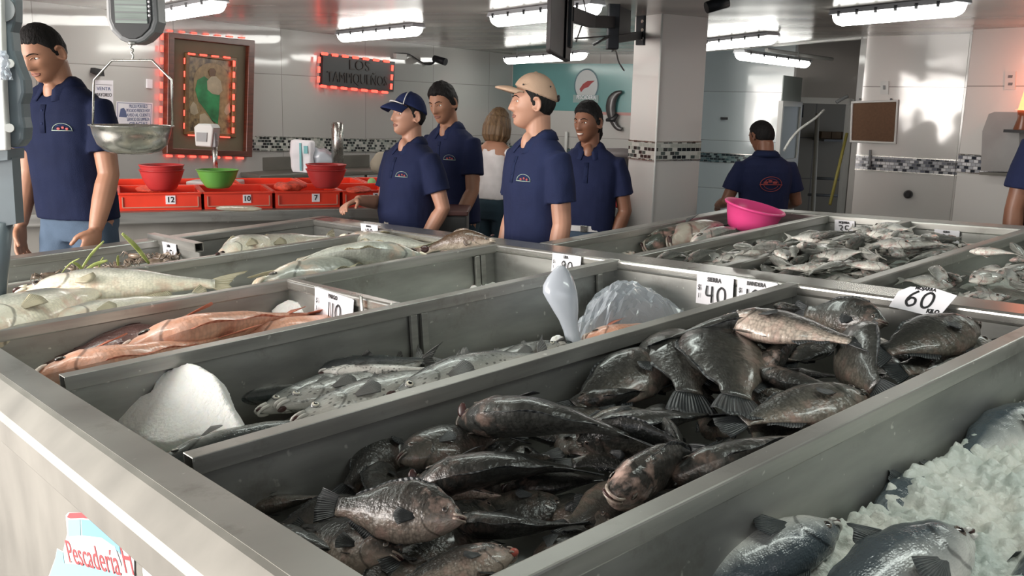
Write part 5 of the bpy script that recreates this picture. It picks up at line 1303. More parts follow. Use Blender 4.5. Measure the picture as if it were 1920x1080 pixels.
def person(label, pos, yaw, crown, skin, shirt, pants, pose, hair='short', cap=None, belly=0.0, tuck=False, head=(0, 0, 0), lean=(0, 0), logo=None, vox=0.006, tee=False, woman=False, hairmat='hair', smile=False, wide=1.0, beltc=None, stretch=1.0, gender=None):
    k = crown/1.755
    root = empty('person', mw=Matrix.Translation((pos[0], pos[1], 0)) @ Matrix.Rotation(yaw, 4, 'Z') @ Matrix.Diagonal((k*wide, k*wide, k, 1)))
    tag(root, label, 'person')
    def sh(p):                       # lean the trunk above the hips
        p = Vector(p); z = p.z
        if z > 0.95:
            t = z-0.95; p.x += lean[0]*t*(0.6+0.6*t); p.y += lean[1]*t*(0.6+0.6*t)
        return p
    sw = 0.165 if woman else 0.18
    # head transform about the top of the neck
    hy, hp, hr = [math.radians(v) for v in head]
    piv = sh((0, 0.005, 1.545))
    HM = Matrix.Translation(piv) @ Matrix.Rotation(hy, 4, 'Z') @ Matrix.Rotation(hp, 4, 'X') @ Matrix.Rotation(hr, 4, 'Y') @ Matrix.Translation((0, 0.022, 0.092))
    chin = 0.9 if not woman else 0.8
    def hp_(d, off=0.0): return HM @ head_point(d, off, chin)
    # ---- body
    mb = MB()
    head_grid(mb, lambda d: hp_(d))
    for s in (-1, 1):                # ears
        EM = HM @ Matrix.Translation((s*0.0745, -0.006, -0.004)) @ Matrix.Rotation(s*0.45, 4, 'Z') @ Matrix.Rotation(-0.12, 4, 'X')
        rings = []
        mb.tube([EM @ Vector((s*(0.004+0.006*abs(math.sin(a))), 0.017*math.cos(a)-0.004, 0.031*math.sin(a))) for a in [0.6 + 5.2*q/14 for q in range(15)]], 0.0052, 8)
        mb.ball(EM @ Vector((s*0.001, -0.001, 0.0)), (0.006, 0.015, 0.026), 8, M=EM.to_3x3())
    nb = sh((0, -0.012, 1.43)); nt_ = HM @ Vector((0, -0.026, -0.055))
    mb.tube([nb, nb.lerp(nt_, 0.5) + Vector((0, 0.002, 0)), nt_], [0.066, 0.056, 0.055] if not woman else [0.055, 0.046, 0.046], 18)
    TR = [(0.86, .155, .095, .115), (0.95, .158, .10, .115), (1.05, .145, .10, .095), (1.15, .148, .105, .095), (1.27, .168, .115, .11), (1.37, .172, .105, .115), (1.43, .15, .075, .095), (1.47, .10, .055, .075), (1.50, .06, .05, .055)]
    mb.ring_loft([[sh(p) for p in ell(z, hw*0.95, fd*0.92 + belly*0.9*gs(z-1.08, 0.13), bd*0.92)] for z, hw, fd, bd in TR])
    if not tee and not woman: mb.ball(sh((0, 0.050, 1.452)), (0.034, 0.030, 0.058), 10)
    arms = {}
    for s, nm in ((-1, 'L'), (1, 'R')):
        ua, fa, hd, th_, curl = pose[nm]
        S0 = sh((s*(sw-0.012), -0.005, 1.388)); ua = Vector(ua).normalized(); fa = Vector(fa).normalized()
        E = S0 + ua*0.285; Wr = E + fa*0.245
        q = 0.82 if woman else 1.0
        f = [.050*q, .049*q, .045*q, .042*q, .044*q, .041*q, .034*q, .028*q]
        mb.tube([S0, S0.lerp(E, .3), S0.lerp(E, .7), E, E.lerp(Wr, .22), E.lerp(Wr, .5), E.lerp(Wr, .8), Wr], f, 14)
        hand(mb, Wr, Vector(hd), Vector((0, 0, -1)), Vector(th_), curl, 1.0*q**0.5)
        arms[nm] = (S0, E, Wr)
    for s in (-1, 1):
        mb.tube([(s*.085, 0, .90), (s*.092, .01, .70), (s*.095, .015, .48), (s*.10, -.005, .30), (s*.10, -.015, .09)], [.085, .075, .055, .052, .036], 14)
        mb.ball((s*.105, .05, .045), (.042, .115, .04), 10)
    me = remesh(mb, 'body', vox, 2, fac=0.4)
    body = link('body', me, MT[skin], root)
    hb = MB(); head_grid(hb, lambda d: hp_(d)); hv = [Vector(v) for v in hb.v]; bvh = BVHTree.FromPolygons(hv, hb.f)
    HI = HM.inverted()
    R3 = HM.to_3x3()
    def face(x, z, off=0.001):
        o = HM @ Vector((x, 0.4, z)); dv = R3 @ Vector((0, -1, 0)); h = bvh.ray_cast(o, dv)
        return (h[0] - dv*off) if h[0] else HM @ Vector((x, HB, z))
    # eyes, brows, lips
    for s in (-1, 1):
        c = face(s*0.031, 0.004, -0.008)
        mb = MB(); mb.ball(c, (0.0135, 0.0115, 0.0066), 8, M=R3); e = mb.build('eye', MT['eye'], root)
        mb = MB(); mb.ball(c + R3 @ Vector((0, 0.0085, -0.0005)), (0.0052, 0.0035, 0.0052), 6, M=R3); mb.build('iris', MT['hair'], e)
        mb = MB(); pts = [face(s*x, z, 0.0005) for x, z in ((.046, .004), (.040, .0095), (.031, .012), (.022, .010), (.015, .003))]; mb.tube(catmull(pts, 3), 0.0022, 6); mb.build('eyelid', MT[skin], e)
        if not cap or True:
            mb = MB(); pts = [face(s*x, z, 0.001) for x, z in ((.013, .021), (.025, .027), (.038, .0265), (.048, .019))]; mb.tube(catmull(pts, 3), [.003]*3 + [.0036]*4 + [.002]*3, 6, flat=0.7); mb.build('eyebrow', MT['hair'], root)
    pu = [face(x, -0.0585 + 0.002*math.cos(x*180) - 9*x*x*0.3, 0.0) for x in (-.023, -.015, -.006, 0, .006, .015, .023)]
    pl = [face(x, -0.0685 + 7*x*x, 0.0) for x in (-.021, -.014, -.006, 0, .006, .014, .021)]
    mb = MB(); mb.tube(catmull(pu, 2), [.0018]+[.0033]*11+[.0018], 6); mb.tube(catmull(pl, 2), [.0018]+[.0042]*11+[.0018], 6); mb.build('lips', MT['lip'], root)
    if smile:
        mb = MB(); mb.tube([face(x, -0.0625 + 6*x*x, 0.002) for x in (-.02, -.01, 0, .01, .02)], [.0015, .0045, .005, .0045, .0015], 8); mb.build('teeth', MT['teeth'], root)
    # ---- hair
    if hair:
        tk = {'short': 0.009, 'thick': 0.015, 'crop': 0.006, 'bob': 0.02, 'curly': 0.013}[hair]
        back = {'short': -0.066, 'thick': -0.07, 'crop': -0.055, 'bob': -0.14, 'curly': -0.12}[hair]
        HL = [(-1, back), (-.6, back+.006), (-.25, -.035 if hair != 'bob' else -.12), (-.05, -.022 if hair != 'bob' else -.10), (.12, -.012 if hair != 'bob' else -.06), (.30, .030), (.55, .056), (.8, .066), (1, .072 if hair != 'thick' else .062)]
        if woman: HL = [(a, b-0.01) for a, b in HL]
        rnd_ = random.Random(int(crown*1000))
        def hf(d):
            p0 = head_point(d, 0, chin); zmin = interp(HL, d[1]) + 0.007*noise.noise(Vector((d[0]*9, crown*5, d[1]*3)))*max(0, d[1]+.3); m_ = sstep(zmin-0.007, zmin+0.010, p0.z)
            nz = noise.noise(Vector((d[0]*7, d[1]*7, d[2]*7)) + Vector((crown*9, 0, 0)))
            o = (tk*(0.75+0.5*sstep(-.1, .9, d[2])) + tk*0.35*nz)*m_ - 0.006*(1-m_)
            return HM @ head_point(d, o, chin)
        mb = MB(); head_grid(mb, hf, 64, 54)
        if hair == 'bob':
            for q in range(11):
                a = lerp(0.30, 1.70, q/10)*PI; dx, dy = math.sin(a)*0.0, 0
                x, y = 0.078*math.sin(a+PI*0.0)*1.0, 0.090*math.cos(a)
                mb.tube([HM @ Vector((x*0.9, y*0.9-.008, .05)), HM @ Vector((x*1.15, y*1.12-.012, -.04)), HM @ Vector((x*1.15, y*1.1-.012, -.11)), HM @ Vector((x*0.95, y*0.95-.012, -.165))], [.03, .034, .032, .014], 10)
            me = remesh(mb, 'hair', 0.006, 3, 0.003, 20, (3, 3, 0.6)); link('hair', me, MT[hairmat], root)
        elif hair == 'curly':
            mb.tube([HM @ Vector((0, -.095, -.03)), HM @ Vector((0, -.10, -.09)), HM @ Vector((0, -.085, -.13))], [.034, .032, .015], 12)
            me = remesh(mb, 'hair', 0.006, 2, 0.004, 50); link('hair', me, MT[hairmat], root)
        else: mb.build('hair', MT[hairmat], root, fix=False)
    # ---- cap
    if cap:
        cm_, tilt = cap
        def cl(d):      # lower edge plane, dips at the back
            return 0.040 + 0.030*d[1]
        def cf(d):
            p0 = head_point(d, 0, chin); zc = cl(d); m_ = sstep(zc-0.003, zc+0.003, p0.z)
            return HM @ (head_point(d, (0.013 + 0.007*sstep(.3, 1, d[2]))*m_ - 0.008*(1-m_), chin))
        mb = MB(); head_grid(mb, cf, 64, 60); c_ = mb.build('cap', MT[cm_], root, fix=False)
        mb = MB(); rows = []; nn = 17
        for i in range(nn):
            u = -1 + 2*i/(nn-1); a = u*1.05; row = []
            bx_, by_ = 0.086*math.sin(a), 0.106*math.cos(a)
            for j in range(6):
                f = j/5; ln = 0.072*math.cos(u*1.25)**0.6
                row.append(Vector((bx_*(1+0.05*f), by_ + ln*f*0.98, 0.068 + 0.004*f - 0.020*u*u - 0.018*f*f + tilt*f*0.04)))
            rows.append(row)
        vs = [HM @ p for r in rows for p in r] + [HM @ (p - Vector((0, 0, 0.007))) for r in rows for p in r]; nc = 6; q = nn*nc; fs = []
        for i in range(nn-1):
            for j in range(nc-1):
                a = i*nc+j; fs += [(a, a+1, a+nc+1, a+nc), (q+a, q+a+nc, q+a+nc+1, q+a+1)]
        for j in range(nc-1): fs += [(j, q+j, q+j+1, j+1), ((nn-1)*nc+j, (nn-1)*nc+j+1, q+(nn-1)*nc+j+1, q+(nn-1)*nc+j)]
        for i in range(nn-1): a = i*nc+nc-1; fs.append((a, q+a, q+a+nc, a+nc)); a = i*nc; fs.append((a, a+nc, q+a+nc, q+a))
        mb.add(vs, fs, 0, smooth=True); mb.build('brim', MT[cm_], c_)
        mb = MB(); mb.ball(HM @ Vector((0, 0, HC_+0.019)), (0.009, 0.009, 0.005), 6); mb.build('button', MT[cm_], c_)
        if cm_ == 'cap_tan':
            o = HM @ Vector((0, -0.109, 0.030)); mb = MB(); mb.ball(o, (0.030, 0.008, 0.017), 8, M=R3); mb.build('strap_opening', MT['black'], c_)
            for (ax_, az) in ((-0.9, 0.62), (-2.3, 0.62), (-1.6, 0.3)):
                d_ = Vector((math.sin(ax_)*math.cos(az), math.cos(ax_)*math.cos(az), math.sin(az))); mb = MB(); mb.ball(HM @ head_point(tuple(d_), 0.0225, chin), 0.004, 6); mb.build('eyelet', MT['black'], c_)
        else:
            mb = MB(); pts = []
            for q in range(9):
                az = lerp(0.45, 1.2, q/8); a = -0.75; d_ = (math.sin(a)*math.cos(az), math.cos(a)*math.cos(az), math.sin(az)); pts.append(HM @ head_point(d_, 0.026, chin))
            mb.tube(pts, 0.003, 6); mb.build('piping', MT['white_cotton'], c_)
            mb = MB(); pts = [HM @ Vector((0.075*math.sin(u), 0.108*math.cos(u)+0.012, 0.074-0.018*u*u)) for u in [lerp(-.9, .9, q/8) for q in range(9)]]; mb.tube(pts, 0.0035, 6); mb.build('piping', MT['white_cotton'], c_)
    # ---- shirt
    z0 = 0.985 if tuck else (0.90 if not woman else 0.98)
    mb = MB()
    if woman: SR = [(z0, .16, .11, .12), (1.06, .14, .11, .10), (1.15, .135, .11, .095), (1.27, .155, .135, .105), (1.36, .160, .11, .11), (1.42, .14, .08, .09), (1.46, .09, .06, .07), (1.475, .07, .055, .06)]
    else: SR = [(z0, .176, .118, .125), (1.0, .172, .118, .118), (1.08, .17, .12, .112), (1.18, .174, .125, .115), (1.28, .188, .132, .125), (1.36, .188, .122, .128), (1.41, .176, .10, .115), (1.445, .148, .080, .095), (1.472, .108, .066, .08), (1.495, .074, .060, .066), (1.502, .062, .052, .056)]
    def neckline(p):
        if p.z > 1.43 and p.y > 0 and not woman: p.z -= 0.055*min(1, p.y/0.055)*(p.z-1.43)/0.07*math.exp(-(p.x/0.05)**2)
        return p
    mb.ring_loft([[sh(neckline(p)) for p in ell(z, hw, fd + belly*gs(z-1.08, 0.14), bd, n=36)] for z, hw, fd, bd in SR])
    sl = 0.66 if not woman else 0.45
    for nm in 'LR':
        S0, E, Wr = arms[nm]; C_ = S0.lerp(E, sl); d_ = (E-S0).normalized(); ins = Vector((S0.x*0.55, S0.y, S0.z+0.005)) ; ins = S0 + (sh((0, 0, 1.37))-S0)*0.35
        q = 0.8 if woman else 1
        mb.tube([ins, S0, S0.lerp(E, .3), S0.lerp(E, sl-.03), C_], [.060*q, .063*q, .068*q, .070*q, .073*q], 20)
    me = remesh(mb, 'shirt', max(vox, 0.007), 3, 0.0065 if not woman else .005, 9, (1.3, 1.3, 0.8))
    shirt_o = link('shirt', me, MT[shirt], root)
    sb = BVHTree.FromPolygons([v.co for v in me.vertices], [tuple(p.vertices) for p in me.polygons])
    def on_shirt(x, z, back=False, off=0.0012):
        c = sh((x, 0, z)); o = c + Vector((0, -0.6 if back else 0.6, 0)); dv = Vector((0, 1 if back else -1, 0)); h = sb.ray_cast(o, dv)
        return (h[0] - dv*off) if h[0] else c
    if not tee and not woman:
        # collar with two points
        rows = []; nn = 30
        for i in range(nn):
            u = -1 + 2*i/(nn-1); a = u*PI*0.92; sa, ca = math.sin(a), -math.cos(a)     # ca=+1 at the front ends
            fr = sstep(0.1, 1, ca)
            ti = Vector((0.062*sa, 0.058*ca - 0.008, 1.520 - 0.032*fr)); mi_ = Vector((0.078*sa, 0.074*ca - 0.008, 1.508 - 0.040*fr))
            lo_ = Vector((0.098*sa + 0.012*fr*math.copysign(1, sa), 0.088*ca - 0.006 + 0.022*fr, 1.475 - 0.062*fr))
            rows.append([sh(ti - Vector((0, 0, .03))), sh(ti), sh(mi_), sh(lo_)])
        vs = [p for r in rows for p in r]; fs = [(i*4+j, i*4+j+1, (i+1)*4+j+1, (i+1)*4+j) for i in range(nn-1) for j in range(3)]
        mb = MB(); mb.add(vs, fs, 0, smooth=True); co = mb.build('collar', MT['polo_edge' if shirt == 'polo' else shirt], shirt_o)
        md = co.modifiers.new('s', 'SOLIDIFY'); md.thickness = 0.005; md.offset = 0
        mb = MB(); pts = [on_shirt(0.0, z, off=0.001) for z in (1.40, 1.36, 1.32, 1.28)]; mb.tube(pts, 0.014, 8, flat=0.15, up=(0, 1, 0)); pk = mb.build('placket', MT['polo_edge' if shirt == 'polo' else shirt], shirt_o)
        for z in (1.375, 1.32):
            mb = MB(); mb.ball(on_shirt(0, z, off=.003), (.006, .003, .006), 6); mb.build('button', MT['polo_edge'], pk)
    if logo:
        bk = logo == 'back'; cx_, cz_, R_ = (0.0, 1.27, 0.075) if bk else (-0.085, 1.295, 0.038)
        cols = [MT['logo_red'], MT['logo_pale'] if not bk else MT['logo_red'], MT['logo_blue']]
        mb = MB()
        def P_(u, v, o=0.002): return on_shirt(cx_ + u*R_, cz_ + v*R_, bk, o)
        def arc(r, a0, a1, w, mi, n=14, yo=0.0, ys=0.75):
            pts = [P_(r*math.cos(lerp(a0, a1, i/n)), r*math.sin(lerp(a0, a1, i/n))*ys+yo) for i in range(n+1)]
            mb.tube(pts, w*R_, 6, mi=mi, flat=0.5)
        arc(1.0, 0.0, PI, .06, 1)
        if bk: arc(1.0, PI, 2*PI, .06, 0); arc(.7, 0, 2*PI, .05, 0, 20)
        mb.tube([P_(-1.05, -.05), P_(-.3, -.05), P_(.3, -.05), P_(1.05, -.05)], .09*R_, 6, mi=1, flat=.5)
        for (u, v, w) in ((-.5, .15, .22), (-.1, .28, .2), (.35, .15, .24)): mb.ball(P_(u, v, .0005), (w*R_, .0025, .16*R_), 6, mi=0)
        mb.tube([P_(-.6, .45), P_(0, .62), P_(.6, .45)], .05*R_, 6, mi=2, flat=.5)
        mb.build('shirt_logo', cols, shirt_o)
    # ---- trousers, belt, shoes
    mb = MB()
    mb.ring_loft([ell(z, hw, fd, bd) for z, hw, fd, bd in ((1.02 if not woman else 0.99, .160, .108 + belly*0.55, .112), (.95, .168, .108, .125), (.88, .168, .105, .13), (.80, .15, .09, .11))])
    for s in (-1, 1):
        mb.tube([(s*.080, 0, .90), (s*.090, .008, .70), (s*.095, .012, .48), (s*.10, -.005, .28), (s*.10, -.012, .06)], [.090, .092, .072, .068, .062], 18)
    me = remesh(mb, 'trousers', 0.010, 4, 0.006, 9, (1, 1, 1)); link('trousers', me, MT[pants], root)
    if tuck:
        mb = MB(); rings = []
        for z, e_ in ((.988, 0), (.988, .006), (1.022, .006), (1.022, 0)): rings.append(ell(z, .165+e_, .112+belly*0.6+e_, .117+e_, n=40))
        mb.ring_loft(rings, smooth=False); be = mb.build('belt', beltc or MT['belt'], root)
        mb = MB(); mb.box((-.022, .118+belly*0.6, .985), (.022, .126+belly*0.6, 1.025)); mb.build('buckle', MT['chrome'], be, bevel=0.003)
    for s in (-1, 1):
        mb = MB(); mb.ring_loft([ell(z, hw, fd, bd, 0.03, s*.105) for z, hw, fd, bd in ((0.001, .05, .13, .09), (.02, .052, .135, .092), (.05, .047, .11, .085), (.09, .04, .03, .075))]); mb.build('shoe', MT['black'], root)
    return root
MT['logo_red'] = mat('dark red embroidery', (0.30, 0.05, 0.05), 0.7); MT['logo_pale'] = mat('pale green embroidery', (0.34, 0.42, 0.36), 0.7); MT['logo_blue'] = mat('deep blue embroidery', (0.02, 0.04, 0.16), 0.7)
def yaw_of(dx, dy): return math.atan2(-dx, dy)
HANG = dict(L=((-.10, .03, -1), (-.05, .22, -1), (0, .1, -1), (.2, 1, 0), .5), R=((.10, .03, -1), (.05, .22, -1), (0, .1, -1), (-.2, 1, 0), .5))
def gx(x, Y): return (x-960)/FPX*Y
# big man at the left, head bowed
person('big man in a navy polo shirt at the left, head bowed behind the hanging scale', (gx(140, 4.7), 4.7), yaw_of(-.30, -.95), 1.93, 'skin_tan', 'polo_dark', 'jeans',
       dict(L=((-.16, .06, -1), (-.02, .42, -1), (.05, .45, -1), (.3, 1, 0), .7), R=HANG['R']), hair='crop', head=(-2, -26, 0), lean=(.02, .10), logo='chest', vox=.0055, wide=1.08, belly=.02)
# man with the blue cap
person('man in a blue cap and blue polo, one hand resting on the red crates', (gx(762, 5.25), 5.25), yaw_of(-.72, -.69), 1.625, 'skin_light', 'polo', 'jeans',
       dict(L=((-.30, -.12, -1), (.35, .42, -1), (.45, .25, -1), (.2, .8, .5), .6), R=((.12, .16, -1), (-.30, 1.0, .16), (-.2, 1, -.25), (-.9, 0, .3), .8)), hair='crop', cap=('cap_blue', -.5), head=(-8, 6, 0), belly=.055, tuck=True, logo='chest', vox=.0055, lean=(0, -.03), wide=1.04)
# black haired man behind him
person('young man with thick black hair looking down, behind the blue cap man', (gx(850, 5.85), 5.85), yaw_of(-.62, -.78), 1.71, 'skin_tan', 'polo', 'jeans_dark',
       dict(L=((-.14, .12, -1), (.10, .62, -1), (.1, .8, -.4), (.8, .5, .2), .5), R=((.1, .3, -1), (0, .7, -1), (0, .8, -.5), (-.8, .5, 0), .5)), hair='thick', head=(6, -14, 4), lean=(0.0, .13), logo='chest', vox=.0065)
# woman seen from behind
person('woman in a white t-shirt with a light brown bob, seen from behind', (gx(922, 7.4), 7.4), yaw_of(.55, .83), 1.55, 'skin_tan', 'white_cotton', 'jeans_dark',
       dict(L=((-.3, .4, -1), (.2, 1, .1), (.3, 1, 0), (.4, 0, 1), .5), R=((.35, .25, -1), (-.15, 1, .3), (-.3, 1, 0), (-.4, 0, 1), .5)), hair='bob', woman=True, hairmat='hair_brown', head=(-4, -10, 0), vox=.008)
# man with the tan cap
person('man in a tan cap and blue polo shirt, seen in left profile', (gx(1000, 4.33), 4.33), yaw_of(-.86, -.51), 1.715, 'skin_light', 'polo', 'jeans',
       dict(L=((-.10, -.05, -1), (.02, .16, -1), (0, .1, -1), (.2, 1, 0), .5), R=HANG['R']), hair='crop', cap=('cap_tan', .2), head=(-26, 3, 0), logo='chest', vox=.0048, lean=(0, .0), wide=1.02)
# smiling man
person('smiling man with black curly hair behind the tan cap man, left arm at his belt', (gx(1098, 5.35), 5.35), yaw_of(-.22, -.97), 1.615, 'skin_dark', 'polo', 'jeans',
       dict(L=((-.22, -.02, -1), (.32, .30, -1), (.4, .3, -1), (.2, .8, .5), .6), R=HANG['R']), hair='curly', head=(-27, -4, 0), tuck=True, smile=True, logo=None, vox=.006, beltc=MT['white_cotton'])
# man seen from behind
person('man in a blue polo with a red emblem on his back, seen from behind', (gx(1428, 6.5), 6.5), yaw_of(-.12, 1), 1.53, 'skin_dark', 'polo', 'jeans',
       dict(L=((-.30, .10, -1), (.1, 1, -.25), (.3, 1, -.2), (.6, 0, 1), .5), R=((.30, .10, -1), (-.1, 1, -.25), (-.3, 1, -.2), (-.6, 0, 1), .5)), hair='crop', head=(22, -16, 0), logo='back', vox=.0065, wide=1.14, lean=(0, .06))
# man cut by the right edge
person('man in a blue polo of whom only the arm shows at the right edge', (gx(1990, 4.55), 4.55), yaw_of(-.1, -1), 1.83, 'skin_dark', 'polo', 'jeans',
       dict(L=HANG['L'], R=((.16, .0, -1), (.02, .12, -1), (0, .1, -1), (-.2, 1, 0), .5)), hair='short', head=(0, -5, 0), vox=.007, logo=None)
# ------------------------------------------------------------------ things on and near the walls
def hitz(x, y, z):
    r = ray(x, y); return CAMP + r*((z-CAMH)/r.z)
def wall_quad(Wl, name, pts, m, t=0.01, off=0.0, parent=None):
    mb = MB(); poly = [Wl.px(x, y, off) for x, y in pts]; mb.prism(poly, Wl.n*t); return mb.build(name, m, parent)
# framed religious print with light rope round the frame
def lerp2(a, b, t): return (a[0]+(b[0]-a[0])*t, a[1]+(b[1]-a[1])*t)
def ring_px(c, d):
    "shrink a quad (tl, tr, br, bl) by d pixels"
    (x0, y0), (x1, y1), (x2, y2), (x3, y3) = c; return [(x0+d, y0+d), (x1-d, y1+d), (x2-d, y2-d), (x3+d, y3-d)]
pc = [(307, 61), (469, 76), (464, 294), (304, 288)]
pic = empty('framed_picture', LW.px(386, 180)); tag(pic, 'large brown framed religious print edged with red light rope', 'picture')
def child(o, par):
    o.parent = par; o.matrix_parent_inverse = Matrix.Translation(-par.location); return o
def quad_frame(Wl, name, outer, inner, m, t, off, par):
    O_ = [Wl.px(x, y, off) for x, y in outer]; I_ = [Wl.px(x, y, off) for x, y in inner]; n = Wl.n*t; mb = MB()
    vs = O_ + I_ + [p+n for p in O_] + [p+n for p in I_]; fs = []
    for k in range(4):
        j = (k+1) % 4; fs += [(k, j, 8+j, 8+k), (4+k, 12+k, 12+j, 4+j), (8+k, 8+j, 12+j, 12+k), (k, 4+k, 4+j, j)]
    mb.add(vs, fs); return child(mb.build(name, m, bevel=0.006), par)
quad_frame(LW, 'outer_frame', pc, ring_px(pc, 11), MT['wood'], 0.06, 0.0, pic)
child(wall_quad(LW, 'mat_board', ring_px(pc, 9), MT['matboard'], 0.008, 0.01), pic)
inn = [(345, 98), (441, 108), (439, 258), (343, 252)]
quad_frame(LW, 'inner_frame', inn, ring_px(inn, 7), mat('old gilt wood', (0.16, 0.09, 0.03), 0.4, var=0.3, vscale=30), 0.025, 0.018, pic)
m, N_, L_, B_ = nt('ornate gold and brown print')
tc = N_.new('ShaderNodeTexCoord'); n1 = N_.new('ShaderNodeTexNoise'); n1.inputs['Scale'].default_value = 16; n1.inputs['Detail'].default_value = 6; L_.new(tc.outputs['Object'], n1.inputs['Vector'])
r1 = N_.new('ShaderNodeValToRGB'); r1.color_ramp.elements[0].position = 0.38; r1.color_ramp.elements[1].position = 0.62; r1.color_ramp.elements[0].color = (0.06, 0.035, 0.02, 1); r1.color_ramp.elements[1].color = (0.36, 0.26, 0.13, 1); L_.new(n1.outputs[0], r1.inputs[0]); L_.new(r1.outputs[0], B_.inputs['Base Color']); B_.inputs['Roughness'].default_value = 0.3
child(wall_quad(LW, 'print', ring_px(inn, 6), m, 0.004, 0.02), pic)
cols = dict(arch=mat('ochre arch print', (0.30, 0.21, 0.10), 0.4, var=0.3, vscale=25), green=mat('green robe print', (0.02, 0.20, 0.06), 0.4, croll=(0.03, 0.33, 0.11), var=0.4, vscale=9), cream=mat('cream drape print', (0.45, 0.38, 0.26), 0.4, var=0.15, vscale=14), face=mat('brown print', (0.14, 0.07, 0.03), 0.4))
def pshape(nm, pts, mm, o): child(wall_quad(LW, nm, pts, cols[mm], 0.0015, o), pic)
pshape('print_arch', [(363+33*(1-math.cos(PI*i/12)), 150-32*math.sin(PI*i/12)) for i in range(13)] + [(430, 225), (362, 222)], 'arch', 0.0245)
pshape('print_drape', [(370, 150), (383, 143), (392, 150), (400, 172), (412, 178), (410, 215), (408, 233), (398, 226), (384, 205), (372, 190), (366, 168)], 'green', 0.0265)
pshape('print_drape', [(388, 152), (396, 143), (405, 143), (414, 152), (417, 170), (410, 178), (398, 176), (389, 168)], 'cream', 0.028)
pshape('print_drape', [(374, 215), (384, 212), (404, 235), (400, 244), (374, 243)], 'cream', 0.028)
pshape('print_head', [(393, 142), (391, 134), (395, 128), (401, 128), (405, 134), (403, 142)], 'face', 0.0295)
pshape('print_figure', [(356, 200), (362, 190), (368, 196), (372, 212), (364, 216), (357, 212)], 'cream', 0.026)
pshape('print_figure', [(423, 200), (430, 192), (432, 210), (425, 216), (420, 210)], 'cream', 0.026)
def rope(Wl, segs, off, par, r=0.011, name='light_rope'):
    for (p, q) in segs:
        mb = MB(); mb.tube([Wl.px(p[0], p[1], off), Wl.px(q[0], q[1], off)], r, 8); child(mb.build(name, MT['led'], fix=False), par)
def dashes(a, b, n, f=0.55, ph=0.2): return [(lerp2(a, b, (i+ph)/n), lerp2(a, b, (i+ph+f)/n)) for i in range(n)]
rope(LW, dashes((304, 58), (301, 240), 8, .52), 0.03, pic, 0.012)
rope(LW, dashes((310, 57), (468, 72), 7, .4), -0.0 + 0.012, pic, 0.006)
rope(LW, dashes((474, 80), (469, 292), 8, .4), 0.012, pic, 0.005)
rope(LW, dashes((308, 292), (464, 297), 7, .45), 0.02, pic, 0.009)
rope(LW, dashes((439, 110), (437, 256), 7, .5), 0.05, pic, 0.010)
rope(LW, dashes((349, 100), (437, 109), 4, .55), 0.05, pic, 0.007)
rope(LW, dashes((346, 104), (345, 250), 6, .45), 0.05, pic, 0.005)
rope(LW, dashes((347, 253), (437, 258), 3, .6), 0.05, pic, 0.005)
# dark lit sign
sc_ = [(600, 100), (735, 116), (732, 172), (598, 159)]
sign = empty('light_sign', LW.px(667, 137)); tag(sign, 'dark sign board outlined by dashes of red light on the left wall', 'sign')
child(wall_quad(LW, 'board', sc_, MT['black'], 0.04), sign)
rope(LW, dashes(sc_[0], sc_[1], 7, .5), 0.045, sign, 0.013, 'red_light'); rope(LW, dashes((598, 161), (732, 174), 7, .5), 0.045, sign, 0.013, 'red_light')
rope(LW, dashes((599, 103), (597, 158), 3, .6), 0.045, sign, 0.013, 'red_light'); rope(LW, dashes((736, 119), (733, 171), 3, .6), 0.045, sign, 0.013, 'red_light')
MT['dim'] = mat('unlit brown lettering', (0.030, 0.020, 0.016), 0.5)
def wall_text(Wl, s, x, y, hpx, wpx, m, name, par, off=0.045, rot=0.0):
    u, z = Wl.uz(x, y); size = abs(Wl.uz(x, y-hpx/2)[1]-Wl.uz(x, y+hpx/2)[1])*1.35
    t = text_mesh(s, size, Matrix.Identity(4), m, name, None, 0.001)
    w = max(v.co.x for v in t.data.vertices)-min(v.co.x for v in t.data.vertices); W_ = abs(Wl.uz(x-wpx/2, y)[0]-Wl.uz(x+wpx/2, y)[0])
    t.data.transform(Wl.M(u, z, off) @ Matrix.Rotation(rot, 4, 'Z') @ Matrix.Diagonal((W_/w, 1, 1, 1))); return child(t, par)
wall_text(LW, 'LOS', 668, 124, 20, 38, MT['dim'], 'sign_lettering', sign, rot=-.02)
wall_text(LW, 'TAMPIQUEÑOS', 666, 149, 20, 112, MT['dim'], 'sign_lettering', sign, rot=-.02)
# papers on the left wall
n1_ = empty('notice', LW.px(252, 215)); tag(n1_, 'white notice sheet with blue lettering on the wall left of the picture', 'notice')
child(wall_quad(LW, 'sheet', [(218, 190), (286, 193), (285, 240), (217, 238)], MT['paper'], 0.002), n1_)
MT['blue_ink'] = mat('grey blue print', (0.10, 0.13, 0.25), 0.5)
quad_frame(LW, 'printed_border', [(220, 192), (284, 195), (283, 238), (219, 236)], [(221, 193), (283, 196), (282, 237), (220, 235)], MT['blue_ink'], 0.001, 0.002, n1_)
for k, (s, w) in enumerate((('PRECIO POR KILO', 34), ('PESCADO FRESCO HOY', 44), ('AVISO AL CLIENTE', 44), ('SERVICIO DE LIMPIEZA', 42), ('GRACIAS', 34))): wall_text(LW, s, 259, 199.5+k*8.2, 6.5, w, MT['blue_ink'], 'print_lines', n1_, 0.003)
child(wall_quad(LW, 'portrait', [(226, 204), (232, 202), (236, 208), (238, 220), (223, 219), (225, 210)], MT['blue_ink'], 0.001, 0.002), n1_)
n2_ = empty('notice', LW.px(196, 180)); tag(n2_, 'narrow printed notice half hidden by the big man shoulder', 'notice')
child(wall_quad(LW, 'sheet', [(176, 150), (212, 151), (212, 215), (176, 214)], MT['paper'], 0.002), n2_)
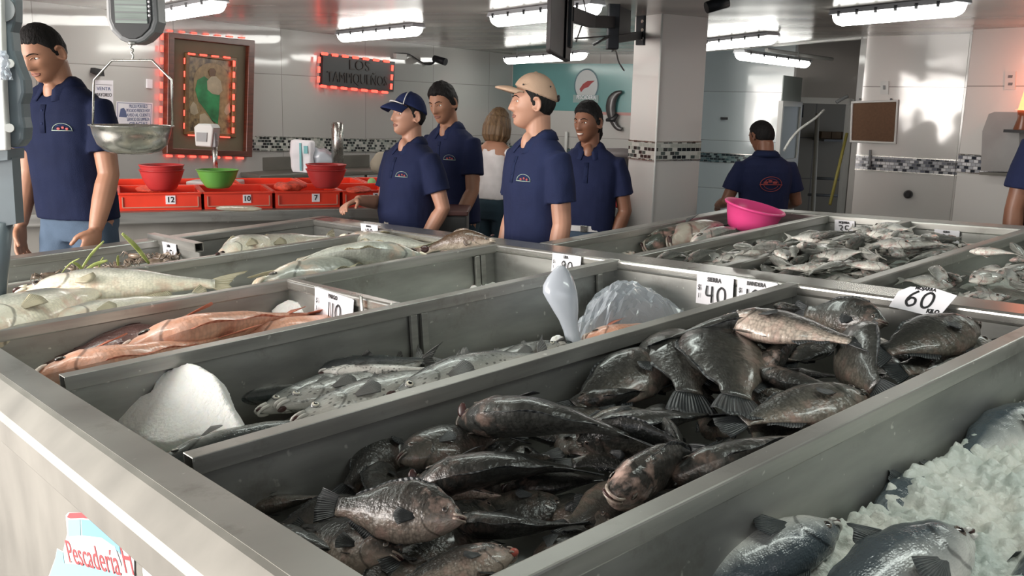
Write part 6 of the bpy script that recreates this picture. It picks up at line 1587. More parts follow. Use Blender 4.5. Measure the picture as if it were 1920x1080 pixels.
for k, (s, w, mm) in enumerate((('________', 30, 'ink'), ('VENTA', 26, 'blue_ink'), ('MAYOREO', 30, 'ink'), ('HOY', 12, 'red_ink'), ('12', 12, 'ink'))): wall_text(LW, s, 194, 155+k*11.5, 7, w, MT[mm], 'print_lines', n2_, 0.003)
o = wall_quad(LW, 'wall_socket', [(274, 148), (284, 149), (284, 166), (274, 165)], MT['paper'], 0.012); tag(o, 'small white socket on the wall between the notices and the picture', 'socket')
o = wall_quad(LW, 'wall_clip', [(170, 127), (186, 131), (188, 143), (180, 141), (169, 136)], MT['black'], 0.05); tag(o, 'small dark holder on the wall above the narrow notice', 'holder')
# security camera on the left wall
MTc = LW.px(821, 113); sc = empty('security_camera', MTc); tag(sc, 'small black security camera on the left wall above the black haired man', 'security camera')
mb = MB(); d = (LW.n + Vector((.3, -.2, -.35))).normalized(); a = LW.px(822, 112, 0.16); mb.tube([a - d*.06, a + d*.10], [.035, .04], 14); child(mb.build('camera_housing', MT['black_metal']), sc)
mb = MB(); mb.tube(catmull([LW.px(812, 118, 0), LW.px(812, 118, 0.08), a - d*.03], 4), .012, 8); child(mb.build('bracket', MT['black_metal']), sc)
mb = MB(); mb.tube(catmull([LW.px(740, 100, .02), LW.px(765, 101, .02), LW.px(785, 113, .02), LW.px(800, 121, .02), LW.px(811, 119, .02)], 5), .006, 6); child(mb.build('cable', MT['black']), sc)
mb = MB(); mb.ball(LW.px(803, 120, .03), (.05, .02, .015), 8); child(mb.build('junction', MT['black']), sc)
o = wall_quad(LW, 'junction_box', [(737, 100), (757, 102), (756, 112), (738, 110)], MT['white_paint'], 0.04); tag(o, 'pale junction box on the wall right of the red light sign', 'junction box')

# hanging scale: dial housing, hook, bail and steel pan
SX, SY = 247, 3.7
hz = lambda x, y: at(x, y, SY)
hs = empty('hanging_scale', hz(SX, 90)); tag(hs, 'grey digital hanging scale with a steel pan in front of the big man', 'scale')
MT['scale_grey'] = mat('grey scale plastic', (0.16, 0.165, 0.17), 0.4); MT['lcd'] = mat('grey green display', (0.22, 0.26, 0.24), 0.25, stretch=(1, 1, 30), var=0.3, vscale=3)
c = hz(246, 18); pxm = SY/FPX*1.0
out = [(-46, -60), (46, -60), (47, 20), (40, 38), (22, 54), (8, 60), (-8, 60), (-24, 54), (-40, 38), (-47, 20)]
mb = MB(); F3 = lambda u, v, w=0.0: c + Vector((u*pxm, 0, -v*pxm)) + Vector((0, w, 0))
mb.prism([F3(u, v, .0) for u, v in out], (0, 0.10, 0)); child(mb.build('housing', MT['scale_grey'], bevel=0.012), hs)
mb = MB(); mb.prism([F3(u*.80, v*.86, -.006) for u, v in out], (0, 0.02, 0)); child(mb.build('dark_faceplate', MT['black'], bevel=0.003), hs)
mb = MB(); mb.prism([F3(u, v, -.011) for u, v in ((-28, -60), (30, -60), (30, 24), (-28, 24))], (0, 0.01, 0)); child(mb.build('display', MT['lcd']), hs)
for k in range(4):
    mb = MB(); mb.prism([F3(u, v, -.013) for u, v in ((-27, -22+k*13), (29, -22+k*13), (29, -20+k*13), (-27, -20+k*13))], (0, 0.003, 0)); child(mb.build('display_line', MT['scale_grey']), hs)
for k in range(5):
    mb = MB(); mb.ball(F3(34, -22+k*8, -.008), .005, 6); child(mb.build('key', MT['paper']), hs)
mb = MB(); mb.tube([hz(247, 78), hz(247, 84)], .014, 10); mb.tube(catmull([hz(247, 84), hz(244, 90), hz(250, 94), hz(246, 99), hz(250, 104), hz(248, 112)], 4), .004, 6); child(mb.build('hook', MT['steel']), hs)
cP = hz(247, 238); RP = 73*pxm
mb = MB(); mb.tube([hz(174, 236), hz(176, 150), hz(210, 113), hz(285, 113), hz(322, 150), hz(323, 236)], .0045, 8); child(mb.build('wire_bail', MT['chrome']), hs)
PM = Matrix.Translation(cP)
pan = MB(); pan.lathe([(0, -.100), (RP*.45, -.101), (RP*.66, -.092), (RP*.84, -.066), (RP*.93, -.03), (RP*.965, 0), (RP*1.03, .004), (RP*1.03, .007), (RP*.955, .004), (RP*.91, -.03), (RP*.82, -.063), (RP*.64, -.088), (0, -.096)], 56, M=PM)
child(pan.build('steel_pan', MT['chrome'], fix=True), hs)
mb = MB(); mb.tube([hz(246, -60), Vector((hz(246, -60).x, SY+.05, CEIL+.05))], .008, 8); child(mb.build('hanging_rod', MT['steel']), hs)
# second scale at the left edge, closer
MT['bluegrey'] = mat('blue grey enamel', (0.10, 0.125, 0.14), 0.4, var=0.1); 
es = empty('platform_scale', at(20, 150, 2.9)); tag(es, 'blue grey scale column with white post at the left picture edge', 'scale')
E_ = lambda x, y, w=0.0: at(x, y, 2.9+w)
mb = MB(); mb.prism([E_(x, y) for x, y in ((-30, -60), (20, -60), (26, 0), (26, 40), (20, 60), (24, 95), (34, 125), (44, 150), (46, 175), (40, 195), (42, 220), (46, 240), (44, 262), (34, 276), (-30, 276))], (0, 0.06, 0)); child(mb.build('housing', MT['bluegrey'], bevel=0.01), es)
mb = MB(); mb.prism([E_(x, y, -.03) for x, y in ((-40, -60), (0, -60), (3, 60), (6, 160), (11, 250), (12, 282), (-40, 284))], (0, 0.03, 0)); child(mb.build('post', MT['white_paint'], bevel=0.004), es)
for y in (119, 240):
    mb = MB(); mb.tube([E_(17, y, -.028), E_(19, y, .0)], [.013, .013], 16); child(mb.build('knob', MT['white_paint']), es)
mb = MB(); mb.tube([E_(8, 18, .0) + Vector((0, -.008, 0)), E_(8, 18, .0)], [.035, .035], 24); child(mb.build('dial', MT['scale_grey']), es)
mb = MB(); mb.prism([E_(x, y, -.02) for x, y in ((-40, 284), (14, 280), (14, 300), (-40, 306))], (0, 0.10, 0)); mb.prism([E_(x, y, .0) for x, y in ((-30, 300), (22, 296), (30, 420), (-30, 430))], (0, 0.05, 0)); child(mb.build('column', MT['bluegrey']), es)
c_ = E_(5, 415, .02); mb = MB(); mb.tube([c_, Vector((c_.x-.05, c_.y, 0.9))], .03, 10); mb.box((c_.x-.25, c_.y-.1, 0.0), (c_.x+.1, c_.y+.25, 0.05)); mb.bar((c_.x-.1, c_.y+.05, 0), (c_.x-.1, c_.y+.05, 1.0), .06, .06); child(mb.build('stand', MT['bluegrey']), es)
mb = MB(); vs = []
for i in range(13):
    for j in range(13):
        u, v = i/12, j/12; p = E_(2+22*u*(.5+v*.5)-(1-v)*2, 95+55*v, -.05); q = Vector((u*4, v*4, 1)); vs.append(p + Vector((noise.noise(q)*.008, noise.noise(q*2)*.02, 0)))
mb.add(vs, [(i*13+j, (i+1)*13+j, (i+1)*13+j+1, i*13+j+1) for i in range(12) for j in range(12)], 0)
o = mb.build('plastic_bag', MT['film'], fix=False); o.modifiers.new('s', 'SOLIDIFY').thickness = .0006; tag(o, 'small clear plastic bag knotted on the white post at the left edge', 'plastic bag')

# ---------------------------------------------------------------- back counter with red crates
CT = 0.93
a0, a1 = hitz(150, 399, CT), hitz(850, 386, CT); cd = (a1-a0).normalized(); cn = Vector((-cd.y, cd.x, 0)); Lc = (a1-a0).length
bc = empty('back_counter', (a0.x, a0.y, 0)); tag(bc, 'steel edged counter with tiled front that carries the red crates', 'counter')
def cb_(u0, u1, v0, v1, z0, z1, name, m, bev=0.0):
    M_ = Matrix.Identity(4)
    for i in range(3): M_[i][0] = cd[i]; M_[i][1] = cn[i]
    mb = MB(); mb.box((u0, v0, z0), (u1, v1, z1), 0, M_); return mb.build(name, m, bc, bevel=bev)
cb_(-.6, Lc, -.02, 1.25, CT-.075, CT, 'steel_top', MT['steel'], 0.01)
cb_(-.6, Lc-.05, .06, 1.2, .0, CT-.075, 'tiled_base', MT['wall_tile2'] if 'wall_tile2' in MT else mat('grey counter tiles', (0.24, 0.23, 0.21), 0.3, var=0.15, vscale=2, stretch=(3, 3, .3)))
def crate_at(xl, xr, v0, dep, label, hgt=.098, first=None, num='12'):
    ul = (hitz(xl, 386, CT)-a0).dot(cd); ur = (hitz(xr, 386, CT)-a0).dot(cd); w = ur-ul
    base = a0 + cd*ul + cn*v0; M_ = Matrix.Identity(4)
    for i in range(3): M_[i][0] = cd[i]; M_[i][1] = cn[i]; M_[i][3] = (base.x, base.y, CT+.001)[i]
    r = empty('fish_crate', mw=M_); tag(r, label, 'crate', 'orange red fish crates on the back counter')
    t = .008; mb = MB()
    mb.box((0, 0, 0), (w, dep, t)); mb.build('crate_base', MT['red_plastic'], r)
    for nm, lo, hi in (('front_side', (0, 0, t), (w, t, hgt)), ('back_side', (0, dep-t, t), (w, dep, hgt)), ('end_side', (0, t, t), (t, dep-t, hgt)), ('end_side', (w-t, t, t), (w, dep-t, hgt))):
        mb = MB(); mb.box(lo, hi); s_ = mb.build(nm, MT['red_plastic'], r, bevel=.002)
    mb = MB()
    pts = [(-.004, -.004), (w+.004, -.004), (w+.004, dep+.004), (-.004, dep+.004)]
    for k in range(4):
        p, q = pts[k], pts[(k+1) % 4]; mb.bar((p[0], p[1], hgt), (q[0], q[1], hgt), .018, .012)
    mb.build('rim', MT['red_plastic'], r, bevel=.003)
    mb = MB(); b = .018
    for (x0, z0, x1, z1) in ((b, b, w-b, b), (b, b, b, hgt-.02), (w-b, b, w-b, hgt-.02)): mb.bar((x0, -.004, z0), (x1, -.004, z1), .006, .005, up=(0, 1, 0))
    mb.build('moulded_ridge', MT['crate_edge'], r)
    if num:
        mb = MB(); mb.box((w*.56, -.004, .035), (w*.68, 0, .085)); lb = mb.build('number_label', MT['paper'], r)
        text_mesh(num, .045, Matrix.Translation((w*.62, -.005, .06)) @ Matrix.Rotation(PI/2, 4, 'X'), MT['ink'], 'number', lb, .0004, .0008)
    return r
MT['crate_edge'] = mat('worn pale plastic edge', (0.50, 0.22, 0.16), 0.5)
for k, (xl, xr, lab, num) in enumerate(((150, 218, 'leftmost orange red crate behind the big man arm', None), (224, 373, 'orange red crate left of the green bowl, in front of the framed picture', '12'), (379, 505, 'orange red crate under the green bowl', '10'), (511, 633, 'orange red crate just left of the blue cap man hand', '7'), (639, 742, 'orange red crate partly behind the blue cap man', '2'), (748, 836, 'rightmost orange red crate between the two polo men', None))):
    crate_at(xl, xr, .05, .48, lab, num=num)
for k, (xl, xr) in enumerate(((190, 320), (330, 455), (465, 590), (600, 720), (730, 832))):
    r = crate_at(xl, xr, .56, .48, ['second row crate behind the stacked red bowls', 'second row crate behind the green bowl', 'second row crate left of the large dark red bowl', 'second row crate behind the blue cap man hand', 'second row crate at the right end of the counter'][k], num=None)
# loose orange mesh sacks on the crates
MT['sack'] = mat('orange red mesh sack', (0.70, 0.07, 0.03), 0.6, var=0.3, vscale=40, bump=0.8, bscale=120)
def sack(x, y, w, h, lab):
    P = at(x, y, 5.95); mb = MB(); mb.ball(P, (w/FPX*5.95, .14, h/FPX*5.95), 12); me = remesh(mb, 'mesh_sack', .012, 2, .02, 12); tag(link('mesh_sack', me, MT['sack']), lab, 'sack')
sack(545, 349, 30, 8, 'flattened orange mesh sack left of the dark red bowl'); sack(290, 355, 34, 6, 'orange mesh sack under the stacked red bowls'); sack(672, 356, 26, 6, 'orange mesh sack under the hand of the blue cap man')
# bowls
def bowl(x, ytop, ybot, wpx, Y, m, lab, nest=0, handle=False):
    s = Y/FPX; R = wpx/2*s; H_ = (ybot-ytop)*s; c = at(x, ybot, Y); r = empty('plastic_bowl', c); tag(r, lab, 'bowl')
    for k in range(nest+1):
        dz = k*.03; mb = MB()
        mb.lathe([(0, dz), (R*.50, dz), (R*.62, dz+H_*.12), (R*.82, dz+H_*.5), (R*.94, dz+H_*.88), (R*.97, dz+H_*.97-k*.002), (R*1.0, dz+H_*.97), (R*1.0, dz+H_), (R*.93, dz+H_), (R*.90, dz+H_*.85), (R*.78, dz+H_*.5), (R*.56, dz+H_*.14), (0, dz+.01)], 44)
        mb.build('bowl', m, r)
    return r
bowl(305, 318, 357, 82, 5.75, MT['red_bowl'], 'two nested red plastic bowls on the crates below the framed picture', 1)
bowl(409, 318, 352, 78, 5.75, MT['green_bowl'], 'green plastic bowl on the crates below the framed picture')
bowl(612, 317, 352, 76, 5.95, MT['red_bowl'], 'dark red plastic bowls on the crates beside the hand of the blue cap man', 1)
# price scale display on its pole
dp = at(402, 300, 6.5); ps = empty('counter_scale', (dp.x, dp.y, CT)); tag(ps, 'light grey counter scale with its display raised on a pole behind the green bowl', 'scale')
Mi = Matrix.Translation(-Vector((dp.x, dp.y, CT)))
def pch(mb, nm, m, bev=0.0):
    me_ = mb; me_.v = [tuple(Mi @ Vector(v)) for v in me_.v]; return me_.build(nm, m, ps, bevel=bev)
g65 = lambda x, y, w=0.0: at(x, y, 6.5+w)
MT['lightgrey'] = mat('light grey plastic', (0.42, 0.43, 0.42), 0.4)
mb = MB(); mb.prism([g65(x, y) for x, y in ((363, 238), (371, 232), (396, 233), (400, 240), (396, 276), (366, 274))], (0.02, .10, 0)); pch(mb, 'display_head', MT['lightgrey'], .008)
mb = MB(); mb.prism([g65(x, y, -.006) for x, y in ((368, 248), (388, 249), (387, 266), (368, 265))], (0, .01, 0)); pch(mb, 'screen', MT['scale_grey'])
mb = MB(); P = g65(402, 262, .05); mb.tube([P, Vector((P.x, P.y, CT+.10))], .018, 12); pch(mb, 'pole', MT['chrome'])
mb = MB(); mb.bar(g65(398, 262, .04), g65(406, 262, .04), .05, .10); pch(mb, 'pole_clamp', MT['scale_grey'], .005)
mb = MB(); P = Vector((P.x, P.y, CT)); mb.box((P.x-.16, P.y-.14, CT+.015), (P.x+.16, P.y+.14, CT+.10)); pch(mb, 'scale_base', MT['lightgrey'], .01)
# steel sink table at the wall with its things
s0, s1 = at(486, 300, 8.1), at(740, 300, 9.1); s0.z = s1.z = 0; sd_ = (s1-s0).normalized(); sn = Vector((-sd_.y, sd_.x, 0)); Ls = (s1-s0).length
st_ = empty('steel_work_table', s0); tag(st_, 'grey steel work table with a raised back against the left wall', 'table')
Ms = Matrix.Identity(4)
for i in range(3): Ms[i][0] = sd_[i]; Ms[i][1] = sn[i]
zt_ = at(486, 328, 8.1).z; zb_ = at(486, 297, 8.4).z
def sb_(lo, hi, nm, bev=.01):
    mb = MB(); mb.box(lo, hi, 0, Ms); return mb.build(nm, MT['steel_dark'], st_, bevel=bev)
MT['steel_dark'] = mat('dull dark steel', (0.17, 0.165, 0.145), 0.5, 0.5, var=0.2, vscale=3)
sb_((0, 0, zt_-.04), (Ls, .42, zt_), 'table_top'); sb_((0, .40, zt_), (Ls, .425, zb_), 'splash_back', .004)
for u in (.06, .45, Ls-.06):
    for v in (.04, .38):
        mb = MB(); mb.tube([Ms @ Vector((u, v, 0)), Ms @ Vector((u, v, zt_-.03))], .02, 10); mb.build('leg', MT['chrome'], st_)
def on_table(x, Y): return at(x, 300, Y)
P = on_table(568, 8.5); s = 8.5/FPX
b_ = empty('packet', (P.x, P.y, zt_)); tag(b_, 'white and teal printed plastic packet standing on the steel work table', 'packet')
mb = MB(); mb.box((-21*s, -.08, 0), (21*s, .08, 60*s)); me = remesh(mb, 'wrapper', .02, 6, .02, 6); link('wrapper', me, MT['paper'], b_)
mb = MB(); mb.box((-2*s, -.095, .02), (1.5*s, -.085, 55*s)); mb.box((6*s, -.095, 36*s), (13*s, -.085, 50*s)); mb.build('teal_print', mat('teal print', (0.15, 0.42, 0.45), 0.5), b_)
P = on_table(633, 8.55); s = 8.55/FPX
mb = MB(); mb.tube([(P.x, P.y, zt_), (P.x, P.y, zt_+90*s), (P.x, P.y, zt_+93*s)], [11*s, 11*s, 8*s], 28); tag(mb.build('steel_canister', MT['chrome']), 'tall polished steel canister standing on the work table', 'canister')
P = on_table(598, 8.6); mb = MB(); mb.ball((P.x, P.y, zt_+.10), (.17, .10, .12), 14); me = remesh(mb, 'plastic_wrap', .015, 2, .06, 9); tag(link('plastic_wrap', me, MT['film2']), 'crumpled plastic wrap between the packet and the steel canister', 'plastic wrap')
P = on_table(715, 8.3); s = 8.3/FPX; mb = MB(); mb.ball((P.x, P.y, zt_+.10), (.10, .08, .10), 12); me = remesh(mb, 'sack', .015, 3, .03, 8); tag(link('sack', me, mat('beige cloth', (0.25, 0.22, 0.17), .8)), 'beige cloth bundle left of the blue cap man on the work table', 'bundle')
P = at(697, 343, 6.6); mb = MB(); mb.ball((P.x, P.y, P.z), (.03, .03, .035), 10); tag(mb.build('green_sponge', mat('pale green sponge', (0.30, 0.60, 0.25), .8)), 'pale green sponge beside the elbow of the blue cap man', 'sponge')
# grey bin with a dull red lid between the men
P = at(842, 420, 5.3); bn = empty('storage_bin', (P.x, P.y, 0)); tag(bn, 'grey storage bin with a dull red lid right of the blue cap man', 'bin')
zl = at(842, 404, 5.3).z; s = 5.3/FPX
mb = MB(); mb.box((-33*s, 0, 0), (33*s, .3, zl)); mb.build('bin_body', mat('dark grey plastic', (0.07, 0.07, 0.07), .5), bn, bevel=.01)
mb = MB(); mb.box((-36*s, -.02, zl), (36*s, .32, zl+10*s)); mb.build('lid', mat('dull reddish brown plastic', (0.12, 0.05, 0.045), .5), bn, bevel=.008)
P = at(512, 396, 4.95)
# fish tray on the far side of the counter
mb = MB(); P = at(448, 391, 5.25); mb.ball(P, (.13, .05, .016), 10); tag(mb.build('silver_fish', MT['f_bass']), 'pale fish lying on the steel edge below the crates', 'fish')

# ---------------------------------------------------------------- back wall: teal banner with fish emblem
bn_ = empty('shop_banner', BW.px(1050, 160)); tag(bn_, 'teal banner with an oval fish emblem on the back wall', 'banner')
MT['teal'] = mat('teal vinyl', (0.105, 0.265, 0.265), 0.18, var=0.08, vscale=2, spec=0.6)
zt2 = BW.px(1030, 119).z; zb2 = BW.px(1030, 207).z
def bq(nm, u0, u1, z0, z1, m, off, t=.004):
    mb = MB(); mb.prism([BW.P(u0, z0, off), BW.P(u1, z0, off), BW.P(u1, z1, off), BW.P(u0, z1, off)], BW.n*t); return child(mb.build(nm, m), bn_)
bq('vinyl', .02, BW.len, zb2, min(zt2, CEIL-.03), MT['teal'], .001); bq('bottom_stripe', .9, BW.len, zb2-.035, zb2, mat('salmon stripe', (0.42, 0.20, 0.18), .4), .001)
ub, zb3 = BW.uz(1100, 160); EMx = BW.M(ub, zb3, .006); sb = BW.uz(1122, 160)[0]; rx = abs(sb-ub)*.95; rz = abs(BW.uz(1100, 132)[1]-BW.uz(1100, 188)[1])/2*1.05
def disc(rx_, rz_, off, m, nm, cz=0):
    mb = MB(); mb.prism([EMx @ Vector((rx_*math.cos(2*PI*k/32), rz_*math.sin(2*PI*k/32)+cz, off)) for k in range(32)], BW.n*.002); return child(mb.build(nm, m), bn_)
disc(rx*1.12, rz*1.08, .0, mat('dark teal print', (0.03, 0.10, 0.12), .4), 'emblem_outline'); disc(rx, rz*.98, .003, mat('pale grey print', (0.42, 0.44, 0.44), .4), 'emblem_oval')
mb = MB(); mb.prism([EMx @ Vector((x*rx, z*rz, .006)) for x, z in ((-.6, -.25), (-.3, .08), (.1, .28), (.75, .30), (.45, .12), (.2, -.1), (-.2, -.22), (-.45, -.45))], BW.n*.002); child(mb.build('red_fish_emblem', MT['logo_red']), bn_)
mb = MB(); mb.prism([EMx @ Vector((x*rx, z*rz, .007)) for x, z in ((-1.15, -.62), (1.15, -.62), (1.15, -1.12), (-1.15, -1.12))], BW.n*.002); child(mb.build('ribbon', mat('grey green ribbon print', (0.20, 0.28, 0.27), .4)), bn_)
wall_text(BW, 'PESCADERIA', 1100, 183, 8, 36, MT['paper'], 'ribbon_lettering', bn_, .018)
# curved dark hook shape beside the column
pts = [(1166, 172), (1156, 176), (1148, 186), (1145, 200), (1146, 214), (1150, 228), (1157, 239), (1166, 243)]
mb = MB(); w_ = [.02, .05, .075, .08, .07, .05, .04, .03]
mb.tube(catmull([BW.px(x, y, .06) for x, y in pts], 4), [lerp(w_[min(7, i//4)], w_[min(7, i//4+1)], (i % 4)/4)*.8 for i in range(29)], 10, flat=.5, up=BW.n)
ch = mb.build('curved_wall_ornament', mat('dark grey lacquer', (0.05, 0.045, 0.045), .3)); tag(ch, 'dark curved ornament on the back wall just left of the column', 'ornament')
mb = MB(); mb.tube([BW.px(1137, 225, .07), BW.px(1150, 224, .08), BW.px(1158, 214, .06)], [.02, .035, .02], 8); mb.build('black_tip', MT['black'], ch)
mb = MB(); mb.tube([BW.px(1062, 247, .05), BW.px(1060, 300, .05)], .02, 8); tag(mb.build('white_pole', MT['white_paint']), 'thin white pole on the back wall left of the smiling man', 'pole')
# bucket and tub seen between the smiling man and the column
P = at(1160, 320, 7.6); zf = at(1160, 292, 7.6).z
tb_ = MB(); tb_.lathe([(.0, 0), (.16, 0), (.19, zf), (.21, zf), (.20, zf+.05), (0, zf+.06)], 28, M=Matrix.Translation((P.x+.02, P.y, 0))); tag(tb_.build('waste_drum', mat('grey drum', (.22, .2, .2), .5)), 'pale grey drum between the smiling man and the column', 'drum')
P = at(1140, 375, 6.6); z0_ = at(1140, 390, 6.6).z; mb = MB(); mb.box((P.x-.05, P.y, 0), (P.x+.12, P.y+.3, z0_)); tag(mb.build('side_cabinet', mat('grey cabinet', (.2, .19, .18), .5), bevel=.01), 'low grey cabinet beside the foot of the column', 'cabinet')
mb = MB(); mb.box((P.x-.04, P.y+.02, z0_+.001), (P.x+.11, P.y+.25, z0_+.09)); tag(mb.build('red_crate', MT['red_bowl'], bevel=.01), 'small dark red crate on the low cabinet left of the column', 'crate')

# ---------------------------------------------------------------- television on its arm
def at_z(x, y, z): return hitz(x, y, z)
NC = at(1060, 118, 5.2); zb_tv = NC.z
LC = at_z(1022, 98, zb_tv); RC = at_z(1079, 112, zb_tv)
RC = NC + (RC-NC).normalized()*min((RC-NC).length, .16); LC = NC + (LC-NC).normalized()*min((LC-NC).length, 1.0)
Hh = min(.46, CEIL-zb_tv-.012); tv = empty('television', NC); tag(tv, 'black flat television seen edge-on, hanging from an arm on the column', 'television')
Z = Vector((0, 0, 1))
mb = MB(); mb.prism([NC, LC, LC+(RC-NC), RC], Z*Hh); child(mb.build('casing', MT['black_metal'], bevel=.008), tv)
nrm_ = (NC-RC).normalized(); mb = MB(); i_ = .03; ld = (LC-NC).normalized()
mb.prism([NC+ld*i_+Z*i_+nrm_*.001, LC-ld*i_+Z*i_+nrm_*.001, LC-ld*i_+Z*(Hh-i_)+nrm_*.001, NC+ld*i_+Z*(Hh-i_)+nrm_*.001], nrm_*.003); child(mb.build('screen', mat('dark screen', (.008, .008, .01), .08)), tv)
mb = MB(); mb.prism([RC-nrm_*.001, RC+ld*.3, RC+ld*.3-nrm_*.05, RC-nrm_*.05], Z*min(.3, Hh)); child(mb.build('back_cover', MT['black_metal'], bevel=.01), tv)
br_ = empty('wall_bracket', CLW.px(1204, 45)); tag(br_, 'black articulated television arm bolted to the column', 'bracket')
pt_ = CLW.px(1196, 2, .002); 
mb = MB(); mb.prism([CLW.px(x, y, .001) for x, y in ((1199, -30), (1213, -30), (1210, 85), (1196, 85))], CLW.n*.02); pl_ = child(mb.build('mounting_plate', MT['black_metal'], bevel=.003), br_)
for y in (8, 24, 40, 56, 72):
    mb = MB(); p = CLW.px(1205, y, .02); mb.tube([p, p+CLW.n*.006], .012, 8); child(mb.build('bolt', MT['chrome']), br_)
pa = CLW.px(1200, 38, .02); j1 = at(1150, 42, 6.0); j2 = at(1110, 40, 5.6); pe = RC + ld*.15 + Z*.22 - nrm_*.05
for dz in (.13, -.10):
    mb = MB(); mb.bar(pa+Z*dz, j1+Z*dz, .05, .05); child(mb.build('arm', MT['black_metal'], bevel=.004), br_)
mb = MB(); mb.bar(j1-Z*.16, j1+Z*.17, .07, .09, up=(0, 1, 0)); child(mb.build('pivot_block', MT['black_metal'], bevel=.006), br_)
mb = MB(); mb.bar(lerp(j1, pa, .12), lerp(j1, pa, .55), .03, .24); child(mb.build('gusset', MT['black_metal'], bevel=.004), br_)
mb = MB(); mb.bar(j1, j2, .045, .07); mb.bar(j2, pe, .045, .07); child(mb.build('arm', MT['black_metal'], bevel=.004), br_)
mb = MB(); mb.bar(pe-Z*.16, pe+Z*.16, .03, .12, up=ld); child(mb.build('mounting_plate', MT['black_metal']), br_)
def cable(pts, lab, r=.006):
    mb = MB(); mb.tube(catmull(pts, 6), r, 6); tag(mb.build('cable', MT['black']), lab, 'cable')
cable([j1-Z*.17, at(1155, 95, 6.2), at(1160, 115, 6.5), at(1170, 132, 6.75)], 'black cable hanging down from the television arm to the column')
cable([at(1078, 72, 5.5), at(1110, 70, 5.6), at(1135, 68, 5.9), at(1150, 66, 6.0)], 'cable drooping between the television and the arm', .005)
cable([at(1094, 0, 5.6), at(1098, 25, 5.6), at(1090, 50, 5.6), at(1080, 78, 5.5)], 'cable looping behind the television', .004)
cable([at(1112, 84, 5.8), at(1125, 77, 5.8), at(1142, 68, 5.9), at(1120, 80, 5.8)], 'short tangle of cable under the television arm', .008)

# ---------------------------------------------------------------- right side things
ob = empty('light_switch', RW.px(1658, 164)); tag(ob, 'white light switch plate above the cork board', 'switch')
child(wall_quad(RW, 'switch_plate', [(1652, 152), (1667, 152), (1666, 177), (1651, 177)], MT['white_paint'], .01), ob); child(wall_quad(RW, 'rocker', [(1656, 160), (1660, 160), (1660, 168), (1656, 168)], MT['scale_grey'], .006, .01), ob)
ck = empty('cork_board', RW.px(1638, 229)); tag(ck, 'brown cork board in a white frame on the right tiled wall', 'notice board')
cq = [(1597, 190), (1686, 187), (1681, 270), (1594, 267)]
child(wall_quad(RW, 'cork', cq, mat('brown cork', (0.13, 0.068, 0.035), .8, var=.12, vscale=60), .012), ck); quad_frame(RW, 'white_frame', cq, ring_px(cq, 4), MT['white_paint'], .02, .001, ck)
for x in (1613, 1671):
    mb = MB(); p = RW.px(x, 186, .01); mb.tube([p, p+RW.n*.01], .008, 8); child(mb.build('screw', MT['black']), ck)
mb = MB(); p = RW.px(1704, 364, 0); mb.tube([p, p+RW.n*.03, p+RW.n*.05], [.033, .033, .02], 18); tag(mb.build('drain_plug', MT['black']), 'round black plug on the lower part of the right tiled wall', 'plug')
mb = MB(); p = RW.px(1632, 281, .02); q = RW.px(1631, 312, .02); mb.bar(p, q, .015, .02, up=RW.n); mb.bar(q-Vector((0, 0, .001)), q+RW.n*.05, .015, .015); tag(mb.build('wall_hook', MT['scale_grey']), 'thin grey hook over the mosaic strip of the right tiled wall', 'hook')
so = empty('wall_socket', PW.px(1896, 152)); tag(so, 'double white socket beside the orange lamp at the right edge', 'socket')
child(wall_quad(PW, 'socket_plate', [(1886, 134), (1906, 134), (1904, 168), (1884, 168)], MT['white_paint'], .01), so)
for y in (143, 157): child(wall_quad(PW, 'outlet', [(1891, y-2), (1899, y-2), (1898, y+3), (1890, y+3)], MT['scale_grey'], .003, .01), so)
# plastic dispenser / covered box on the pier
dsp = empty('covered_dispenser', PW.px(1880, 270)); tag(dsp, 'grey plastic covered dispenser on the wall behind the man at the right edge', 'dispenser')
MT['film_solid'] = mat('hazy grey plastic cover', (0.34, 0.33, 0.32), 0.25, var=.06, spec=.6)
child(wall_quad(PW, 'cover', [(1868, 214), (1879, 210), (1925, 211), (1925, 322), (1853, 320), (1856, 246)], MT['film_solid'], .10), dsp)
child(wall_quad(PW, 'tray', [(1853, 322), (1925, 324), (1925, 330), (1853, 327)], MT['steel_dark'], .12), dsp)
# orange lamp at the right edge
lp = PW.px(1922, 205, .14); lm = empty('wall_lamp', lp); tag(lm, 'glowing orange red lamp with a brown base at the right picture edge', 'lamp')
s = 7/FPX; mb = MB(); mb.lathe([(0, 33*s), (5*s, 33*s), (11*s, 0), (15*s, -1*s), (0, -2*s)], 24, M=Matrix.Translation(lp+Vector((0, 0, .0)))); child(mb.build('lamp_shade', emis('glowing orange glass', (1.0, .22, .09), 3.0)), lm)
mb = MB(); mb.lathe([(0, -2*s), (12*s, -2*s), (10*s, -15*s), (15*s, -34*s), (14*s, -37*s), (0, -37*s)], 24, M=Matrix.Translation(lp)); child(mb.build('lamp_base', mat('brown glazed base', (.22, .07, .03), .3)), lm)
mb = MB(); mb.bar(lp-Vector((0, 0, 38*s))+PW.n*.06, lp-Vector((0, 0, 38*s))-PW.n*.14, .2, .02); tag(mb.build('lamp_shelf', MT['black']), 'small dark shelf under the orange lamp', 'shelf')
l = bpy.data.lights.new('lamp_glow', 'POINT'); l.energy = 3; l.color = (1, .25, .12); l.shadow_soft_size = .06; o = bpy.data.objects.new('lamp_glow', l); COL.objects.link(o); o.parent = lm; o.location = (0, -.1, .25)
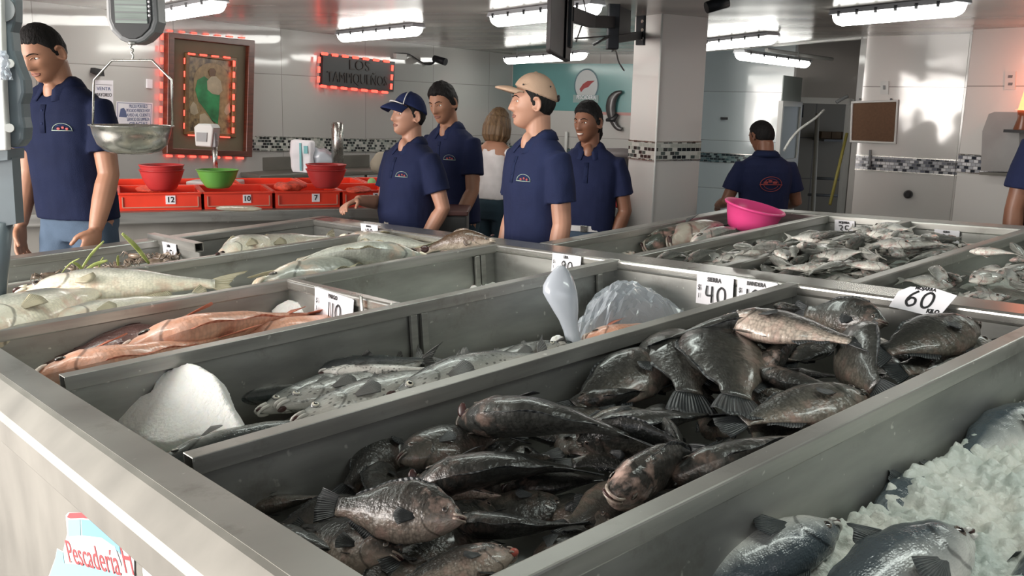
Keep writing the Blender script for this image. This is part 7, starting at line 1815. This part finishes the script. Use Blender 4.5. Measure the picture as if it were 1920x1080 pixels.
# ceiling camera near the column
P = hitz(1343, 4, CEIL-.06); cc_ = empty('security_camera', P); tag(cc_, 'black security camera under the ceiling just right of the column', 'security camera')
mb = MB(); mb.tube([P+Vector((-.05, 0, -.03)), P+Vector((.06, .02, .01))], [.03, .035], 12); child(mb.build('camera_housing', MT['black_metal']), cc_)
mb = MB(); mb.tube([P, Vector((P.x+.02, P.y, CEIL+.01))], .01, 8); child(mb.build('bracket', MT['black_metal']), cc_)
# blue wall hook, pipes and storeroom things
mb = MB(); p = UW.px(1357, 222, 0); mb.box((p.x-.04, p.y-.05, p.z-.015), (p.x+.04, p.y+.01, p.z+.015)); tag(mb.build('wall_hook', MT['black']), 'small black hook on the pale blue tiled wall', 'hook')
mb = MB(); mb.tube([at(1437, 93, 9.9), at(1560, 111, 11.2)], .02, 10); tag(mb.build('ceiling_pipe', MT['white_paint']), 'white pipe under the storeroom ceiling', 'pipe')
mb = MB(); mb.tube(catmull([at(1470, 282, 10.6), at(1482, 262, 10.7), at(1500, 242, 10.8), at(1528, 222, 10.9), at(1545, 206, 11.0)], 6), .014, 10); tag(mb.build('white_hose', MT['white_paint']), 'white hose arching behind the man seen from behind', 'hose')
mb = MB(); mb.tube([at(1533, 212, 13.2), at(1524, 400, 13.2), Vector((at(1524, 400, 13.2).x, 13.2, 0.0))], .03, 10); tag(mb.build('white_pole', mat('dull white pole', (.4, .37, .3), .5)), 'upright white pole inside the storeroom', 'pole')
mb = MB(); mb.tube([at(1588, 250, 11.2), at(1556, 384, 10.9)], .018, 10); tag(mb.build('broom_stick', mat('yellow broom stick', (.33, .28, .07), .5)), 'yellow broom stick leaning at the storeroom doorway', 'broom')
mb = MB(); mb.tube(catmull([at(1568, 192, 10.9), at(1578, 186, 10.9), at(1590, 180, 10.9)], 5), .02, 8); tag(mb.build('pipe_elbow', MT['scale_grey']), 'dark pipe elbow at the top of the storeroom doorway', 'pipe')
sh_ = empty('storage_shelf', at(1560, 262, 14.02)); tag(sh_, 'shelf with brown boxes inside the storeroom', 'shelf')
a_, b_ = at(1535, 262, 14.02), at(1592, 263, 14.02); mb = MB(); mb.bar(a_, b_, .5, .03); child(mb.build('shelf_board', MT['scale_grey']), sh_)
MT['box_brown'] = mat('brown cardboard', (.14, .09, .05), .8, var=.2)
for k in range(3):
    p = lerp(a_, b_, (k+.5)/3); mb = MB(); mb.box((p.x-.07, p.y-.1, a_.z+.02), (p.x+.07, p.y+.1, a_.z+.12)); tag(mb.build('cardboard_box', MT['box_brown'], bevel=.004), 'small brown box in the row on the storeroom shelf', 'box', 'boxes on the storeroom shelf')
for y, x0_, x1_ in ((335, 1530, 1592), (366, 1515, 1592)):
    mb = MB(); mb.tube([at(x0_, y-1, 13.5), at(x1_, y+2, 13.5)], .02, 8); tag(mb.build('wall_rail', MT['scale_grey']), 'upper grey rail across the storeroom' if y == 335 else 'lower grey rail across the storeroom', 'rail')
o = MB(); o.prism([at(x, y, 14.13) for x, y in ((1493, 197), (1507, 197), (1506, 220), (1493, 220))], (0, .05, 0)); tag(o.build('air_vent', MT['black_metal']), 'small dark vent high inside the storeroom', 'vent')
